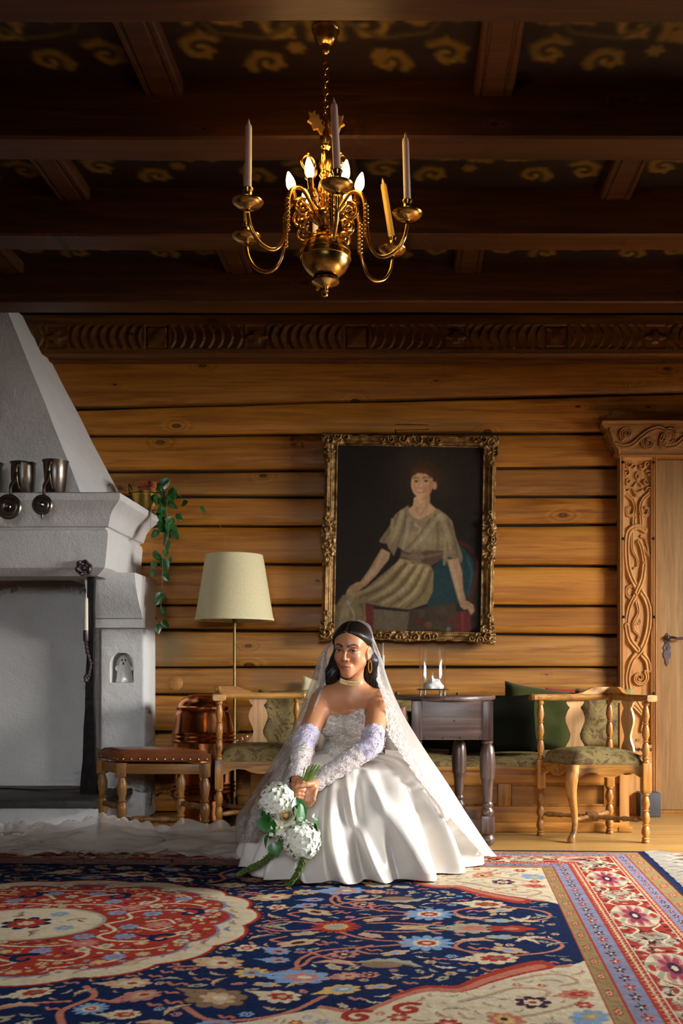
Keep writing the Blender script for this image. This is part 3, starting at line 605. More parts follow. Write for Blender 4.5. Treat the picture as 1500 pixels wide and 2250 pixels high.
fpart(MB().box(XL, -1.62, 5.27, 5.99, .138, .176, .006), 'hearth_slab', M_slate)
fpart(MB().box(XL, -1.66, 5.33, 6.05, 0, .14, .012), 'hearth_base', M_plaster)
# iron post
pb = W(196, 1745, 5.60); pt_ = W(201, 1258, 5.52)
mb = MB(); n = 14
P = np.zeros((n, 4, 3))
for i in range(n):
    a = i/(n-1); c = np.array(pb)*(1-a)+np.array(pt_)*a; w = .031*(1-a)**3+.018+.002*sin(i*2.1); d = .016
    for k, (sx, sy) in enumerate(((-1, -1), (1, -1), (1, 1), (-1, 1))): P[i, k] = c+np.array((sx*w, sy*d+.002*sin(i+k), 0))
mb.grid(P, cv=True); po = mb.build('iron_post', M_iron, None, 30); tag(po, 'tall black wrought iron post supporting the mantel corner', 'post')
b = W(185, 1248, 5.385); mb = MB(); a = np.linspace(0, 2*pi, 26, endpoint=False); mb.tube(np.stack([b[0]+.034*np.cos(a), np.full(26, b[1]-.012)+.006*np.sin(a*5), b[2]+.034*np.sin(a)], 1), .010+.003*np.sin(a*6), 8, closed=True); mb.lathe([(0, .012), (.014, .010), (.02, 0)], seg=14, M=Matrix.Translation((b[0], b[1]-.006, b[2]))@Matrix.Rotation(pi/2, 4, 'X'))
o = mb.build('iron_rosette', M_irongrey, po)
# wrought candle holder with its candle, hooked to the post
hb = np.array(W(189, 1385, 5.50)); ch = empty('candle_holder', tuple(hb), label='twisted wrought iron candle holder hooked on the iron post', cat='candle holder')
mb = MB(); mb.lathe([(0, -.004), (.014, -.004), (.0155, .0), (.0155, .055), (.0125, .055), (.0125, .0)], seg=14, o=(0, 0, -.055))
pts = [(0, 0, -.055), (.002, 0, -.085), (.006, .005, -.12), (.016, .008, -.16), (.022, .006, -.19), (.018, .0, -.23), (.012, -.004, -.262), (.006, -.012, -.28), (.003, -.022, -.262), (.012, -.022, -.245)]
pp = bez(pts, 8); mb.tube(pp, .0095+.0018*np.sin(np.arange(len(pp))*1.3), 8); mb.tube([(.018, .004, -.185), (.03, .02, -.18), (.036, .04, -.178)], .006, 8); mb.build('holder', M_irongrey, ch)
cd = MB().lathe([(0, 0), (.0118, 0), (.0125, .01), (.0115, .2), (.0105, .226), (.004, .232), (.003, .238), (.0022, .256), (0, .262)], seg=14).build('white_taper_candle', M_wax, None, loc=tuple(hb-np.array((0, 0, .05)))); tag(cd, 'white taper candle in the wrought iron holder by the fireplace', 'candle')
# cable on the hearth slab
o = MB().tube(bez([(-2.8, 5.7, .181), (-2.4, 5.8, .181), (-2.1, 5.72, .181), (-1.9, 5.78, .181), (-1.84, 5.76, .181)], 8), .004, 6).build('black_cable', M_cable); tag(o, 'thin black cable lying on the hearth slab', 'cable')
# ghost figurine
g = empty('ghost_figurine', (ncx, pf+.062, nz0+.001), label='white ceramic ghost figurine in the arched niche', cat='figurine')
a = np.linspace(0, 2*pi, 36, endpoint=False); pr = [(.050, 0), (.051, .004), (.047, .03), (.042, .06), (.037, .09), (.031, .115), (.024, .135), (.014, .149), (.005, .155), (.0005, .156)]
P = np.zeros((len(pr), 36, 3))
for k, (r, z) in enumerate(pr): w = r*(1+.05*np.cos(a*7)*max(0, 1-z/.05)); P[k, :, 0] = w*np.cos(a); P[k, :, 1] = w*np.sin(a)*.92; P[k, :, 2] = z
MB().grid(P, cv=True).build('body', M_ceram, g, 60)
for s in (-1, 1):
    MB().sph((s*.044, -.006, .083), (.012, .012, .017), 8, 10).build('arm', M_ceram, g); MB().sph((s*.0095, -.0262, .131), (.0042, .0045, .007), 8, 10).build('eye', M_blackm, g)
MB().sph((0, -.032, .111), (.0048, .005, .0085), 8, 10).build('mouth', M_blackm, g)
# pewter tankards with their lids thrown open over the mantel edge
def tankard(px, r0, r1, hgt, lid, spike, label):
    x = (px-PX)*5.41/F; t = empty('pewter_tankard', (x, 5.41, 1.817), label=label, cat='tankard', group='pewter tankards on the mantel')
    MB().lathe([(0, .004), (r0*.9, .004), (r0, 0), (r0*1.03, .008), (r0*.97, .014), (r0+(r1-r0)*.55, hgt*.55), (r0+(r1-r0)*.62, hgt*.7), (r0+(r1-r0)*.66, hgt*.715), (r1*.98, hgt*.95), (r1*1.06, hgt*.985), (r1*1.07, hgt), (r1*1.0, hgt), (r1*.93, hgt*.95), (r0*.9, .012), (0, .012)], seg=36).build('body', M_pewter, t, 35)
    hp = bez([(0, -r1*.95, hgt*.86), (0, -r1-.025, hgt*.84), (0, -r1-.032, hgt*.6), (0, -r0-.022, hgt*.3), (0, -r0-.002, hgt*.16)], 8); MB().tube(hp, np.linspace(.0085, .006, len(hp)), 10).build('handle', M_pewter, t)
    MB().tube(bez([(0, -r1-.03, hgt*.62), (.002, -r1-.06, hgt*.35), (.002, -.175, .02), (.002, -.178, -.035)], 6), .008, 8).build('hinge', M_pewter, t)
    lp = [(0, .012), (lid*.18, .014), (lid*.25, .008), (lid*.3, .010), (lid*.62, .010), (lid*.7, .006), (lid*.92, .006), (lid, 0), (lid*.96, -.004), (0, -.004)]
    if spike: lp = [(0, .03), (.004, .02), (.008, .016)]+lp[1:]
    o = MB().lathe(lp, seg=32, M=Matrix.Translation((-.004, -.188, -.035-lid*.85)) @ Matrix.Rotation(pi/2, 4, 'X')).build('lid', M_pewter, t, 35)
    if spike: MB().lathe([(0.008, 0), (.006, -.01), (.0, -.035)], o=(-.004, -.188, -.035-lid*1.8), seg=10).build('thumb_piece', M_pewter, t)
    return t
tankard(122, .052, .066, .188, .054, True, 'flared pewter tankard with a spiked lid hanging over the mantel edge')
tankard(51, .060, .064, .178, .067, False, 'straight sided pewter tankard with a ringed round lid hanging down')
tankard(-20, .058, .062, .176, .062, False, 'pewter tankard cut off by the left picture edge')
# brass pan, terracotta pot and trailing vine
pc = np.array(W(322, 1112, 5.955)); pc[2] = 1.818; pan = empty('brass_pan', tuple(pc), label='hammered brass jam pan with loop handle on the mantel corner', cat='pan')
rp = .094; MB().lathe([(0, 0), (.062, 0), (.07, .006), (.082, .05), (rp, .1), (rp+.008, .104), (rp+.008, .109), (rp-.002, .108), (.078, .05), (.064, .01), (0, .008)], seg=40).build('bowl', M_brassp, pan, 35)
a = np.linspace(0, pi, 16); MB().tube(np.stack([-.088+0*a-.01*np.sin(a), -.045*np.cos(a)-.02, .1+.062*np.sin(a)], 1), .0055, 8).build('handle', M_brassp, pan)
pv = empty('potted_vine', (pc[0]+.005, pc[1]-.005, pc[2]+.009), label='trailing green vine in a terracotta pot inside the brass pan', cat='plant'); pv0 = np.array(pv.location)
MB().lathe([(0, 0), (.04, 0), (.05, .13), (.056, .132), (.057, .165), (.05, .165), (.046, .15), (0, .148)], seg=28).build('pot', M_terra, pv, 35)
def leafmesh(name, L, w, fold=.25, curl=.2, n=9):
    t = np.linspace(0, 1, n); half = w*np.sin(pi*t**.72)**.85; rows = []
    for i in range(n):
        y = t[i]*L; z0 = -curl*L*t[i]**2; rows.append([(-half[i], y, z0+fold*half[i]), (-half[i]*.5, y, z0+fold*half[i]*.4), (0, y, z0), (half[i]*.5, y, z0+fold*half[i]*.4), (half[i], y, z0+fold*half[i])])
    return MB().grid(np.array(rows)).mesh(name, None, fix=False)
lm = [leafmesh('leaf', .074, .026), leafmesh('leaf', .062, .021, .3, .35)]
LV = [(350, 1072), (365, 1062), (376, 1078), (344, 1092), (357, 1098), (370, 1106), (352, 1118), (364, 1128), (360, 1146), (372, 1156), (380, 1142), (366, 1168), (376, 1172), (351, 1165), (346, 1222), (364, 1212), (356, 1232), (374, 1228), (335, 1238), (329, 1258), (357, 1262), (350, 1298), (359, 1308), (353, 1338), (361, 1348), (345, 1362), (356, 1368), (404, 1104), (447, 1118), (335, 1178), (338, 1216), (358, 1084), (372, 1094), (362, 1190), (349, 1376)]
def vy(x, y): return 5.86-.05*min(1, max(0, (y-1080)/120))
def locp(x, y): return np.array(W(x, y, vy(x, y)))-pv0
st = MB(); st.tube(bez([(.02, -.01, .15), locp(348, 1062), locp(362, 1080), locp(366, 1120), locp(370, 1170), locp(358, 1215), locp(357, 1262), locp(354, 1310), locp(353, 1345), locp(352, 1370)], 6), .0016, 5)
st.tube(bez([(.03, 0, .15), locp(375, 1070), locp(405, 1098), locp(447, 1116), locp(480, 1150), locp(494, 1180), locp(492, 1200)], 6), .0012, 5); st.tube(bez([(.0, -.02, .14), locp(332, 1100), locp(330, 1180), locp(332, 1255)], 6), .0012, 5)
st.build('stem', M_stem, pv)
LV += [(x+rnd.uniform(-9, 9), y+rnd.uniform(-8, 8)) for x, y in LV[:14]]
for k, (x, y) in enumerate(LV):
    o = link('leaf', lm[k % 2], M_leaf, pv, tuple(locp(x, y-6))); s = rnd.uniform(.75, 1.25); o.scale = (s, s, s); o.rotation_euler = (rnd.uniform(-2.1, -1.1), rnd.uniform(-.7, .7), rnd.uniform(-.9, .9)+(pi if k % 5 == 0 else 0))
# ---------------------------------------------------------------- corner chairs
def turned(h, r, sq=None):
    """bobbin turned post profile of height h and radius r"""
    pts = [(0, .85), (.03, 1.0), (.06, .75), (.08, 1.0), (.11, .62), (.2, 1.05), (.3, .88), (.34, .58), (.355, .95), (.37, .58), (.46, 1.05), (.56, .92), (.62, .58), (.635, .95), (.65, .58), (.76, 1.05), (.86, .84), (.92, .58), (.95, 1.0), (1, .9)]
    return [(r*b, h*a) for a, b in pts]
SPL = [(.5, 0), (.5, .03), (.34, .08), (.42, .11), (.56, .17), (.5, .24), (.3, .34), (.26, .42), (.38, .52), (.52, .62), (.55, .70), (.44, .80), (.30, .87), (.40, .90), (.5, .95), (.5, 1)]
def splat_mesh(h, w, th=.012, bend=.0):
    out = [(w*a, h*b) for a, b in SPL]; out = out+[(-x, z) for x, z in out[::-1]]
    n = len(out); v = []
    half = len(SPL); P = np.zeros((half, 2, 2, 3))
    for k, (a, b) in enumerate(SPL):
        for i, sx in enumerate((-1, 1)):
            for j, d in enumerate((0, th)): P[k, i, j] = (sx*w*a, d+bend*sin(pi*b), h*b)
    mb = MB(); mb.grid(P[:, :, 0]); mb.grid(P[:, :, 1]); mb.grid(P[:, 0]); mb.grid(P[:, 1]); 
    return mb
def corner_chair(label, corners, group):
    """corners: L, front F, R, back B floor positions (x,y); arms over L, B, R"""
    L, Fp, Rr, B = [np.array(c, float) for c in corners]; c0 = (L+Fp+Rr+B)/4
    ch = empty('corner_chair', (c0[0], c0[1], 0), label=label, cat='chair', group=group)
    L, Fp, Rr, B = L-c0, Fp-c0, Rr-c0, B-c0; SEAT, ARM = .385, .71
    v3 = lambda p, z: np.array((p[0], p[1], z))
    for p in (L, B, Rr):
        MB().lathe(turned(SEAT-.13, .021), o=v3(p, 0), seg=16).build('leg', M_honey, ch, 50)
        a = math.atan2(*(L-B)[::-1]); MB().box(-.022, .022, -.022, .022, 0, .15, .004, Matrix.Translation(v3(p, SEAT-.135)) @ Matrix.Rotation(a, 4, 'Z')).build('leg_block', M_honey, ch)
        MB().lathe(turned(ARM-SEAT-.012, .0185), o=v3(p, SEAT+.012), seg=16).build('arm_post', M_honey, ch, 50)
    # cabriole front leg
    d = Fp/np.linalg.norm(Fp); prf = [(.39, .0, .03), (.36, .004, .031), (.33, .014, .033), (.30, .022, .032), (.26, .02, .027), (.2, .006, .021), (.14, -.008, .017), (.09, -.012, .015), (.05, -.004, .015), (.028, .012, .018), (.012, .022, .021), (0, .022, .018)]
    MB().tube([v3(Fp+d*o_, z) for z, o_, r in prf], [r for z, o_, r in prf], 14, up=(1, 0, 0)).build('front_leg', M_honey, ch, 60)
    # seat rails with scalloped lower edge
    for p, q in ((L, Fp), (Fp, Rr), (Rr, B), (B, L)):
        e = q-p; ln = np.linalg.norm(e); a = math.atan2(e[1], e[0]); n = 14; top = [(ln*i/(n-1), .075) for i in range(n)]; sc = [0, .012, .03, .038, .034, .02, .012, .012, .02, .034, .038, .03, .012, 0]
        pts = [(ln*i/(n-1), sc[i]) for i in range(n)]+top[::-1]
        MB().prism(pts, .024, Matrix.Translation(v3(p, SEAT-.07)) @ Matrix.Rotation(a, 4, 'Z') @ Matrix.Translation((0, -.012, 0))).build('seat_rail', M_honeyx, ch, 30)
    # upholstered seat
    n = 18; P = np.zeros((n, n, 3)); Q = np.zeros((n, n, 3))
    for i in range(n):
        for j in range(n):
            u, v = i/(n-1), j/(n-1); p = (L*(1-u)+Fp*u)*(1-v)+(B*(1-u)+Rr*u)*v; p = p*.985; e = min(u, v, 1-u, 1-v); P[i, j] = v3(p, SEAT+.016+.060*(1-math.exp(-e*18))+.014*sin(pi*u)*sin(pi*v)); Q[i, j] = v3(p, SEAT+.004)
    mb = MB(); mb.grid(P)
    ring = [(i, 0) for i in range(n)]+[(n-1, j) for j in range(1, n)]+[(i, n-1) for i in range(n-2, -1, -1)]+[(0, j) for j in range(n-2, 0, -1)]
    mb.grid(np.array([[P[i, j], Q[i, j]] for i, j in ring]), cu=True); mb.build('seat_cushion', M_tap, ch, 60)
    # horseshoe arm rail and raised crest
    mid = lambda p, q, t: p*(1-t)+q*t
    out = lambda p, k: p+p/np.linalg.norm(p)*k
    dl = (L-B)/np.linalg.norm(L-B); dr_ = (Rr-B)/np.linalg.norm(Rr-B)
    path = bez([v3(L+dl*.055, ARM), v3(L, ARM), v3(mid(L, B, .55)+B*.03, ARM), v3(mid(L, B, .85)+B*.06, ARM), v3(B*1.04, ARM), v3(mid(Rr, B, .85)+B*.06, ARM), v3(mid(Rr, B, .55)+B*.03, ARM), v3(Rr, ARM), v3(Rr+dr_*.055, ARM)], 8)
    m = len(path); w = np.interp(np.arange(m), [0, 3, 10, 20, m-21, m-11, m-4, m-1], [.030, .036, .026, .026, .026, .026, .036, .030])
    tg = np.gradient(path, axis=0); tg /= np.linalg.norm(tg, axis=1)[:, None]; nr = np.stack([-tg[:, 1], tg[:, 0], 0*tg[:, 0]], 1)
    cs = [(-1, .006), (-.8, 0), (.8, 0), (1, .006), (1, .026), (.8, .032), (-.8, .032), (-1, .026)]
    P = np.array([[path[i]+nr[i]*w[i]*a+np.array((0, 0, b)) for a, b in cs] for i in range(m)]); mb = MB(); mb.grid(P, cv=True)
    for e in (0, m-1): mb.f.setdefault(8, []).append(np.array([e*8+np.arange(8)]))
    mb.build('arm_rail', M_honeyx, ch, 45)
    i0, i1 = int(m*.24), int(m*.76); idx = np.arange(i0, i1+1); s = (idx-i0)/(i1-i0); hh = .036*np.clip(np.minimum(s, 1-s)*5.5, 0, 1)**2*(3-2*np.clip(np.minimum(s, 1-s)*5.5, 0, 1))
    cs = [(-.5, 0), (.55, 0), (.5, 1), (-.35, 1)]
    P = np.array([[path[i]+nr[i]*w[i]*a+np.array((0, 0, .031+b*(hh[k]+.002))) for a, b in cs] for k, i in enumerate(idx)]); mb = MB(); mb.grid(P, cv=True); mb.build('crest', M_honeyx, ch, 45)
    for p, q in ((L, B), (B, Rr)):
        e = q-p; c = (p+q)/2; a = math.atan2(e[1], e[0]); 
        o = splat_mesh(ARM-SEAT-.01, .098).build('splat', M_splat, ch, 30); o.location = v3(c, SEAT+.012); o.rotation_euler[2] = a
    # crossed turned stretchers
    for p, q in ((L, Rr), (Fp*.97, B)):
        e = v3(q-p, 0); ln = np.linalg.norm(e); M = Matrix.Translation(v3(p, .115 if p is L else .113)) @ e_to(e); pr = [(0, .4), (.05, .6), (.08, 1), (.16, .8), (.2, 1), (.23, .6), (.34, .95), (.42, .75), (.45, .95), (.55, .95), (.58, .75), (.66, .95), (.77, .6), (.8, 1), (.84, .8), (.92, 1), (.95, .6), (1, .4)]
        MB().lathe([(.0145*b, ln*a) for a, b in pr], seg=12, M=M).build('stretcher', M_stool, ch, 60)
    MB().box(-.03, .03, -.03, .03, .092, .136, .006).build('stretcher_block', M_stool, ch)
    return ch
def e_to(e):
    return Vector(e).to_track_quat('Z', 'Y').to_matrix().to_4x4()
def fxy(px, py): Y = fl(py); return ((px-PX)*Y/F, Y)
# right chair: from the marks its feet leave on the floor
Lc, Fc, Rc, Bc = [np.array(fxy(*p)) for p in ((1187, 1836), (1262, 1853), (1418, 1852), (1340, 1827))]; Bc = np.array((1.07, 5.29))
corner_chair('honey wood corner chair with green tapestry seat, beside the carved door frame', (Lc, Fc+np.array((.0, .03)), Rc, Bc), 'corner chairs')
corner_chair('honey wood corner chair partly hidden by the veil, in front of the copper churn', ((-.985, 5.19), (-.555, 5.22), (-.63, 5.63), (-1.06, 5.60)), 'corner chairs')

# ---------------------------------------------------------------- leather stool
sc_ = np.array([(-1.4415, 5.02), (-1.02, 5.0), (-1.185, 5.19), (-1.597, 5.205)]); s0 = sc_.mean(0); stl = empty('leather_stool', (s0[0], s0[1], 0), label='brown leather topped stool with brass nails and turned legs', cat='stool'); C = sc_-s0
ST = .468
for k, p in enumerate(C):
    lp = [(.016, 0), (.026, .012), (.028, .05), (.024, .085), (.018, .1), (.024, .108), (.016, .118), (.022, .14), (.026, .165), (.024, .185), (.016, .2), (.024, .207), (.016, .214), (.023, .25), (.027, .285), (.02, .31), (.015, .325), (.024, .335), (.026, .345)]
    mb = MB().lathe(lp, o=(p[0], p[1], 0), seg=14); mb.box(-.024, .024, -.024, .024, .33, .40, .003, Matrix.Translation((p[0], p[1], 0)) @ Matrix.Rotation(math.atan2(*(C[1]-C[0])[::-1]), 4, 'Z')); mb.build('leg', M_stool, stl, 45)
    q = C[(k+1) % 4]; e = q-p; a = math.atan2(e[1], e[0]); ln = np.linalg.norm(e)
    MB().box(0, ln, -.014, .014, .345, .395, .003, Matrix.Translation((p[0], p[1], 0)) @ Matrix.Rotation(a, 4, 'Z')).build('seat_rail', M_stoolx, stl)
for p, q, z in ((C[0], C[3], .175), (C[1], C[2], .175), ((C[0]+C[3])/2, (C[1]+C[2])/2, .07), (C[0], C[1], .07), (C[3], C[2], .09)):
    e = np.array((*(q-p), 0)); ln = np.linalg.norm(e); pr = [(0, .5), (.1, .9), (.14, .6), (.18, 1), (.3, .85), (.36, .6), (.4, 1), (.5, 1.1), (.6, 1), (.64, .6), (.7, .85), (.82, 1), (.86, .6), (.9, .9), (1, .5)]
    MB().lathe([(.0155*b, ln*a) for a, b in pr], seg=12, M=Matrix.Translation((p[0], p[1], z)) @ e_to(e)).build('stretcher', M_stool, stl, 60)
n = 16; P = np.zeros((n, n, 3)); Q = np.zeros((n, n, 3)); G = np.zeros((n, n, 3))
for i in range(n):
    for j in range(n):
        u, v = i/(n-1), j/(n-1); p = (C[0]*(1-u)+C[1]*u)*(1-v)+(C[3]*(1-u)+C[2]*u)*v; p = p*1.10; e = min(u, v, 1-u, 1-v); P[i, j] = (*p, ST-.02*math.exp(-e*22)+.006*sin(pi*u)*sin(pi*v)); Q[i, j] = (*(p*1.012), ST-.045); G[i, j] = (*(p*.995), ST-.06)
ring = [(i, 0) for i in range(n)]+[(n-1, j) for j in range(1, n)]+[(i, n-1) for i in range(n-2, -1, -1)]+[(0, j) for j in range(n-2, 0, -1)]
mb = MB(); mb.grid(P); mb.grid(np.array([[P[i, j], Q[i, j], G[i, j]] for i, j in ring]), cu=True); seat = mb.build('leather_seat', M_leather, stl, 60)
nm = MB().lathe([(0, .0045), (.004, .0036), (.0062, 0)], seg=8, M=Matrix.Rotation(pi/2, 4, 'X')).mesh('nail')
for k in range(4):
    p, q = C[k]*1.114, C[(k+1) % 4]*1.114; m_ = 11 if k % 2 == 0 else 8; a = math.atan2(*(q-p)[::-1])
    for i in range(m_): t = (i+.5)/m_; link('nail', nm, M_nail, seat, (*(p*(1-t)+q*t), ST-.048), a)

# ---------------------------------------------------------------- walnut side table, half round top
TY = fl(1860); tx1 = (1085-PX)*TY/F; tz = .71
tf0 = np.array(((915-PX)*4.90/F, 4.90)); tf1 = np.array(((1075-PX)*4.88/F, 4.88))
tb = empty('side_table', (.22, 5.05, 0), label='dark walnut side table with half round top and turned legs', cat='table'); TO = np.array((.22, 5.05))
ax0, ax1, ay0, ay1 = (903-PX)*4.9/F, (1084-PX)*4.9/F, 4.90, 5.24
def tl(x, y): return (x-TO[0], y-TO[1])
zA0, zA1 = HC-(1626-PY)*4.9/F, HC-(1540-PY)*4.9/F
(x0_, y0_), (x1_, y1_) = tl(ax0, ay0), tl(ax1, ay1)
MB().box(x0_+.025, x1_-.025, y0_+.004, y0_+.026, zA0, zA1, .002).build('apron_board', M_walnutx, tb)
MB().box(x0_+.025, x1_-.025, y1_-.026, y1_-.004, zA0, zA1, .002).build('apron_board', M_walnutx, tb)
for x in (x0_+.003, x1_-.025): MB().box(x, x+.022, y0_+.03, y1_-.03, zA0, zA1, .002).build('apron_board', M_walnutx, tb)
legp = [(.012, 0), (.030, .006), (.037, .02), (.036, .036), (.028, .05), (.024, .056), (.026, .06)]
legp2 = [(.026, .148), (.03, .155), (.033, .165), (.03, .178), (.022, .188), (.022, .194), (.027, .2), (.027, .212), (.021, .222), (.024, .235), (.027, .30), (.030, .336), (.035, .342), (.035, .35), (.037, .36), (.039, .42), (.037, .47), (.031, .51), (.022, .525), (.028, .532), (.028, .54), (.022, .545), (.028, .552)]
legp2 = [(r, .148+(z-.148)*(zA0-.145)/(.552-.148)) for r, z in legp2]
for (x, y) in ((x1_-.028, y0_+.026), (x0_+.028, y0_+.026), (.268-TO[0], y1_-.026), (x0_+.028, y1_-.026)):
    lg = MB().lathe(legp, o=(x, y, 0), seg=20).lathe(legp2, o=(x, y, 0), seg=20); lg.box(x-.034, x+.034, y-.034, y+.034, .058, .15, .012); lg.build('leg', M_walnut, tb, 45)
    MB().box(x-.026, x+.026, y-.026, y+.026, zA0-.002, zA1, .003).build('corner_post', M_walnut, tb)
MB().box(x0_+.06, x1_-.06, y0_+.016, y0_+.034, .07, .13, .003).build('stretcher', M_walnut, tb); MB().box(x0_+.06, x1_-.06, y1_-.034, y1_-.016, .07, .13, .003).build('stretcher', M_walnut, tb)
cx, cy = tl((980-PX)*5.02/F, 5.26); a = np.linspace(-pi, 0, 40); rx, ry = .265, .405; rim = [(cx+rx*cos(t), cy+ry*sin(t)) for t in a]
mb = MB()
for zz_, k in ((zA1, 1.), (zA1+.006, 1.012), (zA1+.016, 1.012), (zA1+.022, .995)):
    pass
rows = np.array([[(cx+(x-cx)*k, cy+(y-cy)*k, z) for x, y in rim] for z, k in ((zA1, .96), (zA1, .995), (zA1+.006, 1.01), (zA1+.016, 1.01), (zA1+.022, .995), (zA1+.023, .9), (zA1+.023, .01))]); mb.grid(rows); mb.grid(rows[:, [0, -1]]); mb.build('table_top', M_walnutx, tb, 45)
nl = MB().lathe([(0, .003), (.0025, .002), (.004, 0)], seg=8, M=Matrix.Rotation(pi/2, 4, 'X')).mesh('nail')
for (x, y) in ((925, 1558), (925, 1590), (1064, 1557), (1062, 1583), (1062, 1606), (998, 1584), (932, 1621), (973, 1622), (1011, 1621), (1054, 1621), (922, 1615)):
    p = W(x, y, 4.9); link('nail', nl, M_iron, tb, (p[0]-TO[0], 4.904-TO[1], p[2]))
kn = MB().sph((cx-.25, cy-.02, zA1+.03), (.012, .012, .010), 8, 12); kn.build('knob', M_walnut, tb)
kb = MB().lathe([(0, .012), (.006, .011), (.008, .004), (.007, 0)], o=tuple(W(1005, 1525, 5.2)), seg=12).build('small_black_knob', M_blackm); kb.location[2] = (zA1+.0235)-W(1005, 1525, 5.2)[2]; tag(kb, 'tiny black knob lying on the walnut side table top', 'knob')
TOPZ = zA1+.0235
# hurricane glass on a four legged plated stand, with a lump of white wax inside
gp = np.array(W(950, 1530, 5.06)); gp[2] = TOPZ; hs = empty('hurricane_stand', tuple(gp), label='silver plated four legged stand under the glass cylinder', cat='stand')
GR = 29*5.06/F; mb = MB(); mb.lathe([(GR+.012, .028), (GR+.016, .031), (GR+.012, .034), (GR-.004, .034), (0, .033), (0, .029), (GR, .029)], seg=36); mb.build('tray', M_silver, hs, 40)
for k in range(4): a = pi/4*.7+k*pi/2; MB().tube([((GR+.006)*cos(a), (GR+.006)*sin(a), .031), ((GR+.006)*cos(a), (GR+.006)*sin(a), 0.0)], [.0065, .005], 10).build('leg', M_silver, hs)
gz = TOPZ+.0345; gh = HC-(1420-PY)*5.06/F-gz; gl = MB().lathe([(GR-.003, 0), (GR, 0), (GR, gh-.002), (GR-.0015, gh), (GR-.003, gh-.002), (GR-.003, 0)], seg=48).build('glass_cylinder', M_glass, None, 40, loc=(gp[0], gp[1], gz)); tag(gl, 'clear glass hurricane cylinder on the walnut table', 'glass')
P = []; 
for i in range(13):
    th = pi/2*i/12; row = []
    for j in range(26):
        ph = 2*pi*j/26; d = Vector((cos(ph)*cos(th), sin(ph)*cos(th), sin(th))); k = 1+.2*mnoise.noise(d*2.1)+.09*mnoise.noise(d*7); row.append((.05*d.x*k, .044*d.y*k, .05*d.z*k))
    P.append(row)
wx = MB().grid(np.array(P), cv=True).build('wax_lump', M_ceram, None, 50, loc=(gp[0]+.004, gp[1], gz+.0005)); tag(wx, 'rough white lump of wax inside the glass cylinder', 'wax')

# ---------------------------------------------------------------- wall bench with cushions
BY = fl(1829); bx1 = (1383-PX)*BY/F; bx0 = -.42; bench = empty('pine_bench', ((bx0+bx1)/2, 5.7, 0), label='panelled pine bench with tapestry seat along the plank wall', cat='bench'); BO = np.array(((bx0+bx1)/2, 5.7, 0))
def bp(mb, name, mat, ang=40): o = mb.build(name, mat, bench, ang); o.matrix_parent_inverse = Matrix.Translation(-BO); return o
SZ = HC-(1690-PY)*BY/F; bz = lambda y: HC-(y-PY)*(BY+.03)/F
bp(MB().box(bx0, bx1-.02, BY, BY+.03, .002, bz(1806), .004), 'plinth', M_bench)
bp(MB().box(bx0, bx1-.04, BY+.03, BY+.06, bz(1808), bz(1772), .004), 'rail', M_bench); bp(MB().box(bx0, bx1-.04, BY+.03, BY+.06, bz(1722), bz(1688), .004), 'rail', M_bench)
for x in (-.40, .35, .93): pass
for px in (760, 1108, 1340): x = (px-PX)*(BY+.03)/F; bp(MB().box(x-.035, x+.035, BY+.028, BY+.058, bz(1772), bz(1722), .003), 'stile', M_benchz)
bp(MB().box(bx0, bx1-.05, BY+.055, BY+.075, bz(1775), bz(1718)), 'panel', M_bench)
for pa_, pb_ in ((775, 1092), (1124, 1326)):
    xa, xb = (pa_-PX)*(BY+.03)/F, (pb_-PX)*(BY+.03)/F; a = np.array([(xa, bz(1770)), (xb, bz(1770)), (xb, bz(1724)), (xa, bz(1724))])
    m = MB(); m.tube([(x, BY+.036, z) for x, z in a], .008, 8, closed=True); bp(m, 'moulding', M_benchz)
bp(MB().box(bx1-.052, bx1, BY+.01, BY+.06, .02, HC-(1545-PY)*BY/F, .004), 'corner_post', M_carve); bp(MB().box(bx1-.04, bx1-.01, BY+.06, WALL_Y-.03, .02, SZ, .003), 'end_panel', M_bench); bp(MB().box(bx1-.06, bx1+.015, BY-.005, BY+.07, .002, .03, .004), 'foot_block', M_bench)
bp(MB().box(bx0, bx1-.03, BY+.01, WALL_Y-.01, SZ-.01, SZ+.012, .003), 'seat_board', M_bench)
def slab(x0, x1, y0, y1, z0, z1, crown=.012, seed=1):
    n, m = 30, 12; P = np.zeros((n, m, 3)); xs = np.linspace(x0, x1, n); ys = np.linspace(y0, y1, m)
    for i in range(n):
        for j in range(m):
            u, v = i/(n-1), j/(m-1); e = min(u*8, v*1.6, (1-u)*8, (1-v)*1.6); P[i, j] = (xs[i], ys[j], z1-.03*math.exp(-e*6)+crown*sin(pi*v)+.006*sin(xs[i]*9+seed))
    mb = MB(); mb.grid(P); b = P.copy(); b[..., 2] = z0; ring = [(i, 0) for i in range(n)]+[(n-1, j) for j in range(1, m)]+[(i, m-1) for i in range(n-2, -1, -1)]+[(0, j) for j in range(m-2, 0, -1)]; mb.grid(np.array([[P[i, j], b[i, j]] for i, j in ring]), cu=True); mb.grid(b); return mb
bp(slab(bx0+.01, bx1-.06, BY+.012, WALL_Y-.02, SZ+.012, SZ+.058), 'seat_pad', M_tap, 60)
CZ = SZ+.066
bp(slab(bx0+.05, bx1-.07, WALL_Y-.15, WALL_Y-.02, CZ+.02, HC-(1538-PY)*5.98/F, .01, 4), 'back_pad', M_tap, 60)
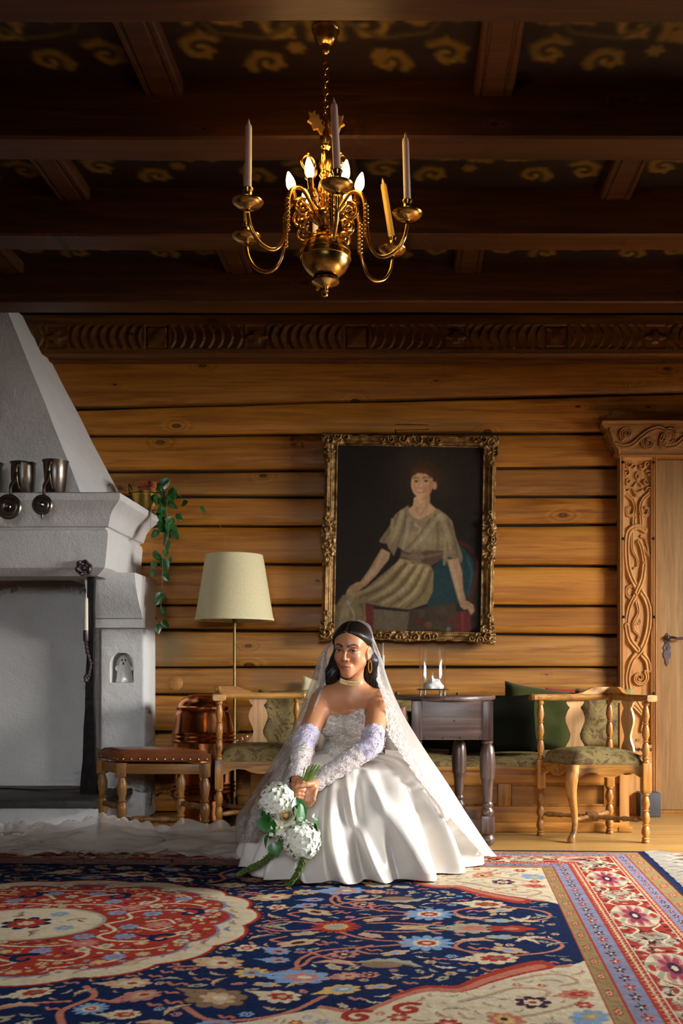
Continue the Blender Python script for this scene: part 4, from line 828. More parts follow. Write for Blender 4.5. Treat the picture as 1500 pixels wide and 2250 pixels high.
def pillow(name, w, h, th, mat, label, loc, rot, seed=0, crease=.0):
    """plump square cushion standing on its lower edge, origin at the bottom centre"""
    n = 21; mb = MB()
    for sgn in (-1, 1):
        P = np.zeros((n, n, 3))
        for i in range(n):
            for j in range(n):
                u, v = 2*i/(n-1)-1, 2*j/(n-1)-1; f = max(0, (1-u**4)*(1-v**4))**.5; k = 1-.06*(1-abs(u)**3)*abs(v)**3-.0; kk = 1-.06*(1-abs(v)**3)*abs(u)**3
                nz = mnoise.noise(Vector((u*1.5+seed, v*1.5, sgn)))*.3; P[i, j] = (u*w/2*kk, sgn*th/2*f*(1+nz), h/2+v*h/2*k)
        mb.grid(P)
    o = mb.build(name, mat, None, 60); o.location = loc; o.rotation_euler = rot; tag(o, label, 'cushion', 'cushions along the back wall'); return o
pillow('cushion', .44, .37, .17, M_green, 'olive green velvet cushion with raised corner, behind the honey wood chair beside the door', ((1180-PX)*5.6/F, 5.70, CZ+.012), (-.22, .16, .1), 3)
pillow('cushion', .5, .33, .16, M_greend, 'dark green velvet cushion beside the walnut table legs', ((1085-PX)*5.45/F, 5.48, CZ+.004), (-.25, -.04, -.05), 5)
pillow('cushion', .5, .22, .16, M_green, 'low green velvet cushion under the walnut table apron', ((990-PX)*5.55/F, 5.80, CZ+.012), (-.2, 0, .0), 8)
pillow('cushion', .34, .36, .13, M_tap, 'tapestry cushion leaning at the bench end by the carved post', ((1332-PX)*5.66/F, 5.70, CZ+.006), (-.14, 0, -.1), 11)
pillow('cushion', .34, .35, .07, M_redc, 'red cushion showing above the corner chair rail', ((1262-PX)*5.87/F, 5.895, CZ+.012), (-.03, 0, .06), 14)
pillow('cushion', .16, .26, .07, M_pink, 'small pink cushion beside the bride', ((872-PX)*5.30/F, 5.36, CZ+.002), (-.2, -.12, .1), 17)
# narrow shelf bench behind the left chair, with two cushions
nb = empty('narrow_bench', (-.7, 5.93, 0), label='narrow pine ledge behind the left corner chair', cat='bench')
MB().box(-.22, .25, -.13, .13, .36, .39, .004).build('seat_board', M_bench, nb); MB().box(-.22, .25, -.11, -.085, .0, .362, .003).build('front_board', M_bench, nb)
pillow('cushion', .30, .36, .13, M_tap, 'green tapestry cushion seen through the left corner chair back', ((622-PX)*5.88/F, 5.875, .398), (-.05, 0, .0), 21)
pillow('cushion', .22, .40, .06, M_cream, 'cream cushion with a pointed corner above the left chair rail', ((668-PX)*6.0/F, 6.035, .425), (-.02, .25, .0), 25)

# ---------------------------------------------------------------- floor lamp
LYY = 5.84; lxx = (515-PX)*LYY/F; lamp = empty('floor_lamp', (lxx, LYY, 0), label='floor lamp with cream tapered shade on a thin brass pole', cat='lamp')
zt, zb_ = HC+(PY-1220)*LYY/F, HC+(PY-1364)*LYY/F; rt, rb = 62*LYY/F, 86*LYY/F
MB().lathe([(rb-.002, zb_+.002), (rb, zb_), (rb+.001, zb_+.012), (rb-.0005-(rb-rt)*.07, zb_+.022), (rt+(rb-rt)*.07, zt-.022), (rt+.001, zt-.012), (rt, zt), (rt-.002, zt-.002), (rt-.002, zt-.01), (rb-.003, zb_+.004)], seg=64).build('lamp_shade', M_shade, lamp, 30)
MB().lathe([(0, 0), (.075, 0), (.078, .006), (.07, .014), (.02, .022), (.009, .04), (.0085, zb_-.03), (.012, zb_-.028), (.014, zb_-.01), (.012, zb_+.01), (.008, zb_+.02), (.006, zt-.05), (0, zt-.05)], seg=16).build('pole', M_polebrass, lamp, 40)
mb = MB(); 
for k in range(3): a = k*2*pi/3; mb.tube([(0, 0, zt-.05), ((rt-.001)*cos(a), (rt-.001)*sin(a), zt-.008)], .0018, 6)
mb.build('spider', M_brassp, lamp)
# ---------------------------------------------------------------- copper churn
cy_ = 5.80; cxx = (447-PX)*cy_/F; kc = empty('copper_churn', (cxx, cy_, 0), label='big polished copper churn with ribbed bands behind the leather stool', cat='churn')
cz_ = lambda y: HC-(y-PY)*5.72/F
rr = .172
MB().lathe([(0, .003), (rr*.80, .003), (rr*.86, .01), (rr*.86, .04), (rr*.9, .12), (rr*1.02, cz_(1755)), (rr*1.03, cz_(1745)), (rr*1.07, cz_(1741)), (rr*1.03, cz_(1736)), (rr*1.07, cz_(1732)), (rr*1.03, cz_(1727)), (rr*1.07, cz_(1723)), (rr*1.03, cz_(1718)), (rr*1.03, cz_(1640)), (rr*1.03, cz_(1632)), (rr*1.08, cz_(1628)), (rr*1.03, cz_(1624)), (rr*1.07, cz_(1619)), (rr*1.02, cz_(1615)), (rr*1.06, cz_(1610)), (rr*1.01, cz_(1606)), (rr*.93, cz_(1570)), (rr*.87, cz_(1562)), (rr*.90, cz_(1559)), (rr*.90, cz_(1554)), (rr*.85, cz_(1551))], seg=64).build('body', M_copper, kc, 35)
MB().lathe([(rr*.85, cz_(1551)), (rr*.80, cz_(1543)), (rr*.68, cz_(1534)), (rr*.5, cz_(1529)), (rr*.45, cz_(1527)), (0, cz_(1526))], seg=48).build('lid', M_copper, kc, 35)
gb = MB().lathe([(0, 0), (.05, 0), (.056, .012), (.05, .05), (.03, .075), (.018, .085), (.017, .11), (.02, .112), (.02, .116)], seg=24).build('glass_flask', M_glass, None, 40); gb.location = (-.90, 5.42, .475); tag(gb, 'small clear glass flask on the left corner chair seat', 'flask')
# picture cord socket and the brass picture light
sk = empty('wall_socket', tuple(W(838, 1452, WALL_Y-.02)), label='small black and white socket hanging from a wire under the painting', cat='socket')
MB().box(-.018, .004, -.012, .014, -.035, .03, .005).build('housing', M_blackm, sk); MB().box(.004, .018, -.014, .012, -.04, .035, .005).build('cover', M_ceram, sk); MB().tube([(.008, 0, .03), (.010, 0, .11)], .0022, 6).build('wire', M_ceram, sk)
pl_ = empty('picture_light', tuple(W(905, 938, 5.99)), label='thin brass picture light above the portrait', cat='picture light')
MB().tube([(-.10, 0, -.018), (.10, 0, -.014), (.10, 0, .012), (-.10, 0, .016)], .0025, 6, closed=True).build('frame', M_brass, pl_); MB().tube([(-.1, 0, -.018), (-.1, .04, -.03), (-.1, .1, -.03)], .004, 6).build('bracket', M_iron, pl_)
# ---------------------------------------------------------------- Persian carpet: woven pattern drawn knot by knot into the pile
RU, RV, FU, FV = 2.336, 1.46, 1.815, 1.03; RX0, RY0, RT = -1.284, 3.35, .044
us = np.concatenate([np.arange(-RU, -.75, .010), np.arange(-.75, RU+.001, .0037)]); vv_ = np.concatenate([np.arange(-RV, -1.25, .01), np.arange(-1.25, RV+.001, .0047)])
cN, cR, cI, cL, cG, cS, cP, cB, cW, cK, cGr, cPu, cY, cD = [np.array(lin(c)) for c in ((3, 31, 74), (166, 40, 9), (208, 190, 154), (122, 128, 154), (150, 122, 72), (190, 110, 82), (186, 118, 106), (116, 152, 188), (136, 106, 76), (70, 24, 30), (158, 156, 130), (64, 26, 52), (206, 168, 84), (196, 160, 116))]
cv = Canvas(us, vv_); X, Y = np.meshgrid(us, vv_); cv.c[:] = cN
rr_ = random.Random(4)
def both(fn, u, v, *a):
    """motifs repeat mirrored across the long axis of the carpet"""
    fn(u, v, 1, *a)
    if abs(v) > .03: fn(u, -v, -1, *a)
def ros(u, v, s, r, n, c1, c2, c3, out=None):
    if out is not None: cv.star(u, v, r*1.13, n, out, .62)
    cv.star(u, v, r, n, c1, .6); cv.star(u, v, r*.52, n, c2, .7); cv.ell(u, v, r*.22, r*.2, c3)
def pal(u, v, s, r, rot, c1, c2, c3, out=cK):
    rot *= s; cv.star(u, v, r*1.08, 9, out, .72, rot, 1.15, .9); cv.star(u, v, r, 9, c1, .74, rot, 1.15, .9); du, dv = cos(rot), sin(rot)
    cv.star(u+du*r*.12, v+dv*r*.12, r*.62, 7, c2, .66, rot, 1.1, .8); cv.ell(u+du*r*.2, v+dv*r*.2, r*.26, r*.19, c3, rot); cv.poly([(u-du*r*1.0-dv*r*.3, v-dv*r*1.0+du*r*.3), (u-du*r*1.9, v-dv*r*1.9), (u-du*r*1.0+dv*r*.3, v-dv*r*1.0-du*r*.3)], c1)
def lfm(u, v, s, r, rot, c1, c2=None):
    rot *= s; t = np.linspace(-1, 1, 17); top = .30*(1-t**2)*(1+.28*np.cos(t*13)); bot = -.2*(1-t**2); cy = .32*s*(1-t**2)
    p = np.concatenate([np.stack([t, cy+top*s], 1), np.stack([t[::-1], (cy+bot*s)[::-1]], 1)])*r; p = np.stack([u+p[:, 0]*cos(rot)-p[:, 1]*sin(rot), v+p[:, 0]*sin(rot)+p[:, 1]*cos(rot)], 1); cv.poly(p, c1)
    q = np.stack([t, cy*.9], 1)*r*.8; q = np.stack([u+q[:, 0]*cos(rot)-q[:, 1]*sin(rot), v+q[:, 0]*sin(rot)+q[:, 1]*cos(rot)], 1); cv.stroke(q[::2], r*.05, cK if c2 is None else c2)
def bud(u, v, s, r, rot, c1, c2):
    rot *= s; cv.star(u, v, r*1.1, 5, cK, .66, rot, 1.4, .7); cv.star(u, v, r, 5, c1, .66, rot, 1.4, .7); cv.ell(u, v, r*.45, r*.25, c2, rot)
def vine(pts, w=.0065, col=cS):
    p = bez(pts, 7)
    for s in (1, -1): cv.stroke(p*np.array((1, s)), w, col)
# ivory corner spandrels
bu = np.array([.55, .75, .95, 1.1, 1.2, 1.28, 1.36, 1.45, 1.52, 1.60, 1.68, 1.76, 1.815]); bv = np.array([1.06, 1.0, .90, .80, .83, .74, .66, .66, .58, .50, .44, .42, .36])
blim = np.interp(us, bu, bv, left=1.2); iv = (np.abs(Y) > blim[None]) & (np.abs(X) < FU) & (np.abs(Y) < FV); 
# field vines first
vine([(.78, 0), (.86, -.06), (.95, -.05), (1.0, -.02)]); vine([(1.06, -.06), (1.12, -.12), (1.2, -.16), (1.3, -.17)]); vine([(1.4, -.2), (1.46, -.26), (1.53, -.3), (1.55, -.35)]); vine([(1.15, -.05), (1.25, -.06), (1.4, -.03)]); vine([(1.5, -.3), (1.44, -.22), (1.5, -.13), (1.62, -.1), (1.74, -.13), (1.77, -.2), (1.72, -.27), (1.6, -.32)])
vine([(.86, -.52), (.95, -.5), (1.0, -.44), (1.02, -.36), (1.09, -.32)]); vine([(1.0, -.5), (.98, -.4), (1.02, -.3), (1.1, -.26), (1.2, -.23), (1.3, -.2)]); vine([(.62, -.47), (.7, -.46), (.8, -.46), (.95, -.52)]); vine([(.45, -.66), (.5, -.74), (.46, -.85), (.5, -.95)], .009); vine([(.45, -.78), (.36, -.8), (.28, -.86)]); vine([(.5, -.76), (.58, -.78), (.62, -.73)]); vine([(1.18, -.22), (1.14, -.27), (1.18, -.31), (1.25, -.31)]); vine([(.8, -.2), (.83, -.25), (.9, -.27)]); vine([(.9, -.13), (.86, -.17), (.9, -.2)]); vine([(.75, -.8), (.85, -.9), (1., -.86), (1.1, -.72)], .008); vine([(.2, -.75), (.1, -.85), (-.1, -.8), (-.3, -.86)]); vine([(1.0, -.3), (1.06, -.36), (1.14, -.4), (1.22, -.4)])
MOT = [('palB', .752, -.421, .068), ('rosG', .867, -.515, .05), ('palS', 1.007, -.548, .078), ('dia', .803, -.267, .04), ('skyP', .902, -.296, .04), ('skyP', .915, -.39, .036), ('tul', .95, -.2, .054), ('bud', .954, -.09, .036), ('sun', 1.045, 0, .085), ('lfG', .837, -.035, .06), ('lfI', .828, -.141, .05), ('rosP', 1.107, -.32, .048), ('lfB', 1.09, -.424, .07), ('palW', .819, -.739, .08), ('palR', .98, -.723, .055), ('palY', 1.134, -.657, .05), ('lfI', .748, -.83, .05), ('palP', 1.135, -.535, .04), ('starS', 1.35, -.186, .09), ('fish', 1.247, -.423, .085), ('palGr', 1.489, 0, .075), ('brk', 1.3, -.02, .075), ('red', 1.623, 0, .05), ('lfB', 1.501, -.165, .068), ('bud', 1.258, -.299, .036), ('bud', 1.169, -.104, .036), ('palO', 1.547, -.345, .07), ('lfG', 1.338, -.30, .03), ('budG', 1.588, -.105, .04), ('bud', 1.602, -.255, .045), ('rosP', 1.2, -.52, .03), ('bird', 1.68, -.13, .06), ('lfG', 1.755, -.19, .045), ('palO', .328, -.72, .05), ('palB', .554, -.625, .055), ('starS', .525, -.83, .045), ('palP', .621, -.731, .05), ('lfG', .653, -.59, .04), ('lfB', .335, -.83, .06), ('lfI', .468, -.71, .04), ('palR', .62, -.87, .04), ('palO', .1, -.83, .06), ('lfI', .2, -.74, .05), ('skyP', -.05, -.75, .045), ('palB', -.2, -.86, .06), ('lfG', -.35, -.76, .05), ('palS', .24, -.93, .05), ('rosG', .02, -.95, .04), ('lfB', .72, -.94, .06), ('skyP', .86, -.93, .04), ('rosP', -.4, -.9, .04), ('lfI', 1.02, -.62, .045), ('lfG', .68, -.33, .03), ('bud', .93, -.62, .03), ('lfI', .8, -.6, .04)]
for t, u, v, r in MOT:
    a = rr_.uniform(-.7, .7)
    if t == 'palB': both(pal, u, v, r, a, cD, cI, cR)
    elif t == 'palS': both(pal, u, v, r, a, cB, cP, cI)
    elif t == 'palW': both(pal, u, v, r, a, cW, cD, cI)
    elif t == 'palR': both(pal, u, v, r, a, cI, cR, cD)
    elif t == 'palY': both(pal, u, v, r, a, cY, cB, cI)
    elif t == 'palP': both(pal, u, v, r, a, cP, cD, cR)
    elif t == 'palO': both(pal, u, v, r, a, cI, cR, cW)
    elif t == 'palGr': both(pal, u, v, r, 0, cGr, cS, cP)
    elif t == 'rosG': both(ros, u, v, r, 9, cY, cB, cR, cK)
    elif t == 'rosP': both(ros, u, v, r, 8, cP, cK, cI, None)
    elif t == 'starS': both(ros, u, v, r, 12, cB, cI, cR, None); both(lambda a_, b_, s, q: cv.ell(a_, b_, q, q*.9, cR), u, v, r*.34); both(lambda a_, b_, s, q: cv.ell(a_, b_, q, q*.8, cI), u, v, r*.17)
    elif t == 'sun': ros(u, v, 1, r, 18, cR, cY, cW); cv.star(u, v, r*.4, 14, cGr, .8)
    elif t == 'dia': both(ros, u, v, r, 6, cI, cR, cI, cK)
    elif t == 'skyP': both(pal, u, v, r, a, cB, cP, cK)
    elif t == 'tul': both(bud, u, v, r, a, cD, cK)
    elif t == 'bud': both(bud, u, v, r, a, cD, cB)
    elif t == 'budG': both(bud, u, v, r, a, cGr, cB)
    elif t == 'red': both(bud, u, v, r*1.2, 0, cR, cS)
    elif t == 'lfG': both(lfm, u, v, r, a, cGr)
    elif t == 'lfI': both(lfm, u, v, r, a+.6, cD)
    elif t == 'lfB': both(lfm, u, v, r, a*.4, cD, cP)
    elif t == 'fish': both(lfm, u, v, r*1.2, -.2, cGr, cW); both(lambda a_, b_, s, q: cv.ell(a_-.02, b_, q, q*.55, cW), u, v, r*.7)
    elif t == 'brk': both(lfm, u, v-.02, r, -.1, cD, cW)
    elif t == 'bird': both(lfm, u, v, r, .5, cI, cD); both(lfm, u-.01, v-.02, r*.7, -.8, cI, cD)
# small leaves and buds fill the open navy ground
def is_bg(u, v, r, col):
    w = cv.win(u-r, u+r, v-r, v+r); return w is not None and np.abs(cv.c[w[0]]-col).sum(-1).max() < 1e-6
for k in range(5200):
    u, v = rr_.uniform(-.75, FU-.04), rr_.uniform(.04, FV-.02); r = rr_.choice((.034, .028, .022, .017))
    if u < .1 and v < .6: continue
    if is_bg(u, v, r, cN) and is_bg(u, -v, r, cN):
        q = rr_.random(); a = rr_.uniform(-1.2, 1.2)
        if q < .34: both(lfm, u, v, r*1.15, a, [cGr, cD, cD, cI][k % 4])
        elif q < .6: both(bud, u, v, r*.95, a, [cD, cP, cGr][k % 3], [cB, cR, cK][k % 3])
        elif q < .82: both(ros, u, v, r*.9, 6, [cP, cD, cB, cI][k % 4], cK, cI)
        else: vine([(u-r, v-r*.3), (u-r*.2, v+r*.6), (u+r*.5, v), (u+r*1.1, v+r*.5)], .005)
# spandrels over the field
cv.c[iv] = cI
edge = np.stack([bu, bv], 1)
for s in (1, -1):
    e = bez(edge[3:12], 6)*np.array((1, s)); cv.stroke(e-np.array((0, .006*s)), .010, cS); p = bez(edge[5:11]-np.array((0, .03)), 6)*np.array((1, s)); cv.stroke(p, .012, cR, .045); cv.stroke(p+np.array((0, .01*s)), .006, cS, .02)
    for u_, v_, r in ((1.2, .86, .03), (1.32, .80, .028)): cv.stroke(spiral(u_, v_*s, r*1.6, .01, 1, 1.1), .010, cR)
    w_ = lambda pts: cv.stroke(bez([(a, b*s) for a, b in pts], 7), .009, np.array(lin((176, 146, 112))), .006)
    w_([(1.45, .74), (1.53, .68), (1.6, .62), (1.68, .64), (1.66, .7), (1.6, .69)]); w_([(1.6, .55), (1.68, .5), (1.74, .5), (1.77, .56), (1.72, .6)]); w_([(1.52, .82), (1.6, .84), (1.7, .78), (1.76, .72), (1.79, .64)]); w_([(1.3, .92), (1.42, .9), (1.5, .94), (1.6, .92)]); w_([(1.05, .98), (1.15, .94), (1.28, .95)])
for t, u, v, r in (('purp', 1.635, -.735, .05), ('palR', 1.755, -.665, .042), ('rosR', 1.764, -.75, .026), ('palS', 1.765, -.84, .05), ('lf', 1.5, -.72, .045), ('lf', 1.44, -.8, .04), ('palP', 1.56, -.87, .05), ('rosR', 1.42, -.9, .035), ('lf', 1.68, -.9, .04), ('rosR', 1.3, -.86, .03), ('palS', 1.2, -.95, .04), ('lf', 1.6, -.97, .04), ('purp', 1.38, -.97, .03), ('rosR', 1.72, -.97, .03), ('lf', 1.05, -.96, .04), ('lf', 1.7, -.56, .035)):
    if t == 'purp': both(ros, u, v, r, 7, cPu, cI, cR)
    elif t == 'palR': both(pal, u, v, r, .3, cS, cR, cS, cD)
    elif t == 'rosR': both(ros, u, v, r, 6, cR, cS, cI)
    elif t == 'palS': both(pal, u, v, r, 1., cB, cGr, cY, cGr)
    elif t == 'palP': both(pal, u, v, r, 2., cS, cY, cPu, cD)
    else: both(lfm, u, v, r, rr_.uniform(-1, 1), np.array(lin((170, 158, 140))), cW)
for k in range(2500):
    u, v = rr_.uniform(.6, FU-.03), rr_.uniform(.35, FV-.02); r = rr_.choice((.03, .022, .017))
    if is_bg(u, v, r, cI) and is_bg(u, -v, r, cI):
        if k % 3: both(lfm, u, v, r*1.1, rr_.uniform(-1.5, 1.5), [np.array(lin((176, 158, 132))), cGr, np.array(lin((186, 150, 124)))][k % 3], cW)
        else: both(ros, u, v, r*.85, 6, [cS, cR, cB, cW][(k//3) % 4], cY, cI)
# scalloped red medallion
th = np.linspace(0, 2*pi, 480, endpoint=False)
def med(k, sc=.045): return np.stack([.742*k*np.sign(np.cos(th))*np.abs(np.cos(th))**.92*(1+sc*(np.abs(np.sin(th*9))**.8-.5)), .67*k*np.sign(np.sin(th))*np.abs(np.sin(th))**.92*(1+sc*(np.abs(np.sin(th*9))**.8-.5))], 1)
cv.poly(med(1.035), cK); cv.poly(med(1.025), cR); cv.poly(med(1.008), cI)
for k in range(48): a = 2*pi*(k+.5)/48; lfm(.742*.945*cos(a), .67*.945*sin(a), 1, .034, a+pi/2+.3, [cGr, cP, cD, cL][k % 4], cW)
cv.poly(med(.895, .06), cL); cv.poly(med(.88, .06), cR)
def vineI(pts): 
    p = bez(pts, 7)
    for s in (1, -1):
        for q in (1, -1): cv.stroke(p*np.array((q, s)), .0075, cI, .005)
vineI([(.27, 0), (.33, -.08), (.30, -.15), (.36, -.2), (.46, -.2), (.54, -.14), (.58, -.06)]); vineI([(.2, -.2), (.28, -.24), (.38, -.3), (.48, -.3), (.55, -.26)]); vineI([(.0, -.26), (.1, -.28), (.2, -.27), (.27, -.23)]); vineI([(.3, -.28), (.34, -.36), (.3, -.42), (.22, -.42)]); vineI([(.05, -.36), (.1, -.42), (.16, -.45), (.1, -.5), (.0, -.5)]); vineI([(.42, -.33), (.45, -.4), (.38, -.46), (.28, -.5)]); vineI([(.4, -.04), (.46, -.07), (.5, -.02)])
for q in (1, -1):
    for t, u, v in (('s', .255, -.158), ('s', .385, -.15), ('s', .186, -.325), ('s', .43, -.378), ('p', .285, -.236), ('i', .365, -.262), ('i', .31, -.312), ('b', .462, -.225), ('b', .403, -.435), ('i', .325, -.535), ('b', .197, -.54), ('g', .365, -.478), ('b', .505, -.343), ('n', .17, -.41), ('n', .51, -.17), ('i', .56, -.1), ('i', .58, -.2), ('b', .5, -.44), ('s', .08, -.45), ('i', .0, -.4), ('b', .08, -.34), ('i', .09, -.58), ('p', .45, 0), ('b', .54, 0), ('s', .36, -.03)):
        if t == 's': both(ros, q*u, v, .036, 7, cB, cL, cP)
        elif t == 'p': both(ros, q*u, v, .048, 9, cP, cS, cD)
        elif t == 'i': both(ros, q*u, v, .027, 6, cI, cGr, cW)
        elif t == 'b': both(ros, q*u, v, .025, 6, cD, cY, cI)
        elif t == 'g': both(lfm, q*u, v, .04, .3, cGr)
        elif t == 'n':
            for s in (1, -1): p = spiral(q*u, v*s, .05, .012, 1.2, .9*s, 22); cv.stroke(p, .014, cN, .006); cv.stroke(np.array([p[0], p[0]+np.array((-.08*q, -.02*s)), p[0]+np.array((-.13*q, .01*s))]), .012, cN, .003)
for k in range(2600):
    u, v = rr_.uniform(.0, .64), rr_.uniform(.0, .58); r = rr_.choice((.024, .018, .014))
    if (u/.26)**2+(v/.22)**2 < 1.15: continue
    if is_bg(u, v, r, cR) and is_bg(u, -v, r, cR):
        for q in (1, -1):
            if k % 2: both(lfm, q*u, v, r*1.15, rr_.uniform(-1.5, 1.5), [cD, cI, cGr, cN][k % 4], cK)
            else: both(ros, q*u, v, r*.85, 6, [cD, cI, cL][k % 3], cY, cK)
ring = np.stack([np.cos(th), np.sin(th)], 1); cv.poly(ring*np.array((.262, .222)), cGr); cv.poly(ring*np.array((.248, .208)), cI)
ros(0, 0, 1, .085, 8, cN, cR, cI); cv.star(0, 0, .062, 8, cR, .8); ros(0, 0, 1, .03, 6, cI, cD, cI)
for k in range(8):
    a = 2*pi*(k+.5)/8; x, y = .165*cos(a), .14*sin(a)
    if k % 2: ros(x, y, 1, .034, 6, cB, cGr, cI)
    else: lfm(x, y, 1, .038, a, cGr); lfm(x*1.15, y*.8, 1, .022, a+2, cR)
# borders, worked outwards from the field
B = np.maximum((np.abs(X)-FU)/(RU-FU), (np.abs(Y)-FV)/(RV-FV)); onU = ((np.abs(X)-FU)/(RU-FU)) > ((np.abs(Y)-FV)/(RV-FV)); S_ = np.where(onU, Y, X*1.0)   # position across (0..1) and along the border
bands = [(0, cR), (.012, cG), (.095, cR), (.11, cL), (.235, cR), (.25, cR), (.305, cI), (.312, cR), (.64, cI), (.648, cR), (.70, cL), (.79, cR), (.805, cG), (.925, cK), (.945, cN), (1.01, cN)]
for (b0, c), (b1, _) in zip(bands[:-1], bands[1:]): m = (B >= b0) & (B < b1); cv.c[m] = c
inb = B >= 0
def rep(bc, bh, per, fn, phase=0.):
    """fn(a,b): a along one repeat (-.5...5), b across (-1..1) -> list of (mask,colour)"""
    b = (B-bc)/bh; m0 = (np.abs(b) < 1) & inb; a = ((S_/per+phase) % 1.0)-.5
    for mk, col in fn(a, b): cv.c[m0 & mk] = col
def fl_gold(a, b): 
    r = np.hypot(a*1.6, b*.55); th_ = np.arctan2(b*.55, a*1.6); return [(np.abs(b-.7*np.sin(a*2*pi)) < .14, cW), (r < .36*(.8+.2*np.cos(th_*6)), cR), (r < .2, cD), (r < .1, cR)]
def fl_lav(a, b):
    a2 = ((a*3+.5) % 1)-.5; k = np.floor(a*3+.5); r = np.hypot(a2*.95, b*.75); th_ = np.arctan2(b*.75, a2*.95); c = [(np.abs(b-.55*np.sin(a*6*pi+1)) < .1, cP), (r < .42*(.62+.38*np.cos(th_*5+k)), cK)]
    return c+[((k == 0) & (r < .40*(.65+.35*np.cos(th_*5))), cR), ((k != 0) & (r < .40*(.62+.38*np.cos(th_*5+k))), cPu), (r < .1, cI)]
def zig(a, b): return [(np.abs(((a*4) % 1)-.5)*2 > np.abs(b)*.4+.55, cD), (np.hypot((((a*4) % 1)-.5)*.8, b*.8) < .22, cI)]
def main(a, b):
    r = np.hypot(a*3.1, b*.9); n1 = vnoise(X*1.0, Y, 34, 21); n2 = vnoise(X, Y, 52, 22); car = (np.abs(a)*2.1+np.abs(b)**3*.5) < .56
    mo = [(n1 > .58, cGr), (n1 > .66, cI), (n2 > .63, cK), ((np.abs(a) > .36) & (np.abs(b) < .9-(.5-np.abs(a))*3) & (n1 < .5), cGr), (np.abs(np.abs(b)-.5-.2*np.sin(a*25)) < .06, cI), (car, cR), ((np.abs(a)*2.1+np.abs(b)**3*.5) < .52, cI)]
    rd = np.hypot(a*2.4, b); th_ = np.arctan2(b, a*2.4); cin = (np.abs(a)*2.1+np.abs(b)**3*.5) < .5
    return mo+[(cin & (np.abs(np.sin(th_*5+rd*3)) > .8), cGr), (cin & (rd < .62*(.6+.4*np.abs(np.cos(th_*4)))), cP), (cin & (rd < .5*(.5+.5*np.abs(np.cos(th_*4+.4)))), np.array(lin((150, 50, 70)))), (cin & (rd < .22), cPu), (cin & (np.hypot(a*2.4, np.abs(b)-.75) < .13), cR), (cin & (rd < .1), cI)]
rep(.053, .04, .145, fl_gold); rep(.173, .06, .24, fl_lav); rep(.278, .026, .12, zig); rep(.476, .163, .62, main, .18); rep(.674, .024, .12, zig); rep(.745, .044, .22, fl_lav, .3); rep(.865, .057, .16, fl_gold, .2)
gm = cv.c.mean(-1, keepdims=True); cv.c = (cv.c*.88+gm*.12)*.80
cv.c *= (.80+.40*vnoise(X, Y*2.5, 26, 30, 4))[..., None]
zr = .009+.0016*vnoise(X, Y, 90, 31, 2)+.004*np.exp(-((X-.9)/.5)**2-((Y+.72)/.05)**2)
v = np.stack([RX0+X+RT*Y, RY0+Y-RT*X, zr], -1).reshape(-1, 3)
me = npmesh('pile', v, gridfaces(len(vv_), len(us)), True, None, cv.c.reshape(-1, 3))
rug = empty('persian_rug', (RX0, RY0, 0), label='large Persian rug with navy field, red medallion and ivory corners under the bride', cat='rug'); rinv = Matrix.Translation((-RX0, -RY0, 0))
M_pile = vcol('wool_pile', .92, .08, (420., .5))
o = link('pile', me, M_pile, rug); o.matrix_parent_inverse = rinv
mb = MB(); e = np.array([(-RU, -RV), (RU, -RV), (RU, RV), (-RU, RV)]); e = np.stack([RX0+e[:, 0]+RT*e[:, 1], RY0+e[:, 1]-RT*e[:, 0]], 1)
mb.grid(np.array([[(x, y, .0095) for x, y in e], [(x, y, .001) for x, y in e]]).transpose(1, 0, 2), cu=True)
o = mb.build('edge_binding', flat('navy_binding', (16, 30, 70), .9), rug); o.matrix_parent_inverse = rinv
# knotted fringe at the end
M_fringe = flat('fringe_cotton', (138, 130, 116), .9)
mb = MB(); mb2 = MB(); n = 170
for k in range(n):
    t = -RV+2*RV*(k+.5)/n; L = .13+.05*rr_.random(); dv = rr_.uniform(-.03, .03); pts = []
    for i in range(5): q = i/4; u = RU+L*q; vq = t+dv*q*q+.006*sin(q*9+k); pts.append((RX0+u+RT*vq, RY0+vq-RT*u, .007-.003*q+.003*sin(q*7+k)))
    mb.tube(pts, [.006, .0065, .006, .006, .003], 5)
o = mb.build('fringe', M_fringe, rug); o.matrix_parent_inverse = rinv; o['kind'] = 'stuff'

# ---------------------------------------------------------------- the portrait in its gilt frame
PW_, PH_ = 380*6.0/F, 449*6.0/F; pcx = W(898, 1185, 6.0)
port = empty('portrait_painting', (pcx[0], 5.985, pcx[2]), label='gilt framed oil portrait of a seated woman in a pale draped dress', cat='painting'); port.rotation_euler = (0, R(1.05), 0)
# canvas coordinates follow a 1500 x 1705 layout sheet; (sx,sy) -> metres about the centre
def K(p): p = np.asarray(p, float); return np.stack([(p[..., 0]-745)*.000812, -(p[..., 1]-868)*.000812], -1)
pv_ = Canvas(np.linspace(K((198, 0))[0], K((1300, 0))[0], 330), np.linspace(K((0, 1552))[1], K((0, 178))[1], 410)); X, Y = np.meshgrid(pv_.xs, pv_.ys)
n = vnoise(X, Y*.5, 6, 40, 4); pv_.c[:] = np.array(lin((30, 25, 21)))*(.55+.9*n[..., None]); gl = np.exp(-((X-.08)/.25)**2-((Y-.42)/.2)**2); pv_.c += gl[..., None]*np.array(lin((62, 50, 38)))*.6; pv_.c *= (1-.35*np.exp(-((X+.36)/.2)**2))[..., None]
def pp(pts, rgb): pv_.poly(K(pts), lin(rgb))
def ps(pts, w, rgb, w1=None, b=.8): pv_.stroke(bez(K(pts), 6), w*.000812, lin(rgb), None if w1 is None else w1*.000812, b)
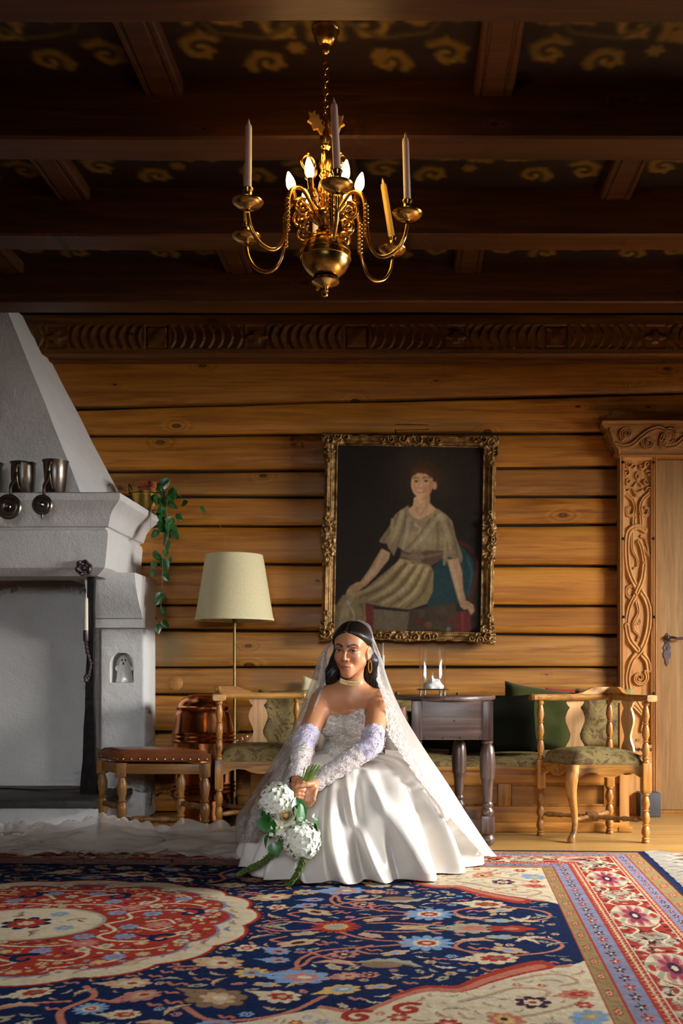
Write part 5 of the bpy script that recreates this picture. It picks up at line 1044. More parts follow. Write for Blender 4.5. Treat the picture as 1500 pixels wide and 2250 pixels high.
pp([(1070, 880), (1150, 930), (1220, 1000), (1232, 1100), (1205, 1290), (1100, 1345), (900, 1380), (870, 1290), (920, 1100), (960, 1040)], (26, 66, 70)); ps([(1120, 885), (1200, 930), (1250, 1020), (1246, 1130), (1205, 1320)], 13, (92, 34, 30)); ps([(1180, 1000), (1215, 1120), (1190, 1270)], 10, (46, 104, 110), 4, .6)
pp([(750, 1400), (1100, 1330), (1120, 1545), (740, 1545)], (74, 60, 42)); pp([(1105, 1400), (1212, 1390), (1218, 1550), (1095, 1550)], (112, 36, 34)); ps([(1150, 1410), (1155, 1540)], 9, (158, 62, 56), 6, .6)
for (x, y, r, c) in ((820, 1480, 30, (104, 40, 32)), (900, 1500, 32, (120, 76, 58)), (1060, 1470, 30, (104, 38, 36)), (970, 1500, 30, (86, 74, 48)), (850, 1420, 30, (92, 84, 56)), (1000, 1400, 40, (84, 70, 52)), (1050, 1530, 20, (120, 112, 104))): pv_.star(*K((x, y)), r*.000812, 6, lin(c), .6)
pp([(425, 1355), (495, 1370), (492, 1550), (405, 1550)], (122, 42, 42)); pp([(495, 1390), (760, 1410), (740, 1550), (492, 1550)], (120, 104, 78)); 
pp([(690, 1005), (900, 1050), (932, 1100), (930, 1250), (885, 1345), (760, 1390), (560, 1372), (430, 1350), (438, 1480), (400, 1550), (198, 1550), (198, 1400), (262, 1295), (420, 1250), (560, 1130), (650, 1050)], (150, 128, 88))
for a, b in (((690, 1040), (330, 1300)), ((760, 1060), (450, 1330)), ((830, 1070), (560, 1350)), ((880, 1090), (680, 1365))):
    m = ((a[0]+b[0])/2+20, (a[1]+b[1])/2+30); ps([a, m, b], 17, (186, 164, 118), 10, .75); ps([(a[0]+36, a[1]+16), (m[0]+46, m[1]+14), (b[0]+60, b[1]+10)], 15, (104, 84, 52), 8, .7)
ps([(320, 1310), (290, 1400), (250, 1540)], 24, (166, 150, 116), 34, .7); ps([(400, 1360), (420, 1430), (380, 1530)], 12, (112, 98, 70), 8, .7); ps([(300, 1340), (350, 1440), (330, 1500)], 8, (188, 176, 144), 5, .7); ps([(230, 1390), (215, 1540)], 20, (104, 92, 70), 20, .6)
pp([(735, 620), (690, 650), (640, 690), (600, 780), (528, 880), (530, 898), (580, 905), (636, 998), (660, 925), (722, 965), (680, 1010), (900, 1050), (998, 1000), (1002, 1062), (1020, 1052), (1040, 990), (1140, 1038), (1146, 990), (1092, 850), (1062, 730), (1012, 680), (952, 640), (900, 670), (820, 722), (760, 690)], (142, 124, 92))
for a, b, c, w in (((690, 670), (620, 890), (176, 158, 122), 18), ((660, 690), (560, 880), (108, 92, 64), 12), ((740, 720), (700, 940), (166, 152, 124), 16), ((720, 700), (660, 920), (104, 90, 66), 10), ((940, 690), (960, 960), (112, 98, 70), 14), ((980, 690), (1060, 960), (170, 150, 112), 18), ((1030, 720), (1110, 990), (116, 100, 72), 12), ((960, 700), (760, 960), (164, 146, 112), 16), ((900, 720), (740, 930), (110, 96, 70), 10), ((1000, 720), (1010, 1000), (160, 140, 104), 12), ((620, 730), (600, 940), (160, 142, 104), 12)): ps([a, ((a[0]+b[0])/2+8, (a[1]+b[1])/2), b], w, c, w*.6, .75)
pp([(688, 955), (780, 975), (880, 950), (1005, 950), (992, 1012), (920, 1062), (780, 1032), (680, 1012)], (98, 76, 60)); ps([(700, 985), (800, 1005), (900, 990), (990, 970)], 12, (134, 108, 86), 8, .7); pv_.star(*K((800, 1000)), .05, 6, lin((128, 104, 82)), .6); ps([(790, 760), (830, 790), (800, 830)], 10, (176, 164, 136), 5, .6)
SKN, SKD, SKL = (196, 156, 116), (150, 108, 76), (220, 186, 146)
pp([(778, 560), (772, 620), (738, 648), (764, 700), (822, 724), (884, 690), (945, 645), (892, 600), (892, 520)], SKN); ps([(880, 560), (870, 620), (830, 690)], 18, SKD, 6, .5); ps([(800, 640), (815, 690)], 7, SKD, 3, .5)
pp([(545, 942), (608, 975), (600, 1020), (500, 1150), (425, 1228), (368, 1225), (450, 1110)], SKN); ps([(560, 970), (500, 1090), (400, 1215)], 13, SKL, 8, .6); pp([(400, 1190), (425, 1220), (380, 1260), (350, 1300), (330, 1300), (312, 1285), (288, 1296), (292, 1262), (318, 1225), (360, 1198)], SKN); ps([(345, 1240), (330, 1290)], 4, SKD, 2); ps([(325, 1230), (308, 1285)], 4, SKD, 2); ps([(370, 1245), (352, 1295)], 4, SKD, 2)
pp([(1030, 1018), (1112, 1005), (1142, 1100), (1152, 1230), (1174, 1312), (1118, 1312), (1090, 1220)], SKN); ps([(1060, 1030), (1105, 1180), (1130, 1300)], 12, SKL, 8, .6); pp([(1118, 1308), (1182, 1318), (1232, 1348), (1240, 1395), (1212, 1422), (1190, 1378), (1160, 1384), (1135, 1360)], SKN); ps([(1180, 1335), (1220, 1370)], 5, SKD, 3)
pv_.ell(*K((850, 400)), .090, .092, lin((74, 48, 30))); pp([(760, 390), (950, 380), (955, 450), (925, 500), (905, 500), (900, 430), (780, 410)], (74, 48, 30)); pv_.ell(*K((835, 455)), .066, .088, lin((206, 160, 118))); pp([(775, 470), (900, 460), (893, 540), (845, 575), (800, 560), (780, 520)], (206, 160, 118)); pp([(758, 410), (800, 380), (860, 385), (905, 420), (915, 380), (870, 330), (790, 330), (755, 370)], (82, 54, 34)); pv_.ell(*K((928, 470)), .014, .024, lin((196, 140, 100)))
ps([(772, 420), (785, 412), (808, 418)], 5, (78, 48, 30)); ps([(838, 416), (862, 408), (888, 418)], 5, (78, 48, 30)); pv_.ell(*K((792, 440)), .013, .0065, lin((52, 34, 26))); pv_.ell(*K((864, 437)), .013, .0065, lin((52, 34, 26))); ps([(820, 430), (812, 480), (822, 492), (836, 490)], 4, (166, 112, 80), 4, .7); ps([(826, 440), (824, 478)], 6, (232, 194, 152), 5, .6); ps([(794, 512), (818, 522), (846, 512)], 6, (164, 82, 66), 5); ps([(800, 512), (840, 512)], 2.5, (232, 212, 190), 2); pv_.ell(*K((876, 490)), .020, .020, lin((212, 142, 108))); ps([(896, 440), (895, 520), (850, 572)], 12, (158, 108, 76), 8, .5); pv_.ell(*K((790, 495)), .014, .014, lin((212, 146, 110)))
gz = np.clip(.42+.62*np.exp(-((X-.06)/.26)**2-((Y-.2)/.42)**2), 0, 1)*(.72+.5*vnoise(X*.7, Y, 13, 46, 3)); pv_.blur(3)
br_ = vnoise(X+Y*.6, Y-X*.6, 55, 47, 2)*.6+vnoise(X*3, Y*.8, 40, 48, 2)*.4; gz = np.clip(gz, 0, 1)[..., None]; pv_.c = (pv_.c*gz+np.array(lin((34, 26, 18)))*(1-gz))*(.70+.5*br_)[..., None]
v = np.stack([X, 0*X-.002, Y], -1).reshape(-1, 3); me = npmesh('canvas', v, gridfaces(len(pv_.ys), len(pv_.xs)), True, None, pv_.c.reshape(-1, 3)); link('canvas', me, vcol('oil_paint', .6, .15, (160., .2)), port)
# frame as carved relief
cv = Canvas(np.arange(-PW_/2-.02, PW_/2+.021, .0034), np.arange(-PH_/2-.02, PH_/2+.021, .0034)); X, Y = np.meshgrid(cv.xs, cv.ys); ax_, ay_ = np.abs(X), np.abs(Y)
ix, iy = .435, .553; ox, oy = PW_/2-.006, PH_/2-.006
d_in = np.maximum(ax_-ix, ay_-iy)/(.072); bulge = .018*np.exp(-(np.hypot(ax_-ox, ay_-oy)/.09)**2)+.011*np.exp(-(X/.09)**2)*(ay_ > iy)+.013*np.exp(-(Y/.1)**2)*(ax_ > ix); out_ = np.minimum(ox-ax_, oy-ay_)+bulge+.003*np.sin(X*70)*np.sin(Y*70)
mask = (d_in > 0) & (out_ > 0); t = np.clip(d_in, 0, 1.4)
cv.h[:] = np.interp(t, [0, .06, .14, .2, .3, .42, .5, .58, .68, .78, .86, .95, 1.05, 1.4], [.012, .018, .012, .008, .010, .022, .030, .024, .034, .044, .040, .030, .012, .004])
bead = (t > .04) & (t < .15); cv.h[bead] += (.003*np.sin((X+Y)*2*pi/.014))[bead]
H0 = cv.h.copy(); 
def orn(cx, cy, r, a, tu, w, h): 
    p = spiral(cx, cy, r, .006, a, tu, 30)
    for sx in (1, -1):
        for sy in (1, -1): cv.carve(p*np.array((sx, sy)), w, h, w*.6, 'max')
for (x, y, r, a, tu) in ((.485, .575, .036, .5, 1.3), (.44, .60, .026, 2.5, 1.1), (.505, .52, .026, 4., 1.2), (.385, .592, .02, .2, 1.), (.492, .455, .018, 1.4, 1.1), (.05, .592, .03, 2.8, 1.25), (.115, .588, .022, .4, -1.1), (.17, .584, .015, 2.6, 1.), (.0, .61, .02, 1.5, .8), (.49, .045, .028, 1.2, 1.25), (.486, .11, .02, 4.4, 1.1), (.505, .0, .02, .4, .9), (.484, .16, .014, 1., .9)): orn(x, y, r, a, tu, .008, .050)
orn_m = (bulge > .0035); cv.h[orn_m] = np.maximum(cv.h[orn_m], (.020+.030*vnoise(X, Y, 46, 50, 3)**1.4)[orn_m]); cv.h += .004*(vnoise(X, Y, 60, 51, 2)-.5)*(t > .2)
def gilt():
    t = NT('gilt_frame'); co = t.co('Object'); n = t.noise(co, 24, 4); 
    t.p(Base_Color=t.ramp(n, [(.3, lin((82, 58, 28))), (.52, lin((140, 104, 56))), (.72, lin((176, 140, 88)))]), Metallic=.55, Roughness=t.math('MULTIPLY_ADD', n, .3, .28)); return t.m
M_gilt = gilt()
relief('frame', cv, mask, .05, M_gilt, port, False)
MB().box(-ix-.01, ix+.01, .004, .03, -iy-.01, iy+.01).build('stretcher_back', M_dark, port)
# ---------------------------------------------------------------- brass chandelier
HX, HY = -.2755, 3.33
def hz(py): return HC+(PY-py)*HY/F
chd = empty('brass_chandelier', (HX, HY, 0), label='lit polished brass chandelier with ball body and curling arms', cat='chandelier'); u1 = HY/F
def P5(mb, name, mat, ang=45, parent=None): return mb.build(name, mat, parent or chd, ang)
P5(MB().lathe([(.0, CEIL-HC+HC-.001), (.045, CEIL-.001), (.047, CEIL-.012), (.040, CEIL-.02), (.038, CEIL-.04), (.026, CEIL-.055), (.016, CEIL-.06), (.018, CEIL-.07), (.012, CEIL-.085), (.004, CEIL-.09), (.0035, hz(138)), (0, hz(138))], seg=28), 'ceiling_rose', M_brass)
zt0, zb0 = hz(136), hz(262); nl_ = 9; ll = (zt0-zb0)/nl_*1.35
for k in range(nl_):
    zc = zt0-(k+.5)*(zt0-zb0)/nl_; a = np.linspace(0, 2*pi, 16, endpoint=False); w = .0085
    pts = np.stack([w*np.cos(a), 0*a, zc+ll/2*np.sin(a)], 1)
    if k % 2: pts = pts[:, [1, 0, 2]]
    P5(MB().tube(pts, .0028, 6, closed=True), 'chain_link', M_brass)
# central shaft and ball
sh = [(0, hz(255)), (.006, hz(258)), (.010, hz(268)), (.007, hz(276)), (.016, hz(290)), (.020, hz(305)), (.012, hz(318)), (.018, hz(325)), (.012, hz(332)), (.020, hz(345)), (.024, hz(360)), (.014, hz(378)), (.022, hz(385)), (.015, hz(392)), (.024, hz(410)), (.027, hz(425)), (.016, hz(440)), (.024, hz(450)), (.030, hz(462)), (.045, hz(468)), (.048, hz(476)), (.044, hz(486)), (.030, hz(492)), (.022, hz(500)), (.026, hz(506)), (.034, hz(510))]
P5(MB().lathe(sh, seg=28), 'shaft', M_brass)
zc, rb_ = hz(562), .084; th = np.linspace(.42, pi-.5, 26); pr = [(rb_*sin(t), zc+rb_*.95*cos(t)) for t in th]
pr2 = []
for i, (r, z) in enumerate(pr):
    pr2.append((r, z))
    if i in (7, 11, 14): pr2 += [(r+.0018, z-.001), (r+.0018, z-.004), (r, z-.005)]
P5(MB().lathe(pr2, seg=48), 'ball', M_brass, 35)
P5(MB().lathe([(.040, hz(612)), (.046, hz(615)), (.046, hz(621)), (.034, hz(625)), (.022, hz(628)), (.010, hz(632)), (.008, hz(636)), (.011, hz(640)), (0, hz(646))], seg=28), 'finial', M_brass)
a = np.linspace(0, 2*pi, 18, endpoint=False); P5(MB().tube(np.stack([.010*np.cos(a)-.004, .004*np.sin(a), hz(636)-.012+.014*np.sin(a)], 1), .003, 6, closed=True), 'pull_ring', M_brass)
def radial(mb_pts, ang):
    """profile (r,z) list -> 3-D points in the vertical plane at angle ang (0 = towards the viewer, + = right)"""
    return np.array([(r*sin(ang), -r*cos(ang), z) for r, z in mb_pts])
armp = bez([(.034, hz(480)), (.062, hz(452)), (.092, hz(432)), (.124, hz(438)), (.142, hz(462)), (.146, hz(505)), (.155, hz(545)), (.178, hz(573)), (.21, hz(582)), (.25, hz(572)), (.277, hz(548)), (.288, hz(520))], 6)
scr = spiral(.088, hz(474), .034, .008, 1.9, -1.5, 26); scr2 = spiral(.078, hz(506), .030, .007, -2.2, 1.25, 22)
ANG = [R(a) for a in (12, 72, 130, 192, -106, -54)]
LAB = ['candle held towards the viewer on the chandelier, slightly tilted', 'tall upright pale candle at the right of the chandelier', 'yellowed leaning candle on the right of the chandelier', 'pale candle at the far side of the chandelier', 'yellowed candle mostly hidden behind the left chandelier candle', 'tall upright pale candle at the left of the chandelier']
tilt = [(-.05, .02), (-.03, 0), (-.16, .05), (0, 0), (0, .03), (.012, 0)]
zcup = hz(505)+.0
for k, an in enumerate(ANG):
    P5(MB().tube(radial(armp, an), np.interp(np.arange(len(armp)), [0, 20, 28, 36, len(armp)-1], [.0065, .0075, .0085, .0065, .006]), 10), 'arm', M_brass)
    m = MB(); m.tube(radial(scr, an), np.linspace(.006, .004, len(scr)), 8); m.tube(radial(scr2, an), np.linspace(.0055, .0035, len(scr2)), 8); P5(m, 'scroll', M_brass)
    m = MB(); tw = radial([(.1445, hz(466+9*i)) for i in range(8)], an)
    for i, p in enumerate(tw): m.sph(tuple(p), (.0105, .0105, .0075), 6, 10)
    P5(m, 'twist_collar', M_brass)
    c = radial([(.288, zcup)], an)[0]
    P5(MB().lathe([(.006, -.012), (.012, -.006), (.030, -.004), (.044, .004), (.050, .012), (.0505, .014), (.046, .010), (.028, .002), (.012, .004), (.009, .012), (.013, .02), (.016, .028), (.012, .036), (.013, .046), (.0165, .052), (.0165, .056), (.0125, .056), (.0125, .04), (0, .04)], o=tuple(c), seg=28), 'drip_pan', M_brass)
    yel = k in (2, 4); cm = M_waxy if yel else M_wax; L = .215 if k != 2 else .2
    cdl = empty('taper_candle', (HX+c[0], HY+c[1], c[2]+.042), label=LAB[k], cat='candle', group='chandelier candles'); cdl.rotation_euler = (tilt[k][1], tilt[k][0], 0)
    MB().lathe([(0, 0), (.0112, 0), (.0115, .01), (.0108, L-.01), (.009, L-.001), (.003, L)], seg=16).build('wax', cm, cdl, 50); MB().lathe([(.0035, L-.002), (.0048, L+.005), (.0035, L+.013), (0, L+.022)], seg=10).build('tip', M_tip, cdl, 60)
# inner ring of electric bulbs on short scroll arms
BA = [R(-80), R(-22), R(38), R(82), R(145), R(-140)]
sock = flat('brass_socket', (150, 104, 44), .35, 1.)
for an in BA:
    ra = bez([(.02, hz(470)), (.06, hz(468)), (.09, hz(462)), (.101, hz(452))], 5); P5(MB().tube(radial(ra, an), .005, 8), 'bulb_arm', M_brass)
    c = radial([(.103, hz(448))], an)[0]; ax = Vector((sin(an)*.22, -cos(an)*.22, 1)).normalized(); M = Matrix.Translation(c) @ e_to(ax)
    P5(MB().lathe([(.006, -.006), (.014, -.002), (.013, .002), (.010, .006), (.010, .034), (.011, .036), (0, .036)], seg=16, M=M), 'socket', sock)
    P5(MB().lathe([(.008, .036), (.012, .042), (.0155, .052), (.0155, .062), (.0125, .076), (.007, .09), (.003, .098), (0, .1)], seg=18, M=M), 'bulb', M_bulb, 60)
    lt_ = bpy.data.lights.new('bulb_light', 'POINT'); lt_.energy = .5; lt_.color = (1, .56, .2); lt_.shadow_soft_size = .03; lo = bpy.data.objects.new('bulb_light', lt_); COL.objects.link(lo); lo.parent = chd; pz = M @ Vector((0, 0, .125)); lo.location = pz
for k in range(6):
    an = R(-62+60*k); m = MB(); rp_ = spiral(.062, hz(368), .0235, .0235, -pi/2, 1., 24); m.tube(radial(rp_, an), .0042, 8); m.sph(tuple(radial([(.062, hz(346))], an)[0]), (.005, .005, .008), 6, 8); m.tube(radial(bez([(.026, hz(455)), (.045, hz(435)), (.05, hz(410)), (.06, hz(390))], 5), an), .0045, 8)
    for i in range(4): m.sph(tuple(radial([(.04+.006*i, hz(438-14*i))], an)[0]), .009, 6, 8)
    P5(m, 'ring_scroll', M_brass)
for s, an in ((1, R(-70)), (-1, R(80)), (1, R(170))):
    out = [(0, 0), (.012, .010), (.008, .022), (.016, .02), (.020, .036), (.028, .030), (.030, .046), (.040, .034), (.048, .038), (.044, .022), (.052, .012), (.040, .006), (.034, -.010), (.022, -.006), (.012, -.02)]
    M = Matrix.Translation((0, 0, hz(285))) @ Matrix.Rotation(an-pi/2, 4, 'Z'); P5(MB().prism([(x*1.15+.004, z*1.15) for x, z in out], .012, M), 'leaf_finial', M_leafbrass, 30)
# ---------------------------------------------------------------- the bride: one continuous body grown from a distance field
class Field:
    """signed distance on a tensor grid with uneven spacing; primitives are blended smoothly in their own neighbourhood"""
    def __init__(s, xs, ys, zs): s.g = [np.asarray(a, np.float32) for a in (xs, ys, zs)]; s.d = np.full([len(a) for a in s.g], .2, np.float32)
    def win(s, lo, hi):
        sl = []
        for a, l, h in zip(s.g, lo, hi):
            i0, i1 = np.searchsorted(a, (l, h)); sl.append(slice(max(0, i0-1), min(len(a), i1+1)))
        if any(q.stop-q.start < 2 for q in sl): return None
        return tuple(sl), np.meshgrid(s.g[0][sl[0]], s.g[1][sl[1]], s.g[2][sl[2]], indexing='ij', sparse=True)
    def put(s, lo, hi, fn, k=.01, op='add'):
        w = s.win(np.array(lo)-k*2-.012, np.array(hi)+k*2+.012)
        if w is None: return s
        sl, (X, Y, Z) = w; e = np.broadcast_to(fn(X, Y, Z), s.d[sl].shape).astype(np.float32); d = s.d[sl]
        if op == 'sub': e = -e; h = np.clip(.5+.5*(e-d)/k, 0, 1); s.d[sl] = d+(e-d)*h+k*h*(1-h); return s
        h = np.clip(.5+.5*(e-d)/k, 0, 1); s.d[sl] = e+(d-e)*h-k*h*(1-h); return s
    def cap(s, a, b, r0, r1=None, k=.01, op='add', sq=None):
        a = np.array(a, float); b = np.array(b, float); r1 = r0 if r1 is None else r1; m = max(r0, r1); e = b-a; L = e @ e+1e-12
        def fn(X, Y, Z):
            t = np.clip(((X-a[0])*e[0]+(Y-a[1])*e[1]+(Z-a[2])*e[2])/L, 0, 1); return np.sqrt((X-a[0]-t*e[0])**2+(Y-a[1]-t*e[1])**2+(Z-a[2]-t*e[2])**2)-(r0+(r1-r0)*t)
        return s.put(np.minimum(a, b)-m, np.maximum(a, b)+m, fn, k, op)
    def ell(s, c, r, k=.01, op='add', M=None):
        """ellipsoid; M rows are its local axes"""
        c = np.array(c, float); r = np.array(r, float); m = r.max(); M = np.eye(3) if M is None else np.array(M, float)
        def fn(X, Y, Z):
            x, y, z = X-c[0], Y-c[1], Z-c[2]; p = [(x*M[i, 0]+y*M[i, 1]+z*M[i, 2])/r[i] for i in range(3)]; q = np.sqrt(p[0]**2+p[1]**2+p[2]**2)+1e-9; g = np.sqrt(sum((p[i]/r[i])**2 for i in range(3)))+1e-9; return q*(q-1)/g
        return s.put(c-m, c+m, fn, k, op)
    def mesh(s, name, colf=None, relax=2):
        d = s.d; neg = d < 0; nx, ny, nz = d.shape
        cnt = np.zeros((nx-1, ny-1, nz-1), np.int8)
        for i in (0, 1):
            for j in (0, 1):
                for k in (0, 1): cnt += neg[i:nx-1+i, j:ny-1+j, k:nz-1+k]
        act = (cnt > 0) & (cnt < 8); I = np.argwhere(act); idx = -np.ones(act.shape, np.int32); idx[act] = np.arange(len(I))
        acc = np.zeros((len(I), 3)); n = np.zeros(len(I)); g = s.g
        cor = [(0, 0, 0), (1, 0, 0), (0, 1, 0), (1, 1, 0), (0, 0, 1), (1, 0, 1), (0, 1, 1), (1, 1, 1)]
        val = np.stack([d[I[:, 0]+a, I[:, 1]+b, I[:, 2]+c] for a, b, c in cor], 1)
        pos = lambda q: np.stack([g[0][I[:, 0]+q[0]], g[1][I[:, 1]+q[1]], g[2][I[:, 2]+q[2]]], 1)
        for a in range(8):
            for b in range(a+1, 8):
                if sum(abs(cor[a][i]-cor[b][i]) for i in range(3)) != 1: continue
                m = (val[:, a] < 0) != (val[:, b] < 0); t = val[:, a]/(val[:, a]-val[:, b]+1e-12); p = pos(cor[a])*(1-t[:, None])+pos(cor[b])*t[:, None]; acc[m] += p[m]; n[m] += 1
        v = acc/n[:, None]; F_ = []
        for ax in range(3):
            o = [q for q in range(3) if q != ax]; sl0 = [slice(None)]*3; sl1 = [slice(None)]*3; sl0[ax] = slice(0, -1); sl1[ax] = slice(1, None)
            ch = neg[tuple(sl0)] != neg[tuple(sl1)]; E = np.argwhere(ch); E = E[(E[:, o[0]] > 0) & (E[:, o[1]] > 0) & (E[:, o[0]] < d.shape[o[0]]-1) & (E[:, o[1]] < d.shape[o[1]]-1)]
            def at(da, db): q = E.copy(); q[:, o[0]] -= da; q[:, o[1]] -= db; return idx[q[:, 0], q[:, 1], q[:, 2]]
            f = np.stack([at(0, 0), at(1, 0), at(1, 1), at(0, 1)], 1); fl_ = neg[E[:, 0], E[:, 1], E[:, 2]]
            if ax == 1: fl_ = ~fl_
            f[~fl_] = f[~fl_][:, ::-1]; F_.append(f)
        Fc_ = np.concatenate(F_)
        for _ in range(relax):
            sm = np.zeros_like(v); c = np.zeros(len(v))
            for a in range(4): np.add.at(sm, Fc_[:, a], v[Fc_[:, (a+1) % 4]]); np.add.at(c, Fc_[:, a], 1)
            v = v*.5+.5*sm/np.maximum(c, 1)[:, None]
        return npmesh(name, v, Fc_, True, None, None if colf is None else colf(v)), v
def axis(*segs):
    """uneven axis: (start, stop, step) pieces"""
    out = []
    for a, b, st in segs: out.append(np.arange(a, b, st))
    return np.concatenate(out)
br = empty('person', (-.26, 4.5, 0), label='bride sitting low in a white satin gown, lace gloves and veil, holding flowers', cat='person'); binv = Matrix.Translation((.26, -4.5, 0))
def bpart(o): o.parent = br; o.matrix_parent_inverse = binv; return o
# head frame: s (towards the viewer's right), f (where she looks), u (up)
HCN = np.array((-.241, 4.285, .952)); yaw = R(15); roll = R(-2.5); tiltf = R(4)
f_ = np.array((-sin(yaw), -cos(yaw), 0)); s_ = np.array((cos(yaw), -sin(yaw), 0)); u_ = np.array((0, 0, 1.))
f2 = f_*cos(tiltf)-u_*sin(tiltf); u2 = u_*cos(tiltf)+f_*sin(tiltf); s2 = s_*cos(roll)+u2*sin(roll); u3 = u2*cos(roll)-s_*sin(roll)
HM = np.stack([s2, f2, u3])
def H(s, f, u): return HCN+s*s2+f*f2+u*u3
def hl(P): q = (np.asarray(P)-HCN) @ HM.T; return q[:, 0], q[:, 1], q[:, 2]
def W3(px, py, Y): return np.array(W(px, py, Y))
SHR, SHL = W3(704, 1549, 4.35), W3(832, 1549, 4.31); ELR, ELL = W3(667, 1636, 4.17), W3(816, 1637, 4.13); WRR, WRL = W3(653, 1712, 4.0), W3(694, 1719, 4.045)
CHEST = W3(757, 1572, 4.40); WAIST = W3(757, 1662, 4.53); PELV = np.array((-.28, 4.56, .34)); NECK = W3(770, 1518, 4.335)
fld = Field(axis((-.62, -.50, .008), (-.50, -.335, .0026), (-.335, -.15, .0019), (-.15, .02, .005), (.02, .12, .01)), axis((3.86, 3.95, .008), (3.95, 4.10, .0026), (4.10, 4.16, .005), (4.16, 4.385, .0019), (4.385, 4.75, .008)), axis((-.01, .34, .01), (.34, .47, .0026), (.47, .82, .005), (.82, 1.09, .0019)))
def body(fd):
    # trunk
    tx = (SHL-SHR)/np.linalg.norm(SHL-SHR); up = (NECK-WAIST)/np.linalg.norm(NECK-WAIST); up = up-tx*(up @ tx); up /= np.linalg.norm(up); fw = np.cross(up, tx); fw = fw if fw[1] < 0 else -fw; T = np.stack([tx, fw, up])
    fd.ell(PELV, (.15, .12, .10), .05); fd.ell(WAIST, (.10, .075, .10), .06, M=T); fd.ell(CHEST-up*.02, (.125, .082, .12), .05, M=T)
    fd.cap(SHR+np.array((.03, .015, .012)), SHL+np.array((-.03, .015, .012)), .042, .042, .05); fd.ell(CHEST+up*.095-fw*.0, (.13, .06, .06), .04, M=T)
    for sgn, tt in ((-1, 0), (1, 0)): fd.ell(CHEST+tx*sgn*.054+fw*.072+up*.012, (.056, .050, .056), .022, M=T)
    for sgn in (-1, 1): fd.cap(NECK+tx*sgn*.012+fw*.052-up*.03, NECK+tx*sgn*.125+fw*.012+up*.004, .0075, .008, .02)       # collar bones
    # neck
    fd.cap(NECK-up*.02, H(0, -.022, -.075), .047, .045, .035); fd.cap(NECK+fw*.045-up*.02, H(.035, -.03, -.06), .008, .01, .025); fd.cap(NECK+fw*.045-up*.02, H(-.035, -.03, -.06), .008, .01, .025)
    fd.cap(NECK+tx*.02-fw*.02, SHL, .035, .036, .05); fd.cap(NECK-tx*.02-fw*.02, SHR, .035, .036, .05)
    # arms
    for sh, el, wr in ((SHR, ELR, WRR), (SHL, ELL, WRL)):
        fd.cap(sh, el, .043, .035, .02); fd.cap(sh+(el-sh)*.1, sh+(el-sh)*.6, .045, .040, .02); fd.cap(el, wr, .035, .0225, .015); fd.cap(el+(wr-el)*.1, el+(wr-el)*.4, .037, .033, .02)
    # folded legs under the skirt
    for sg in (-1, 1):
        hip = PELV+np.array((sg*.09, -.02, -.02)); kn = np.array((-.26+sg*.2, 4.20, .36)); an = np.array((-.26+sg*.14, 4.26, .088)); fd.cap(hip, kn, .075, .055, .03); fd.cap(kn, an, .052, .036, .02); fd.cap(an+np.array((0, 0, -.03)), an+np.array((sg*.01, -.12, -.035)), .034, .024, .02)
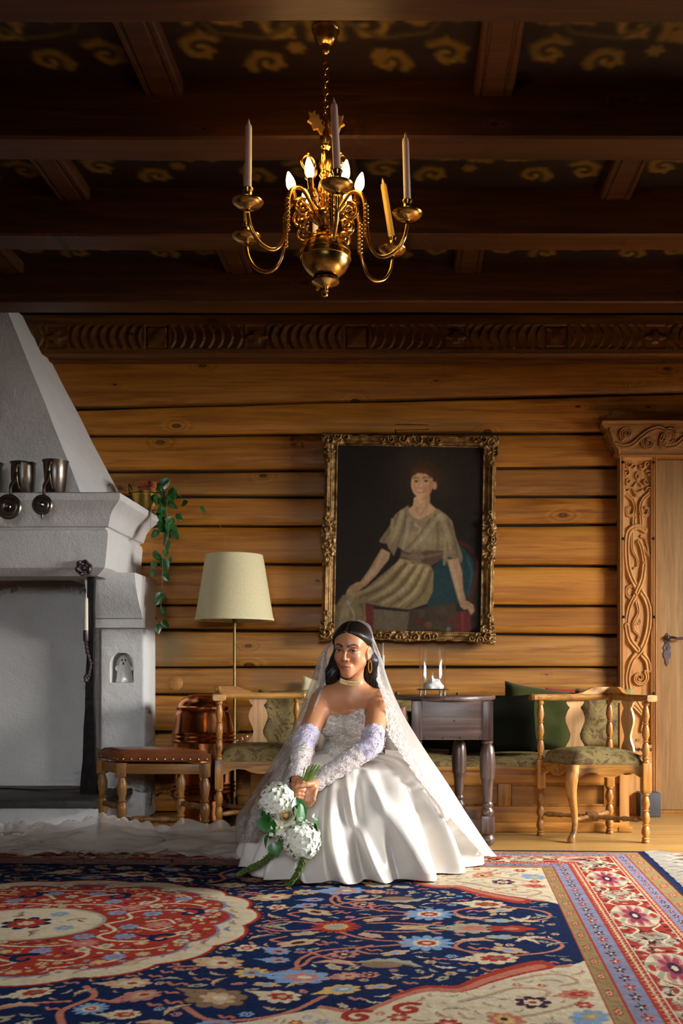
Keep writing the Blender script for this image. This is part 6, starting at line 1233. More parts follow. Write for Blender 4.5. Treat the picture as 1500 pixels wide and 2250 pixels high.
def head(fd):
    fd.ell(H(0, -.014, .036), (.073, .093, .080), .02, M=HM); fd.ell(H(0, .026, -.022), (.0545, .060, .079), .03, M=HM); fd.ell(H(0, .045, .035), (.055, .042, .045), .03, M=HM)
    fd.ell(H(0, .066, -.092), (.021, .019, .018), .022, M=HM)
    for sg in (-1, 1):
        fd.cap(H(0, .062, -.090), H(sg*.047, .008, -.050), .015, .018, .03); fd.ell(H(sg*.0345, .060, -.028), (.023, .022, .023), .02, M=HM); fd.cap(H(sg*.014, .083, .019), H(sg*.046, .068, .018), .0085, .008, .012)
        fd.ell(H(sg*.031, .096, .0005), (.0195, .0175, .0135), .009, 'sub', M=HM)
    fd.cap(H(0, .084, .012), H(0, .105, -.030), .0062, .0075, .010); fd.ell(H(0, .104, -.034), (.0095, .0095, .0085), .007, M=HM)
    for sg in (-1, 1): fd.ell(H(sg*.0115, .092, -.037), (.0078, .0105, .0072), .006, M=HM); fd.ell(H(sg*.0055, .0985, -.0435), (.0034, .0055, .003), .003, 'sub', M=HM)
    for sg in (-1, 1):
        fd.ell(H(sg*.031, .0735, .0), (.0142, .0138, .0132), .003, M=HM)
        lid = [(-.016, .0755, -.0012), (-.009, .0872, .0058), (0, .0897, .0072), (.009, .0862, .006), (.0165, .0755, .0005)]; lid2 = [(-.015, .0755, -.003), (-.007, .0858, -.0065), (.002, .0868, -.0075), (.010, .083, -.006), (.016, .0755, -.001)]
        for P_, r in ((lid, .0026), (lid2, .0021)):
            q = [H(sg*(.031+a), b, c) for a, b, c in P_]
            for a, b in zip(q[:-1], q[1:]): fd.cap(a, b, r, r, .0025)
    fd.ell(H(0, .079, -.068), (.026, .016, .019), .014, M=HM)
    up_ = [(-.0235, .0835, -.0675), (-.012, .0930, -.0640), (-.004, .0962, -.0622), (0, .0955, -.0632), (.004, .0962, -.0622), (.012, .0930, -.0640), (.0235, .0835, -.0675)]; lo_ = [(-.0225, .0825, -.0690), (-.010, .0925, -.0738), (0, .0945, -.0750), (.010, .0925, -.0738), (.0225, .0825, -.0690)]
    for P_, r in ((up_, (.0022, .0036, .0042, .0038, .0042, .0036, .0022)), (lo_, (.0022, .0046, .0056, .0046, .0022))):
        for i in range(len(P_)-1): fd.cap(H(*P_[i]), H(*P_[i+1]), r[i], r[i+1], .0028)
    for i in range(len(up_)-1):
        a, b = up_[i], up_[i+1]; q = lambda t: H(t[0], t[1]+.0035, -.0682+.0008*(abs(t[0])/.02)); fd.cap(q(a), q(b), .0009, .0009, .0015, 'sub')
    for sg in (-1, 1):
        E = np.stack([s2*sg*.9+f2*.42, f2*.9-s2*sg*.42, u3]); fd.ell(H(sg*.0745, -.006, -.010), (.0085, .0175, .029), .006, M=E); fd.ell(H(sg*.082, .003, -.008), (.006, .009, .0165), .004, 'sub', M=E); fd.ell(H(sg*.072, .002, -.034), (.007, .008, .009), .004, M=E)
def finger(fd, pts, r0, r1, k=.003):
    n = len(pts)-1
    for i in range(n): fd.cap(pts[i], pts[i+1], r0+(r1-r0)*i/n, r0+(r1-r0)*(i+1)/n, k)
def hands(fd):
    # her right hand (viewer's left): a fist closed round the stems
    c = W3(657, 1731, 3.985); fd.cap(WRR, W3(655, 1722, 3.99), .022, .024, .012); fd.ell(W3(652, 1731, 3.995), (.024, .026, .032), .012)
    for i, (y0, l) in enumerate(((1722, 1.), (1731, 1.05), (1740, 1.), (1748, .88))):
        z = lambda px, py, Y: W3(px, py, Y); finger(fd, [z(642, y0, 3.99), z(645, y0+2, 3.962), z(655, y0+4, 3.948), z(655+9*l, y0+6, 3.956), z(655+11*l, y0+6, 3.972)], .0098, .0078)
    finger(fd, [W3(650, 1719, 3.985), W3(656, 1716, 3.965), W3(666, 1719, 3.955)], .0105, .0085)
    # her left hand (viewer's right): laid over it, thumb across, fingers pointing down
    fd.cap(WRL, W3(686, 1727, 4.0), .021, .024, .012); fd.ell(W3(682, 1731, 3.985), (.027, .018, .026), .012)
    finger(fd, [W3(686, 1722, 3.975), W3(674, 1724, 3.955), W3(662, 1727, 3.942), W3(651, 1728, 3.938)], .0115, .0088)
    for i, (px, L) in enumerate(((673, .92), (679, 1.), (685, .98), (691, .85))):
        finger(fd, [W3(px+3, 1734, 3.98), W3(px, 1734+14*L, 3.962), W3(px-2, 1734+27*L, 3.957), W3(px-5, 1734+37*L, 3.97)], .0095, .0075)
body(fld); head(fld); hands(fld)
SK = np.array(lin((202, 141, 100)))
def skin_col(v):
    s, f, u = hl(v); c = np.tile(SK, (len(v), 1)); hd = (u > -.115) & (np.abs(s) < .1) & (f > -.1) & (f < .13)
    def blend(m, col, a=1.): m = np.clip(m, 0, 1)[:, None]*a; c[:] = c*(1-m)+np.array(col)*m
    sm = lambda x, e: np.clip(x/e+.5, 0, 1); fr = (f > .03) & hd; az = np.abs(s)
    # cheeks, lips
    blend(np.exp(-((az-.038)/.018)**2-((u+.032)/.02)**2)*fr, lin((206, 122, 92)), .45); blend(np.exp(-(s/.014)**2-((u+.035)/.012)**2)*fr, lin((208, 140, 106)), .4)
    lipu = -.0675+.0072*(1-(az/.025)**2)-.0012*np.exp(-(s/.003)**2); lipl = -.0685-.0115*(1-(az/.0245)**2)
    blend(np.minimum(sm(lipu-u, .0016), sm(u-lipl, .0016))*(az < .0245)*(f > .07)*hd, lin((186, 100, 82)), .95); blend(np.exp(-((u+.0682)/.0011)**2)*(az < .023)*(f > .075)*hd, lin((96, 40, 34)), .8)
    # eyes: white, iris, pupil, painted catchlight, lash line
    es = az-.031; ey = np.sqrt((es/.0150)**2+((u-.0004)/.0052)**2); op = sm(1-ey, .25)*(f > .075)*hd
    blend(op, lin((192, 174, 160))); ir = np.sqrt((s-np.sign(s)*.031-.0028)**2+(u-.0008)**2); blend(sm(.0062-ir, .0014)*op, lin((44, 24, 14))); blend(sm(.0028-ir, .001)*op, (.004, .003, .003)); blend(sm(.0012-np.hypot(s-np.sign(s)*.031-.0046, u-.003), .0008)*op, (.9, .9, .9), .8)
    lash = np.abs(u-(.0056-.0062*((es+.0005)/.0165)**2*(1-.25*np.sign(es)))); blend(sm(.0021-lash, .0012)*(np.abs(es) < .0185)*(f > .066)*hd, (.006, .004, .003), .95); ll_ = np.abs(u-(-.0052+.0055*(es/.0165)**2)); blend(sm(.0009-ll_, .001)*(np.abs(es) < .016)*(f > .066)*hd, lin((96, 58, 42)), .7)
    blend(np.exp(-((az-.033)/.017)**2-((u-.0115)/.006)**2)*fr, lin((132, 80, 54)), .65)
    # brows
    bt = np.clip((az-.011)/.043, 0, 1); bc = .0185+.0085*np.sin(np.clip(bt/.68, 0, 1)*pi/2)-.009*np.clip((bt-.62)/.38, 0, 1)**1.4; bw = .0052*(1-.7*bt**1.6)
    blend(sm(bw-np.abs(u-bc), .0022)*(az > .0105)*(az < .0545)*(f > .03)*hd, lin((48, 30, 22)), .92)
    # nails and knuckles
    return c
M_skin = vcol('skin', .42, .45, (240., .04), Subsurface_Weight=.12, Subsurface_Radius=(.012, .005, .003), Subsurface_Scale=1.)
me, bv_ = fld.mesh('body', skin_col, 1); bpart(link('body', me, M_skin))
# ---------------------------------------------------------------- hair: sleek, parted in the middle, falling behind the shoulders
hf = Field(axis((-.36, -.10, .0032)), axis((4.16, 4.56, .0032)), axis((.42, .74, .006), (.74, 1.10, .0030)))
def cap_fn(X, Y, Z):
    x, y, z = X-HCN[0], Y-HCN[1], Z-HCN[2]; s = x*HM[0, 0]+y*HM[0, 1]+z*HM[0, 2]; f = x*HM[1, 0]+y*HM[1, 1]+z*HM[1, 2]; u = x*HM[2, 0]+y*HM[2, 1]+z*HM[2, 2]
    q1 = (np.sqrt((s/.0735)**2+((f+.014)/.0935)**2+((u-.036)/.0805)**2)-1)*.08; q2 = (np.sqrt((s/.0555)**2+((f-.045)/.0425)**2+((u-.035)/.0455)**2)-1)*.045; hk = np.clip(.5+.5*(q2-q1)/.03, 0, 1); d = q2+(q1-q2)*hk-.03*hk*(1-hk); ph = np.arctan2(s, f+.02)*180/pi
    uhR = np.interp(ph, [-180, -105, -92, -78, -60, -45, -30, -14, 0, 14, 30, 45, 60, 74, 84, 92, 102, 180], [-.3, -.3, -.08, -.055, -.002, .034, .056, .071, .077, .072, .058, .043, .029, .019, .010, -.03, -.3, -.3])
    th_ = np.clip((u-uhR)/.03, -1, 1); th_ = np.where(th_ > 0, .0095*th_*(2-th_), .03*th_)-.0035*np.exp(-(s/.0035)**2)*(f > -.05); return np.maximum(d-th_, (uhR-.01-u)*.7)
hf.put((-.35, 4.17, .84), (-.13, 4.42, 1.09), cap_fn, .004)
def strand(pts, r):
    for i in range(len(pts)-1): hf.cap(pts[i], pts[i+1], r[i], r[i+1], .018)
strand([H(-.062, -.02, .0), H(-.072, -.022, -.05), W3(728, 1484, 4.34), W3(722, 1508, 4.40), W3(724, 1560, 4.47)], [.026, .03, .034, .036, .03]); strand([H(0, -.08, .0), H(0, -.085, -.06), W3(772, 1505, 4.43), W3(775, 1560, 4.50)], [.05, .05, .055, .05])
strand([H(.060, -.045, -.01), H(.070, -.052, -.05), W3(812, 1490, 4.36), W3(824, 1520, 4.42), W3(830, 1570, 4.45), W3(845, 1615, 4.46), W3(850, 1645, 4.44)], [.026, .03, .032, .034, .034, .03, .022]); strand([W3(840, 1590, 4.46), W3(858, 1620, 4.45), W3(852, 1655, 4.43)], [.02, .02, .012])
hx, hy_, hz_ = np.meshgrid(*hf.g, indexing='ij', sparse=True); hf.d += (.0028*np.sin(hx*420+8*np.sin(hz_*40)+hy_*230)*np.clip((.90-hz_)/.1, .0, 1)).astype(np.float32)
def hair_col(v):
    t = np.clip((v[:, 2]-.55)/.2, 0, 1)[:, None]; s, f, u = hl(v); part = (np.exp(-(s/.0028)**2)*((u > .06) & (f > -.05)))[:, None]*.6; c = np.array(lin((92, 58, 36)))*(1-t)+np.array(lin((24, 17, 14)))*t; return c*(1-part)+np.array(lin((120, 84, 62)))*part
def hairm():
    t = NT('hair'); a = t.n('VertexColor', layer_name='Col'); n = t.noise(t.co('Object', (220, 220, 14)), 1., 3); t.p(Base_Color=a.outputs[0], Roughness=.42); t.b.inputs['Specular IOR Level'].default_value = .38; t.b.inputs['Anisotropic'].default_value = .5; t.bump(n, .35, .004); return t.m
M_hair = hairm(); me, _ = hf.mesh('hair', hair_col, 2); bpart(link('hair', me, M_hair))
# ---------------------------------------------------------------- jewellery
M_gold = flat('gold_jewellery', (214, 180, 112), .3, .9, .1); M_gem = flat('choker_stones', (206, 186, 138), .2, .7, .4, 400.)
a = np.linspace(0, 2*pi, 30, endpoint=False)
for sg, ctr in ((1, H(.081, -.004, -.045)), (-1, H(-.080, -.010, -.045))):
    R_ = .0265; pts = np.array([ctr+np.array((0, 0, -R_+.003))+(np.cos(t)*.55*f2*R_+np.cos(t)*.55*s2*R_*.8*sg)+np.array((0, 0, 1))*np.sin(t)*R_ for t in a]); o = bpart(MB().tube(pts, .0026, 8, closed=True).build('hoop_earring', M_gold))
cc = NECK+(H(0, -.022, -.075)-NECK)*.42; nd = H(0, -.022, -.075)-NECK; nd /= np.linalg.norm(nd); e1 = np.cross(nd, (0, 1, 0)); e1 /= np.linalg.norm(e1); e2 = np.cross(nd, e1)
ch_ = empty('choker'); bpart(ch_); inv2 = Matrix.Translation((0, 0, 0))
for k in range(4):
    m = MB()
    for i in range(64): t = 2*pi*i/64; rad = .0515-.0006*k; p = cc+nd*(k-1.5)*.0052+rad*(cos(t)*e1+sin(t)*e2*1.02); m.sph(tuple(p), .0025, 5, 6)
    o = m.build('bead_row', M_gem if k % 2 else M_gold, ch_); o['kind'] = 'stuff'
# ---------------------------------------------------------------- bodice and lace gloves
def lace(name, base, scale, dens, cut=None, bump=.45, tint=None, gap=.86):
    t = NT(name); co = t.co('Object'); w = t.n('TexNoise'); t.set(w.inputs['Vector'], co); w.inputs['Scale'].default_value = scale*.35; w.inputs['Detail'].default_value = 2
    mp = t.n('VectorMath', operation='MULTIPLY_ADD'); t.set(mp.inputs[0], w.outputs['Color']); mp.inputs[1].default_value = (.03, .03, .03); t.set(mp.inputs[2], co)
    v = t.voro(mp.outputs[0], scale, 'DISTANCE_TO_EDGE'); v2 = t.voro(mp.outputs[0], scale*2.7, 'DISTANCE_TO_EDGE'); cord = t.ramp(v.outputs[0], [(.05, (1, 1, 1)), (.14, (0, 0, 0))]); c2 = t.ramp(v2.outputs[0], [(.04, (1, 1, 1)), (.12, (0, 0, 0))]); h = t.math('MAXIMUM', cord, t.math('MULTIPLY', c2, .55))
    t.p(Base_Color=t.mix(h, tuple(x*gap for x in lin(base)), lin(base)), Roughness=.7, Sheen_Weight=.2); t.bump(h, bump, .006)
    if cut is not None:
        al = t.math('MAXIMUM', h, cut, clamp=True); t.set(t.b.inputs['Alpha'], al)
    return t.m
M_lace = lace('bodice_lace', (236, 226, 216), 46, 1, None, .6, None, .66); M_glove = lace('glove_lace', (240, 228, 224), 75, 1, None, .5, None, .74); M_gloveu = lace('glove_lace_upper', (222, 212, 240), 75, 1, None, .5, None, .74)  # upper sleeve lace has the lavender light mixed into its colour
bf = Field(axis((-.46, -.08, .0035)), axis((4.18, 4.68, .0038)), axis((.44, .76, .0035))); tmp = bf
body(bf); bf.d -= .0055
X3, Y3, Z3 = np.meshgrid(*bf.g, indexing='ij', sparse=True)
tx = (SHL-SHR)/np.linalg.norm(SHL-SHR); up = (NECK-WAIST)/np.linalg.norm(NECK-WAIST); up = up-tx*(up @ tx); up /= np.linalg.norm(up); fw = np.cross(up, tx); fw = fw if fw[1] < 0 else -fw
xs_ = (X3-CHEST[0])*tx[0]+(Y3-CHEST[1])*tx[1]+(Z3-CHEST[2])*tx[2]; us_ = (X3-CHEST[0])*up[0]+(Y3-CHEST[1])*up[1]+(Z3-CHEST[2])*up[2]
topc = np.interp(xs_, [-.16, -.115, -.095, -.05, -.01, .03, .06, .09, .12, .16], [.06, .078, .078, .066, .054, .060, .072, .080, .074, .06])
bf.d = np.maximum(bf.d, us_-topc)
for sh, el in ((SHR, ELR), (SHL, ELL)):
    e = el-sh; t = np.clip(((X3-sh[0])*e[0]+(Y3-sh[1])*e[1]+(Z3-sh[2])*e[2])/(e @ e), -.1, 3); dist = np.sqrt((X3-sh[0]-t*e[0])**2+(Y3-sh[1]-t*e[1])**2+(Z3-sh[2]-t*e[2])**2); bf.d = np.maximum(bf.d, .054-dist+.0*X3)
bf.d = np.maximum(bf.d, .44-Z3).astype(np.float32)
me, _ = bf.mesh('bodice', None, 2); bod = bpart(link('bodice', me, M_lace))
edge_pts = []
def glove(sh, el, wr, name):
    """ruched lace sleeve from the upper arm to the wrist"""
    e1_ = el-sh; pts = [sh+e1_*.70, sh+e1_*.84, el, el+(wr-el)*.3, el+(wr-el)*.6, el+(wr-el)*.9, wr+(wr-el)*.06]; r = [.0445, .044, .0425, .0425, .0375, .030, .029]
    p = bez(pts, 10); n = len(p); rr = np.interp(np.linspace(0, 6, n), range(7), r); tg = np.gradient(p, axis=0); tg /= np.linalg.norm(tg, axis=1)[:, None]; m = 40; P = np.zeros((n, m, 3)); nr = np.cross(tg, (0, 1., 0)); nr /= np.linalg.norm(nr, axis=1)[:, None]; bn = np.cross(tg, nr)
    for i in range(n):
        for j in range(m):
            a = 2*pi*j/m; k = abs(mnoise.noise(Vector((i*.55, cos(a)*2.2, sin(a)*2.2))))*.006+.0014*(1+sin(i*1.5+2*sin(a*2+i*.2))); sc = (.010*abs(sin(a*5)) if i == 0 else 0); P[i, j] = p[i]+(rr[i]+k)*(cos(a)*nr[i]+sin(a)*bn[i])-tg[i]*sc
    cut = int(n*.45); g = empty(name); bpart(g)
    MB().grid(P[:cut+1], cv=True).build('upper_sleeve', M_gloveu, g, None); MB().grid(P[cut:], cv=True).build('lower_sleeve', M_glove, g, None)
    # frilled applique along the sleeve
    mb = MB()
    for i in range(4, n-1, 2):
        for j in range(0, m, 4):
            if rnd.random() < .55: continue
            q = P[i, j]; d = q-p[i]; d /= np.linalg.norm(d); t0 = rnd.uniform(0, 6); pl = [q+d*.003+(cos(t0+t)*tg[i]+sin(t0+t)*np.cross(tg[i], d))*.0085*(1+.3*sin(3*t)) for t in np.linspace(0, 5.2, 9)]; mb.tube(pl, .0013, 4)
    o = mb.build('lace_applique', M_glove, g); o['kind'] = 'stuff'
glove(SHR, ELR, WRR, 'lace_glove'); glove(SHL, ELL, WRL, 'lace_glove')
# ---------------------------------------------------------------- satin skirt
def satin():
    t = NT('satin'); co = t.co('Object'); n = t.noise(co, 7, 3); t.p(Base_Color=t.ramp(n, [(.3, lin((206, 199, 189))), (.7, lin((217, 211, 202)))]), Roughness=.34, Sheen_Weight=.25); t.b.inputs['Specular IOR Level'].default_value = .55; t.bump(t.noise(t.co('Object', (1, 1, 1)), 55, 3), .06, .003); return t.m
M_satin = satin()
SC = np.array((WAIST[0]+.012, 4.46)); TOPZ_ = .505
hem = [(-.665, 4.274), (-.60, 4.10), (-.50, 4.02), (-.396, 4.000), (-.23, 3.985), (-.066, 4.0), (.072, 4.04), (.19, 4.18), (.29, 4.36), (.372, 4.52), (.36, 4.74), (.2, 4.93), (-.1, 5.0), (-.42, 4.97), (-.66, 4.82), (-.73, 4.6), (-.72, 4.42)]
ha = np.array([math.atan2(y-SC[1], x-SC[0]) for x, y in hem]); hr = np.array([math.hypot(x-SC[0], y-SC[1]) for x, y in hem]); oi = np.argsort(ha); ha, hr = ha[oi], hr[oi]
NP, NT_ = 560, 130; ph = np.linspace(-pi, pi, NP, endpoint=False); RH = np.interp(ph, np.concatenate([ha-2*pi, ha, ha+2*pi]), np.tile(hr, 3)); 
for _ in range(40): RH = (np.roll(RH, 1)+2*RH+np.roll(RH, -1))/4
tt = np.linspace(0, 1, NT_); fcos = np.clip(-np.sin(ph), 0, 1)          # 1 towards the viewer
gs_t = [0, .06, .14, .25, .36, .5, .65, .8, .93, 1]
g_side = np.interp(tt, gs_t, [.17, .30, .43, .55, .64, .74, .84, .92, .985, 1]); z_side = np.interp(tt, gs_t, [1, .985, .955, .88, .78, .61, .40, .20, .045, .022])
g_fr = np.interp(tt, gs_t, [.17, .32, .52, .70, .79, .86, .92, .965, 1.0, 1.0]); z_fr = np.interp(tt, gs_t, [1, .965, .925, .86, .76, .60, .40, .20, .045, .022])
def sm1(a):
    for _ in range(5): a[1:-1] = (a[:-2]+2*a[1:-1]+a[2:])/4
    return a
g_side, z_side, g_fr, z_fr = map(sm1, (g_side, z_side, g_fr, z_fr))
G = g_side[:, None]*(1-fcos)+g_fr[:, None]*fcos; Zs = (z_side[:, None]*(1-fcos)+z_fr[:, None]*fcos)*TOPZ_
TT, PP = np.meshgrid(tt, ph, indexing='ij'); D = np.zeros_like(TT)
fr_ = np.random.default_rng(12)
# (azimuth at hem, drift towards the top, width, depth): ridges of the drapery, viewer side first; -pi/2 faces the viewer
folds = [(-2.35, .16, .10, .040), (-2.12, .10, .07, .045), (-1.95, .02, .10, -.030), (-1.80, -.12, .07, .050), (-1.66, -.06, .06, -.025), (-1.52, -.16, .08, .048), (-1.38, .02, .06, -.040), (-1.27, -.22, .06, .042), (-1.12, .06, .10, -.030), (-.95, -.26, .12, .050), (-.72, -.10, .10, -.042), (-.52, -.22, .11, .045), (-.32, -.05, .09, -.030), (-.15, .0, .10, .04), (.1, .1, .1, -.03), (-2.6, .1, .1, -.03), (-2.85, .1, .1, .04)]
folds += [(a, fr_.uniform(-.1, .1), fr_.uniform(.08, .13), fr_.uniform(.03, .045)*(1 if k % 2 else -1)) for k, a in enumerate(np.arange(.35, 3.1, .24))]
grow = np.clip((TT-.10)/.75, 0, 1); grow = grow*grow*(3-2*grow)
for a, dr, w, dp in folds:
    c = a+dr*(1-TT)*1.3+.05*np.sin(TT*5+a*3); q = (PP-c+pi) % (2*pi)-pi; w_ = w*(.55+.6*TT); sk = np.where(q > 0, 1., .62); D += 1.35*dp*grow*np.exp(-(q/(w_*sk))**2)
X, Y = np.cos(PP), np.sin(PP)
D += .03*(vnoise(X*1.6+2, Y*1.6+TT*1.4, 2.2, 60, 3)-.5)*grow+.005*np.cos(PP*34+3*np.sin(PP*3))*np.exp(-TT*9)+.014*np.sin(PP*9+TT*6)*np.exp(-((TT-.3)/.16)**2)*fcos
Zs = Zs+(.035*(vnoise(X*2, Y*2+TT*2, 3, 61, 2)-.5))*np.exp(-((TT-.22)/.16)**2)
hemz = np.clip((.05-Zs)/.05, 0, 1); RR = RH[None]*G+D*(1-.25*hemz); Pk = np.stack([SC[0]+RR*X, SC[1]+RR*Y+.0*Zs, np.maximum(Zs, .014)+.006*np.abs(np.sin(PP*11))*hemz], -1)
# the waist sits further back than the hem centre and the skirt tips with the torso
Pk[..., 2] -= .045*(fcos**2)*np.exp(-(TT/.10)**2); wsh = np.exp(-TT*7)[..., None]*np.array((WAIST[0]-SC[0], WAIST[1]-SC[1]-.015, 0)); Pk += wsh
sk_o = bpart(MB().grid(np.concatenate([Pk, Pk[:, :1]], 1)).build('skirt', M_satin, None, None))
# soft gathered overskirt edge at the waist
# ---------------------------------------------------------------- tulle veil with a lace border
def tulle(name, dens, col=(218, 212, 206), lacy=True):
    """dens = opacity of the plain net; vertex colour red = amount of lace"""
    t = NT(name); a = t.n('VertexColor', layer_name='Col'); w = t.n('SeparateColor'); t.set(w.inputs[0], a.outputs[0]); co = t.co('Object')
    nn = t.n('TexNoise'); t.set(nn.inputs['Vector'], co); nn.inputs['Scale'].default_value = 34; mp = t.n('VectorMath', operation='MULTIPLY_ADD'); t.set(mp.inputs[0], nn.outputs['Color']); mp.inputs[1].default_value = (.04, .04, .04); t.set(mp.inputs[2], co)
    v = t.voro(mp.outputs[0], 62, 'DISTANCE_TO_EDGE'); cord = t.ramp(v.outputs[0], [(.06, (1, 1, 1)), (.2, (.25, .25, .25))]); blob = t.ramp(t.noise(co, 46, 2), [(.46, (0, 0, 0)), (.54, (1, 1, 1))]); pat = t.math('MAXIMUM', cord, blob)
    lc = t.math('MULTIPLY', w.outputs[0], pat); cl = t.ramp(t.noise(co, 5, 3), [(.3, (.75, .75, .75)), (.7, (1, 1, 1))])
    op = t.math('MAXIMUM', t.math('MULTIPLY', t.math('MULTIPLY', cl, dens), w.outputs[1]), t.math('MULTIPLY', lc, .96), clamp=True)
    df = t.n('BsdfDiffuse'); df.inputs[0].default_value = (*lin(col), 1); tl_ = t.n('BsdfTranslucent'); tl_.inputs[0].default_value = (*lin(col), 1); m1 = t.n('MixShader'); m1.inputs[0].default_value = .4; t.set(m1.inputs[1], df.outputs[0]); t.set(m1.inputs[2], tl_.outputs[0])
    bp_ = t.n('Bump'); t.set(bp_.inputs['Height'], lc); bp_.inputs['Strength'].default_value = .5; bp_.inputs['Distance'].default_value = .004; t.set(df.inputs['Normal'], bp_.outputs[0])
    tr = t.n('BsdfTransparent'); m2 = t.n('MixShader'); t.set(m2.inputs[0], op); t.set(m2.inputs[1], tr.outputs[0]); t.set(m2.inputs[2], m1.outputs[0]); t.set(t.out.inputs[0], m2.outputs[0]); return t.m
M_tulle = tulle('tulle', .42); M_train = tulle('tulle_train', .62, (226, 218, 208))
def loft(rows, nu=14, nv=12):
    """rows: list of levels, each a list of 3-D points -> smooth grid"""
    A = np.array([bez(r, nv) for r in rows]); return np.stack([bez(A[:, j], nu) for j in range(A.shape[1])], 1)
w3 = lambda *p: W3(*p)
T0 = [H(-.079, -.012, .045), H(-.082, -.025, .055), H(-.062, -.05, .105), H(0, -.06, .128), H(.062, -.05, .108), H(.083, -.025, .06), H(.080, -.008, .045)]
LV_ = [T0,
 [w3(718, 1432, 4.345), w3(704, 1440, 4.38), w3(725, 1440, 4.46), w3(770, 1440, 4.50), w3(815, 1440, 4.47), w3(836, 1442, 4.40), w3(820, 1436, 4.355)],
 [w3(713, 1490, 4.34), w3(686, 1500, 4.40), w3(715, 1500, 4.54), w3(775, 1500, 4.58), w3(825, 1500, 4.54), w3(856, 1505, 4.42), w3(831, 1495, 4.345)],
 [w3(694, 1545, 4.285), w3(655, 1572, 4.42), w3(700, 1570, 4.62), w3(775, 1570, 4.66), w3(845, 1570, 4.62), w3(886, 1575, 4.45), w3(851, 1550, 4.255)],
 [w3(671, 1592, 4.25), w3(628, 1635, 4.44), w3(680, 1640, 4.70), w3(780, 1640, 4.74), w3(880, 1640, 4.68), w3(928, 1648, 4.50), w3(862, 1612, 4.26)],
 [w3(643, 1642, 4.19), w3(588, 1705, 4.46), w3(650, 1720, 4.83), w3(790, 1720, 4.86), w3(910, 1715, 4.80), w3(978, 1722, 4.55), w3(888, 1655, 4.235)],
 [w3(618, 1692, 4.15), w3(543, 1772, 4.44), w3(620, 1770, 4.95), w3(800, 1770, 5.0), w3(900, 1765, 4.84), w3(1022, 1795, 4.56), w3(940, 1730, 4.20)],
 [w3(586, 1772, 4.14), w3(526, 1800, 4.42), w3(600, 1805, 5.05), w3(800, 1800, 5.0), w3(905, 1800, 4.87), w3(1056, 1852, 4.56), w3(1003, 1810, 4.22)],
 [w3(560, 1850, 4.16), w3(528, 1850, 4.50), w3(590, 1842, 5.08), w3(800, 1838, 5.02), w3(905, 1840, 4.88), w3(1074, 1890, 4.56), w3(1062, 1880, 4.36)]]
LV_[-1] = [np.array((p[0], p[1], max(p[2], .018))) for p in LV_[-1]]
VG = loft(LV_, 12, 12); nu, nv = VG.shape[:2]; uu, ww = np.meshgrid(np.linspace(0, 1, nu), np.linspace(0, 1, nv), indexing='ij')
# gather folds running down the net
cen = VG.mean(1, keepdims=True); rad = VG-cen; rad[..., 2] = 0; rl = np.linalg.norm(rad, axis=-1, keepdims=True)+1e-6; foldv = (.006+.012*uu)*np.sin(ww*70+3*np.sin(uu*4+ww*9))*np.clip(uu*4, 0, 1)*np.clip(np.minimum(ww, 1-ww)*9, .15, 1); VG = VG+rad/rl*foldv[..., None]; VG[..., 2] = np.maximum(VG[..., 2], .016)
ed = np.minimum(ww, 1-ww); wid = .07+.02*np.abs(np.sin(uu*60)); lc_ = np.clip((wid-ed)/.015, 0, 1)*np.clip(uu*14, 0, 1); lc_ = np.maximum(lc_, .8*np.clip((.17-ed)/.05, 0, 1)*(vnoise(uu*3, ww*3, 9, 70, 2) > .52)); den = 1+.75*np.clip((ww-.6)/.2, 0, 1); vc_ = np.stack([lc_, den, den], -1).reshape(-1, 3)
mv = npmesh('veil', VG.reshape(-1, 3), gridfaces(nu, nv), True, None, vc_); veil = bpart(link('veil', mv, M_tulle))
# scalloped lace edging, a narrow doubled ribbon of net along both front edges
for side_, js in ((0, [0, 1, 2, 3]), (1, [nv-1, nv-2, nv-3, nv-4])):
    A = VG[6:, js[0]]; Bq = VG[6:, js[3]]; d = A-Bq; n_ = len(A); k = np.arange(n_); sc = (.35+.25*np.abs(np.sin(k*1.1)))[:, None]; off = np.array((0, -.004, .002)); rows = np.stack([Bq+off, A+off, A+d*sc+off], 1); rows[..., 2] = np.maximum(rows[..., 2], .018)
    rows = np.stack([bez(rows[:, j], 3) for j in range(3)], 1); me = npmesh('lace_edging', rows.reshape(-1, 3), gridfaces(rows.shape[0], 3), True, None, np.ones((rows.shape[0]*3, 3))); o = link('lace_edging', me, M_tulle, veil)
# train spread over the floor to the left
nx_, ny_ = 150, 60
def train(name, x0, x1, yf, yb, hmax, seed, parent):
    gx = np.linspace(x0, x1, nx_); P = np.zeros((nx_, ny_, 3)); L = np.zeros((nx_, ny_))
    for i, x in enumerate(gx):
        a = yf+.05*math.sin(x*4+seed)+.03*math.sin(x*11+seed); b = yb+.06*math.sin(x*3.1+seed*2)+.03*math.sin(x*9)
        for j in range(ny_):
            q = j/(ny_-1); y = a+(b-a)*q; h = hmax*(.25+.75*q**1.2)*(.5+.7*mnoise.noise(Vector((x*1.6+seed, y*2.2, 1))))+.022*mnoise.noise(Vector((x*5, y*9+seed, 3)))+.012*mnoise.noise(Vector((x*14, y*22, seed)))
            h *= min(1, q*10+.25); ef = min(1, q*9); P[i, j] = (x, y, .016+max(0, h)+(.012+.014*abs(math.sin(x*40+3*math.sin(x*9))))*(max(0, 1-q*9)+max(0, 1-(1-q)*14)*1.6)); L[i, j] = max(0, 1-q*7)+max(0, 1-(1-q)*10)*(1 if x < -1.35 else .2)
    me = npmesh(name, P.reshape(-1, 3), gridfaces(nx_, ny_), True, None, np.stack([np.clip(L, 0, 1), 0*L+1, 0*L+1], -1).reshape(-1, 3)); return link(name, me, M_train, parent)
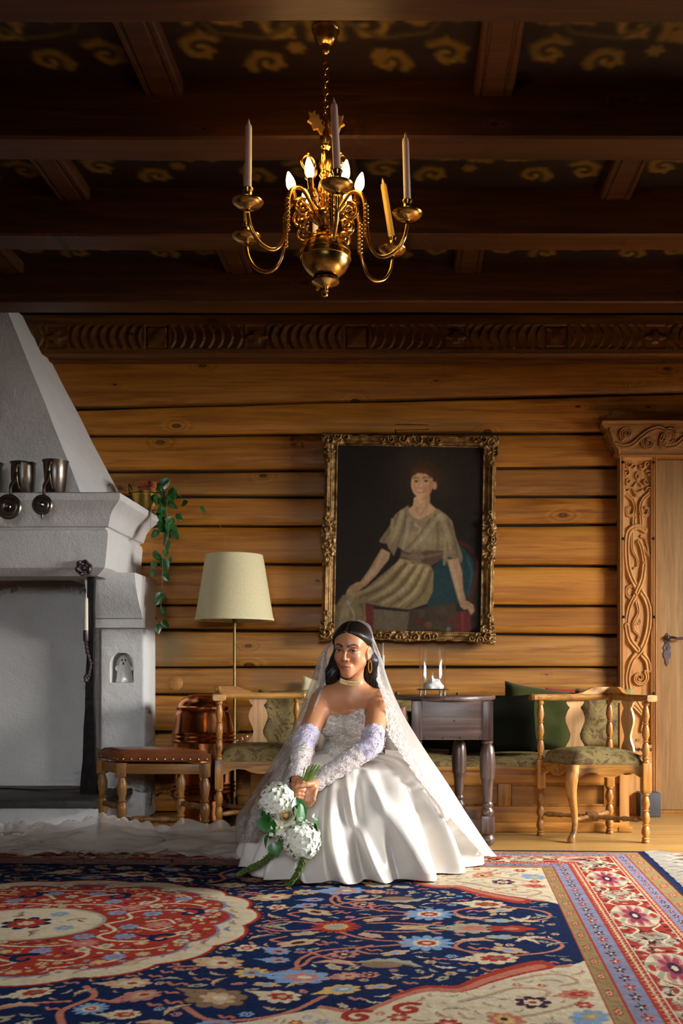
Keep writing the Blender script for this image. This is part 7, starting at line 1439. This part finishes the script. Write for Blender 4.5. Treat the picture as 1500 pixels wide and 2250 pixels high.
o = train('train', -2.5, -.60, 4.46, 4.92, .11, 1.3, None); bpart(o); o = train('train_layer', -2.5, -.66, 4.52, 4.88, .13, 5.1, None); bpart(o)

# ---------------------------------------------------------------- bouquet
bo = empty('bridal_bouquet', tuple(W3(640, 1790, 3.94)), label='bouquet of white hydrangeas, a cream rose and trailing amaranth in her hands', cat='bouquet'); B0 = np.array(bo.location)
M_petal = flat('hydrangea_petal', (240, 238, 222), .55, 0, .06, 60, rand=True, Subsurface_Weight=.15); M_rose = flat('rose_petal', (240, 230, 200), .5, 0, .06, 30, Subsurface_Weight=.15); M_rosec = flat('rose_heart', (228, 196, 120), .5, 0, .1, 30); M_ribbon = flat('white_ribbon', (226, 222, 236), .4); M_core = flat('flower_core', (166, 176, 110), .7)
def floret():
    mb = MB()
    for k in range(4):
        a = k*pi/2+.2; c, s = cos(a), sin(a); t = np.linspace(0, 1, 5); rows = []
        for i in range(5): r = .0015+.0135*t[i]; w = .0085*sin(pi*min(1, .12+t[i]*.80))**.8; z = .003*t[i]-.005*t[i]**2+.0006*k; rows.append([(r*c-x*s, r*s+x*c, z+abs(x)*.28) for x in (-w, 0, w)])
        mb.grid(np.array(rows))
    mb.sph((0, 0, .001), .0016, 5, 6); return mb.mesh('floret', None, fix=False)
fm = floret()
def hydrangea(c, r, n, seed):
    rg = random.Random(seed); hd = empty('hydrangea'); hd.parent = bo; hd.location = tuple(c-B0); MB().sph((0, 0, 0), r*.86, 14, 18).build('core', M_core, hd)
    for i in range(n):
        z = 1-2*(i+.5)/n; a = i*2.399963; q = sqrt(1-z*z); d = Vector((q*cos(a), q*sin(a), z)); 
        if d.y > .55: continue
        o = link('floret', fm, M_petal, hd); o.location = d*r*rg.uniform(.90, 1.06); qn = (d+Vector((rg.uniform(-.35, .35), rg.uniform(-.35, .35), rg.uniform(-.35, .35)))).to_track_quat('Z', 'Y'); o.rotation_euler = (qn.to_matrix().to_4x4() @ Matrix.Rotation(rg.uniform(0, 6), 4, 'Z')).to_euler(); s = rg.uniform(1.0, 1.35)*r/.072; o.scale = (s, s, s)
hydrangea(W3(612, 1759, 3.955), .070, 95, 1); hydrangea(W3(662, 1846, 3.92), .072, 100, 2); hydrangea(W3(598, 1812, 3.985), .046, 45, 3)
rs = empty('rose'); rs.parent = bo; rc = W3(627, 1791, 3.895); rs.location = tuple(rc-B0); rs.rotation_euler = (R(78), R(8), 0)
for k in range(17):
    a0 = k*2.4; q = k/16; r0 = .006+.028*q**.9; hgt = .050-.018*q; wd = 1.25-.35*q; rows = []
    for i in range(7):
        t = i/6; flare = r0*(.7+.5*t*(1-.9*(1-q)*t))+.009*q**2*t**3; row = []
        for j in range(9): b = (j/8-.5)*2*wd; fl2 = flare+.0022*sin(3*b+k)*t+.002*q*(b/wd)**2; row.append((fl2*cos(a0+b), fl2*sin(a0+b), -.02+hgt*t*(1-.10*abs(b/wd)**3)-.010*q*t**4))
        rows.append(row)
    MB().grid(np.array(rows)).build('petal', M_rosec if k < 6 else M_rose, rs, None)
MB().lathe([(0, -.022), (.016, -.02), (.024, -.01), (.02, .0)], seg=14).build('calyx', M_leafd, rs); MB().lathe([(.012, -.015), (.013, .0), (.010, .014), (.005, .021), (0, .023)], seg=14).build('heart', M_rosec, rs)
def bl(pts, r, name, mat, seg=6): return MB().tube(bez([p-B0 for p in pts], 6), r, seg).build(name, mat, bo)
for k in range(20):
    a = -1+2*k/19; bb = rnd.uniform(-1, 1); top = W3(688+17*a+3*bb, 1684+7*bb-3*a+4*abs(a), 3.955+.02*bb); mid_ = W3(664+5*a, 1730+2*bb, 3.965+.008*bb); low = W3(650+8*a, 1770+6*bb, 3.95+.012*bb); bl([low, mid_, top], .0026, 'stem', M_gstem)
MB().tube([W3(671, 1722, 3.965)-B0, W3(664, 1733, 3.965)-B0, W3(657, 1750, 3.958)-B0], [.0125, .013, .0125], 14).build('ribbon_wrap', M_ribbon, bo)
lfm_ = leafmesh('leaf', .11, .028, .25, .12, 12); lfs = leafmesh('leaf', .05, .016, .3, .3)
def addleaf(m, px, py, Y, rot, s=1): o = link('leaf', m, M_leafd, bo, tuple(W3(px, py, Y)-B0)); o.rotation_euler = rot; o.scale = (s, s, s)
addleaf(lfm_, 650, 1752, 3.92, (-1.25, .1, -2.55), 1.15); addleaf(lfm_, 660, 1765, 3.915, (-1.35, -.3, -2.2), .95); addleaf(lfm_, 646, 1756, 3.93, (-1.2, .5, -2.9), .8)
for (x, y, r) in ((592, 1790, 2.2), (600, 1822, 2.7), (590, 1835, 2.), (688, 1795, -2.), (648, 1812, 3.), (580, 1775, 1.6), (604, 1800, 2.4), (640, 1815, -2.7), (692, 1808, -1.6)): addleaf(lfs, x, y, 3.92, (-1.2, rnd.uniform(-.4, .4), r), rnd.uniform(.8, 1.2))
M_sm = flat('small_white_blossom', (240, 238, 226), .5)
for (x, y) in ((594, 1778), (598, 1783), (590, 1783), (604, 1777), (602, 1788), (645, 1808), (652, 1805), (590, 1828), (596, 1834), (605, 1838), (612, 1830), (660, 1800), (688, 1793), (694, 1800), (618, 1826), (625, 1834)):
    o = link('blossom', fm, M_sm, bo, tuple(W3(x, y, 3.89)-B0)); o.rotation_euler = (R(80)+rnd.uniform(-.5, .5), rnd.uniform(-.6, .6), rnd.uniform(0, 3)); s = rnd.uniform(.55, .8); o.scale = (s, s, s)
# broad pale petals at the left of the bunch
for (x, y, rz_, s) in ((578, 1792, 2.9, .9), (586, 1775, 2.3, .8), (600, 1850, 3.3, .8)): o = link('petal', lfm_, M_rose, bo, tuple(W3(x, y, 3.925)-B0)); o.rotation_euler = (-1.3, .3, rz_); o.scale = (s*1.3, s*.7, s)
def tassel(pts, r, seed):
    p = bez([q-B0 for q in pts], 14); rg = random.Random(seed); mb = MB(); n = len(p)
    mb.tube(p, np.linspace(r*.35, r*.2, n), 6)
    for i in range(n*16):
        t = rg.random(); c = p[int(t*(n-1))]; d = np.array([rg.gauss(0, 1) for _ in range(3)]); d /= np.linalg.norm(d); q = c+d*r*(1-.55*t)*rg.uniform(.4, 1); 
        if q[2]+B0[2] < .016: q[2] = .016-B0[2]+.004*rg.random()
        mb.sph(tuple(q), (.0042, .0042, .0042), 4, 5)
    o = mb.build('amaranth_tassel', M_amar, bo); o['kind'] = 'stuff'
tassel([W3(622, 1845, 3.93), W3(607, 1868, 3.94), W3(575, 1895, 3.95), W3(540, 1912, 3.96), W3(522, 1922, 3.98)], .018, 3); tassel([W3(668, 1872, 3.90), W3(664, 1895, 3.89), W3(652, 1920, 3.895), W3(637, 1943, 3.92), W3(628, 1950, 3.93)], .016, 4)
# ring on her finger
a = np.linspace(0, 2*pi, 20, endpoint=False); rc_ = W3(683, 1754, 3.9665); bpart(MB().tube(np.array([rc_+np.array((.0098*cos(t), .0098*sin(t), .0022*cos(t))) for t in a]), .0012, 6, closed=True).build('finger_ring', M_gold))
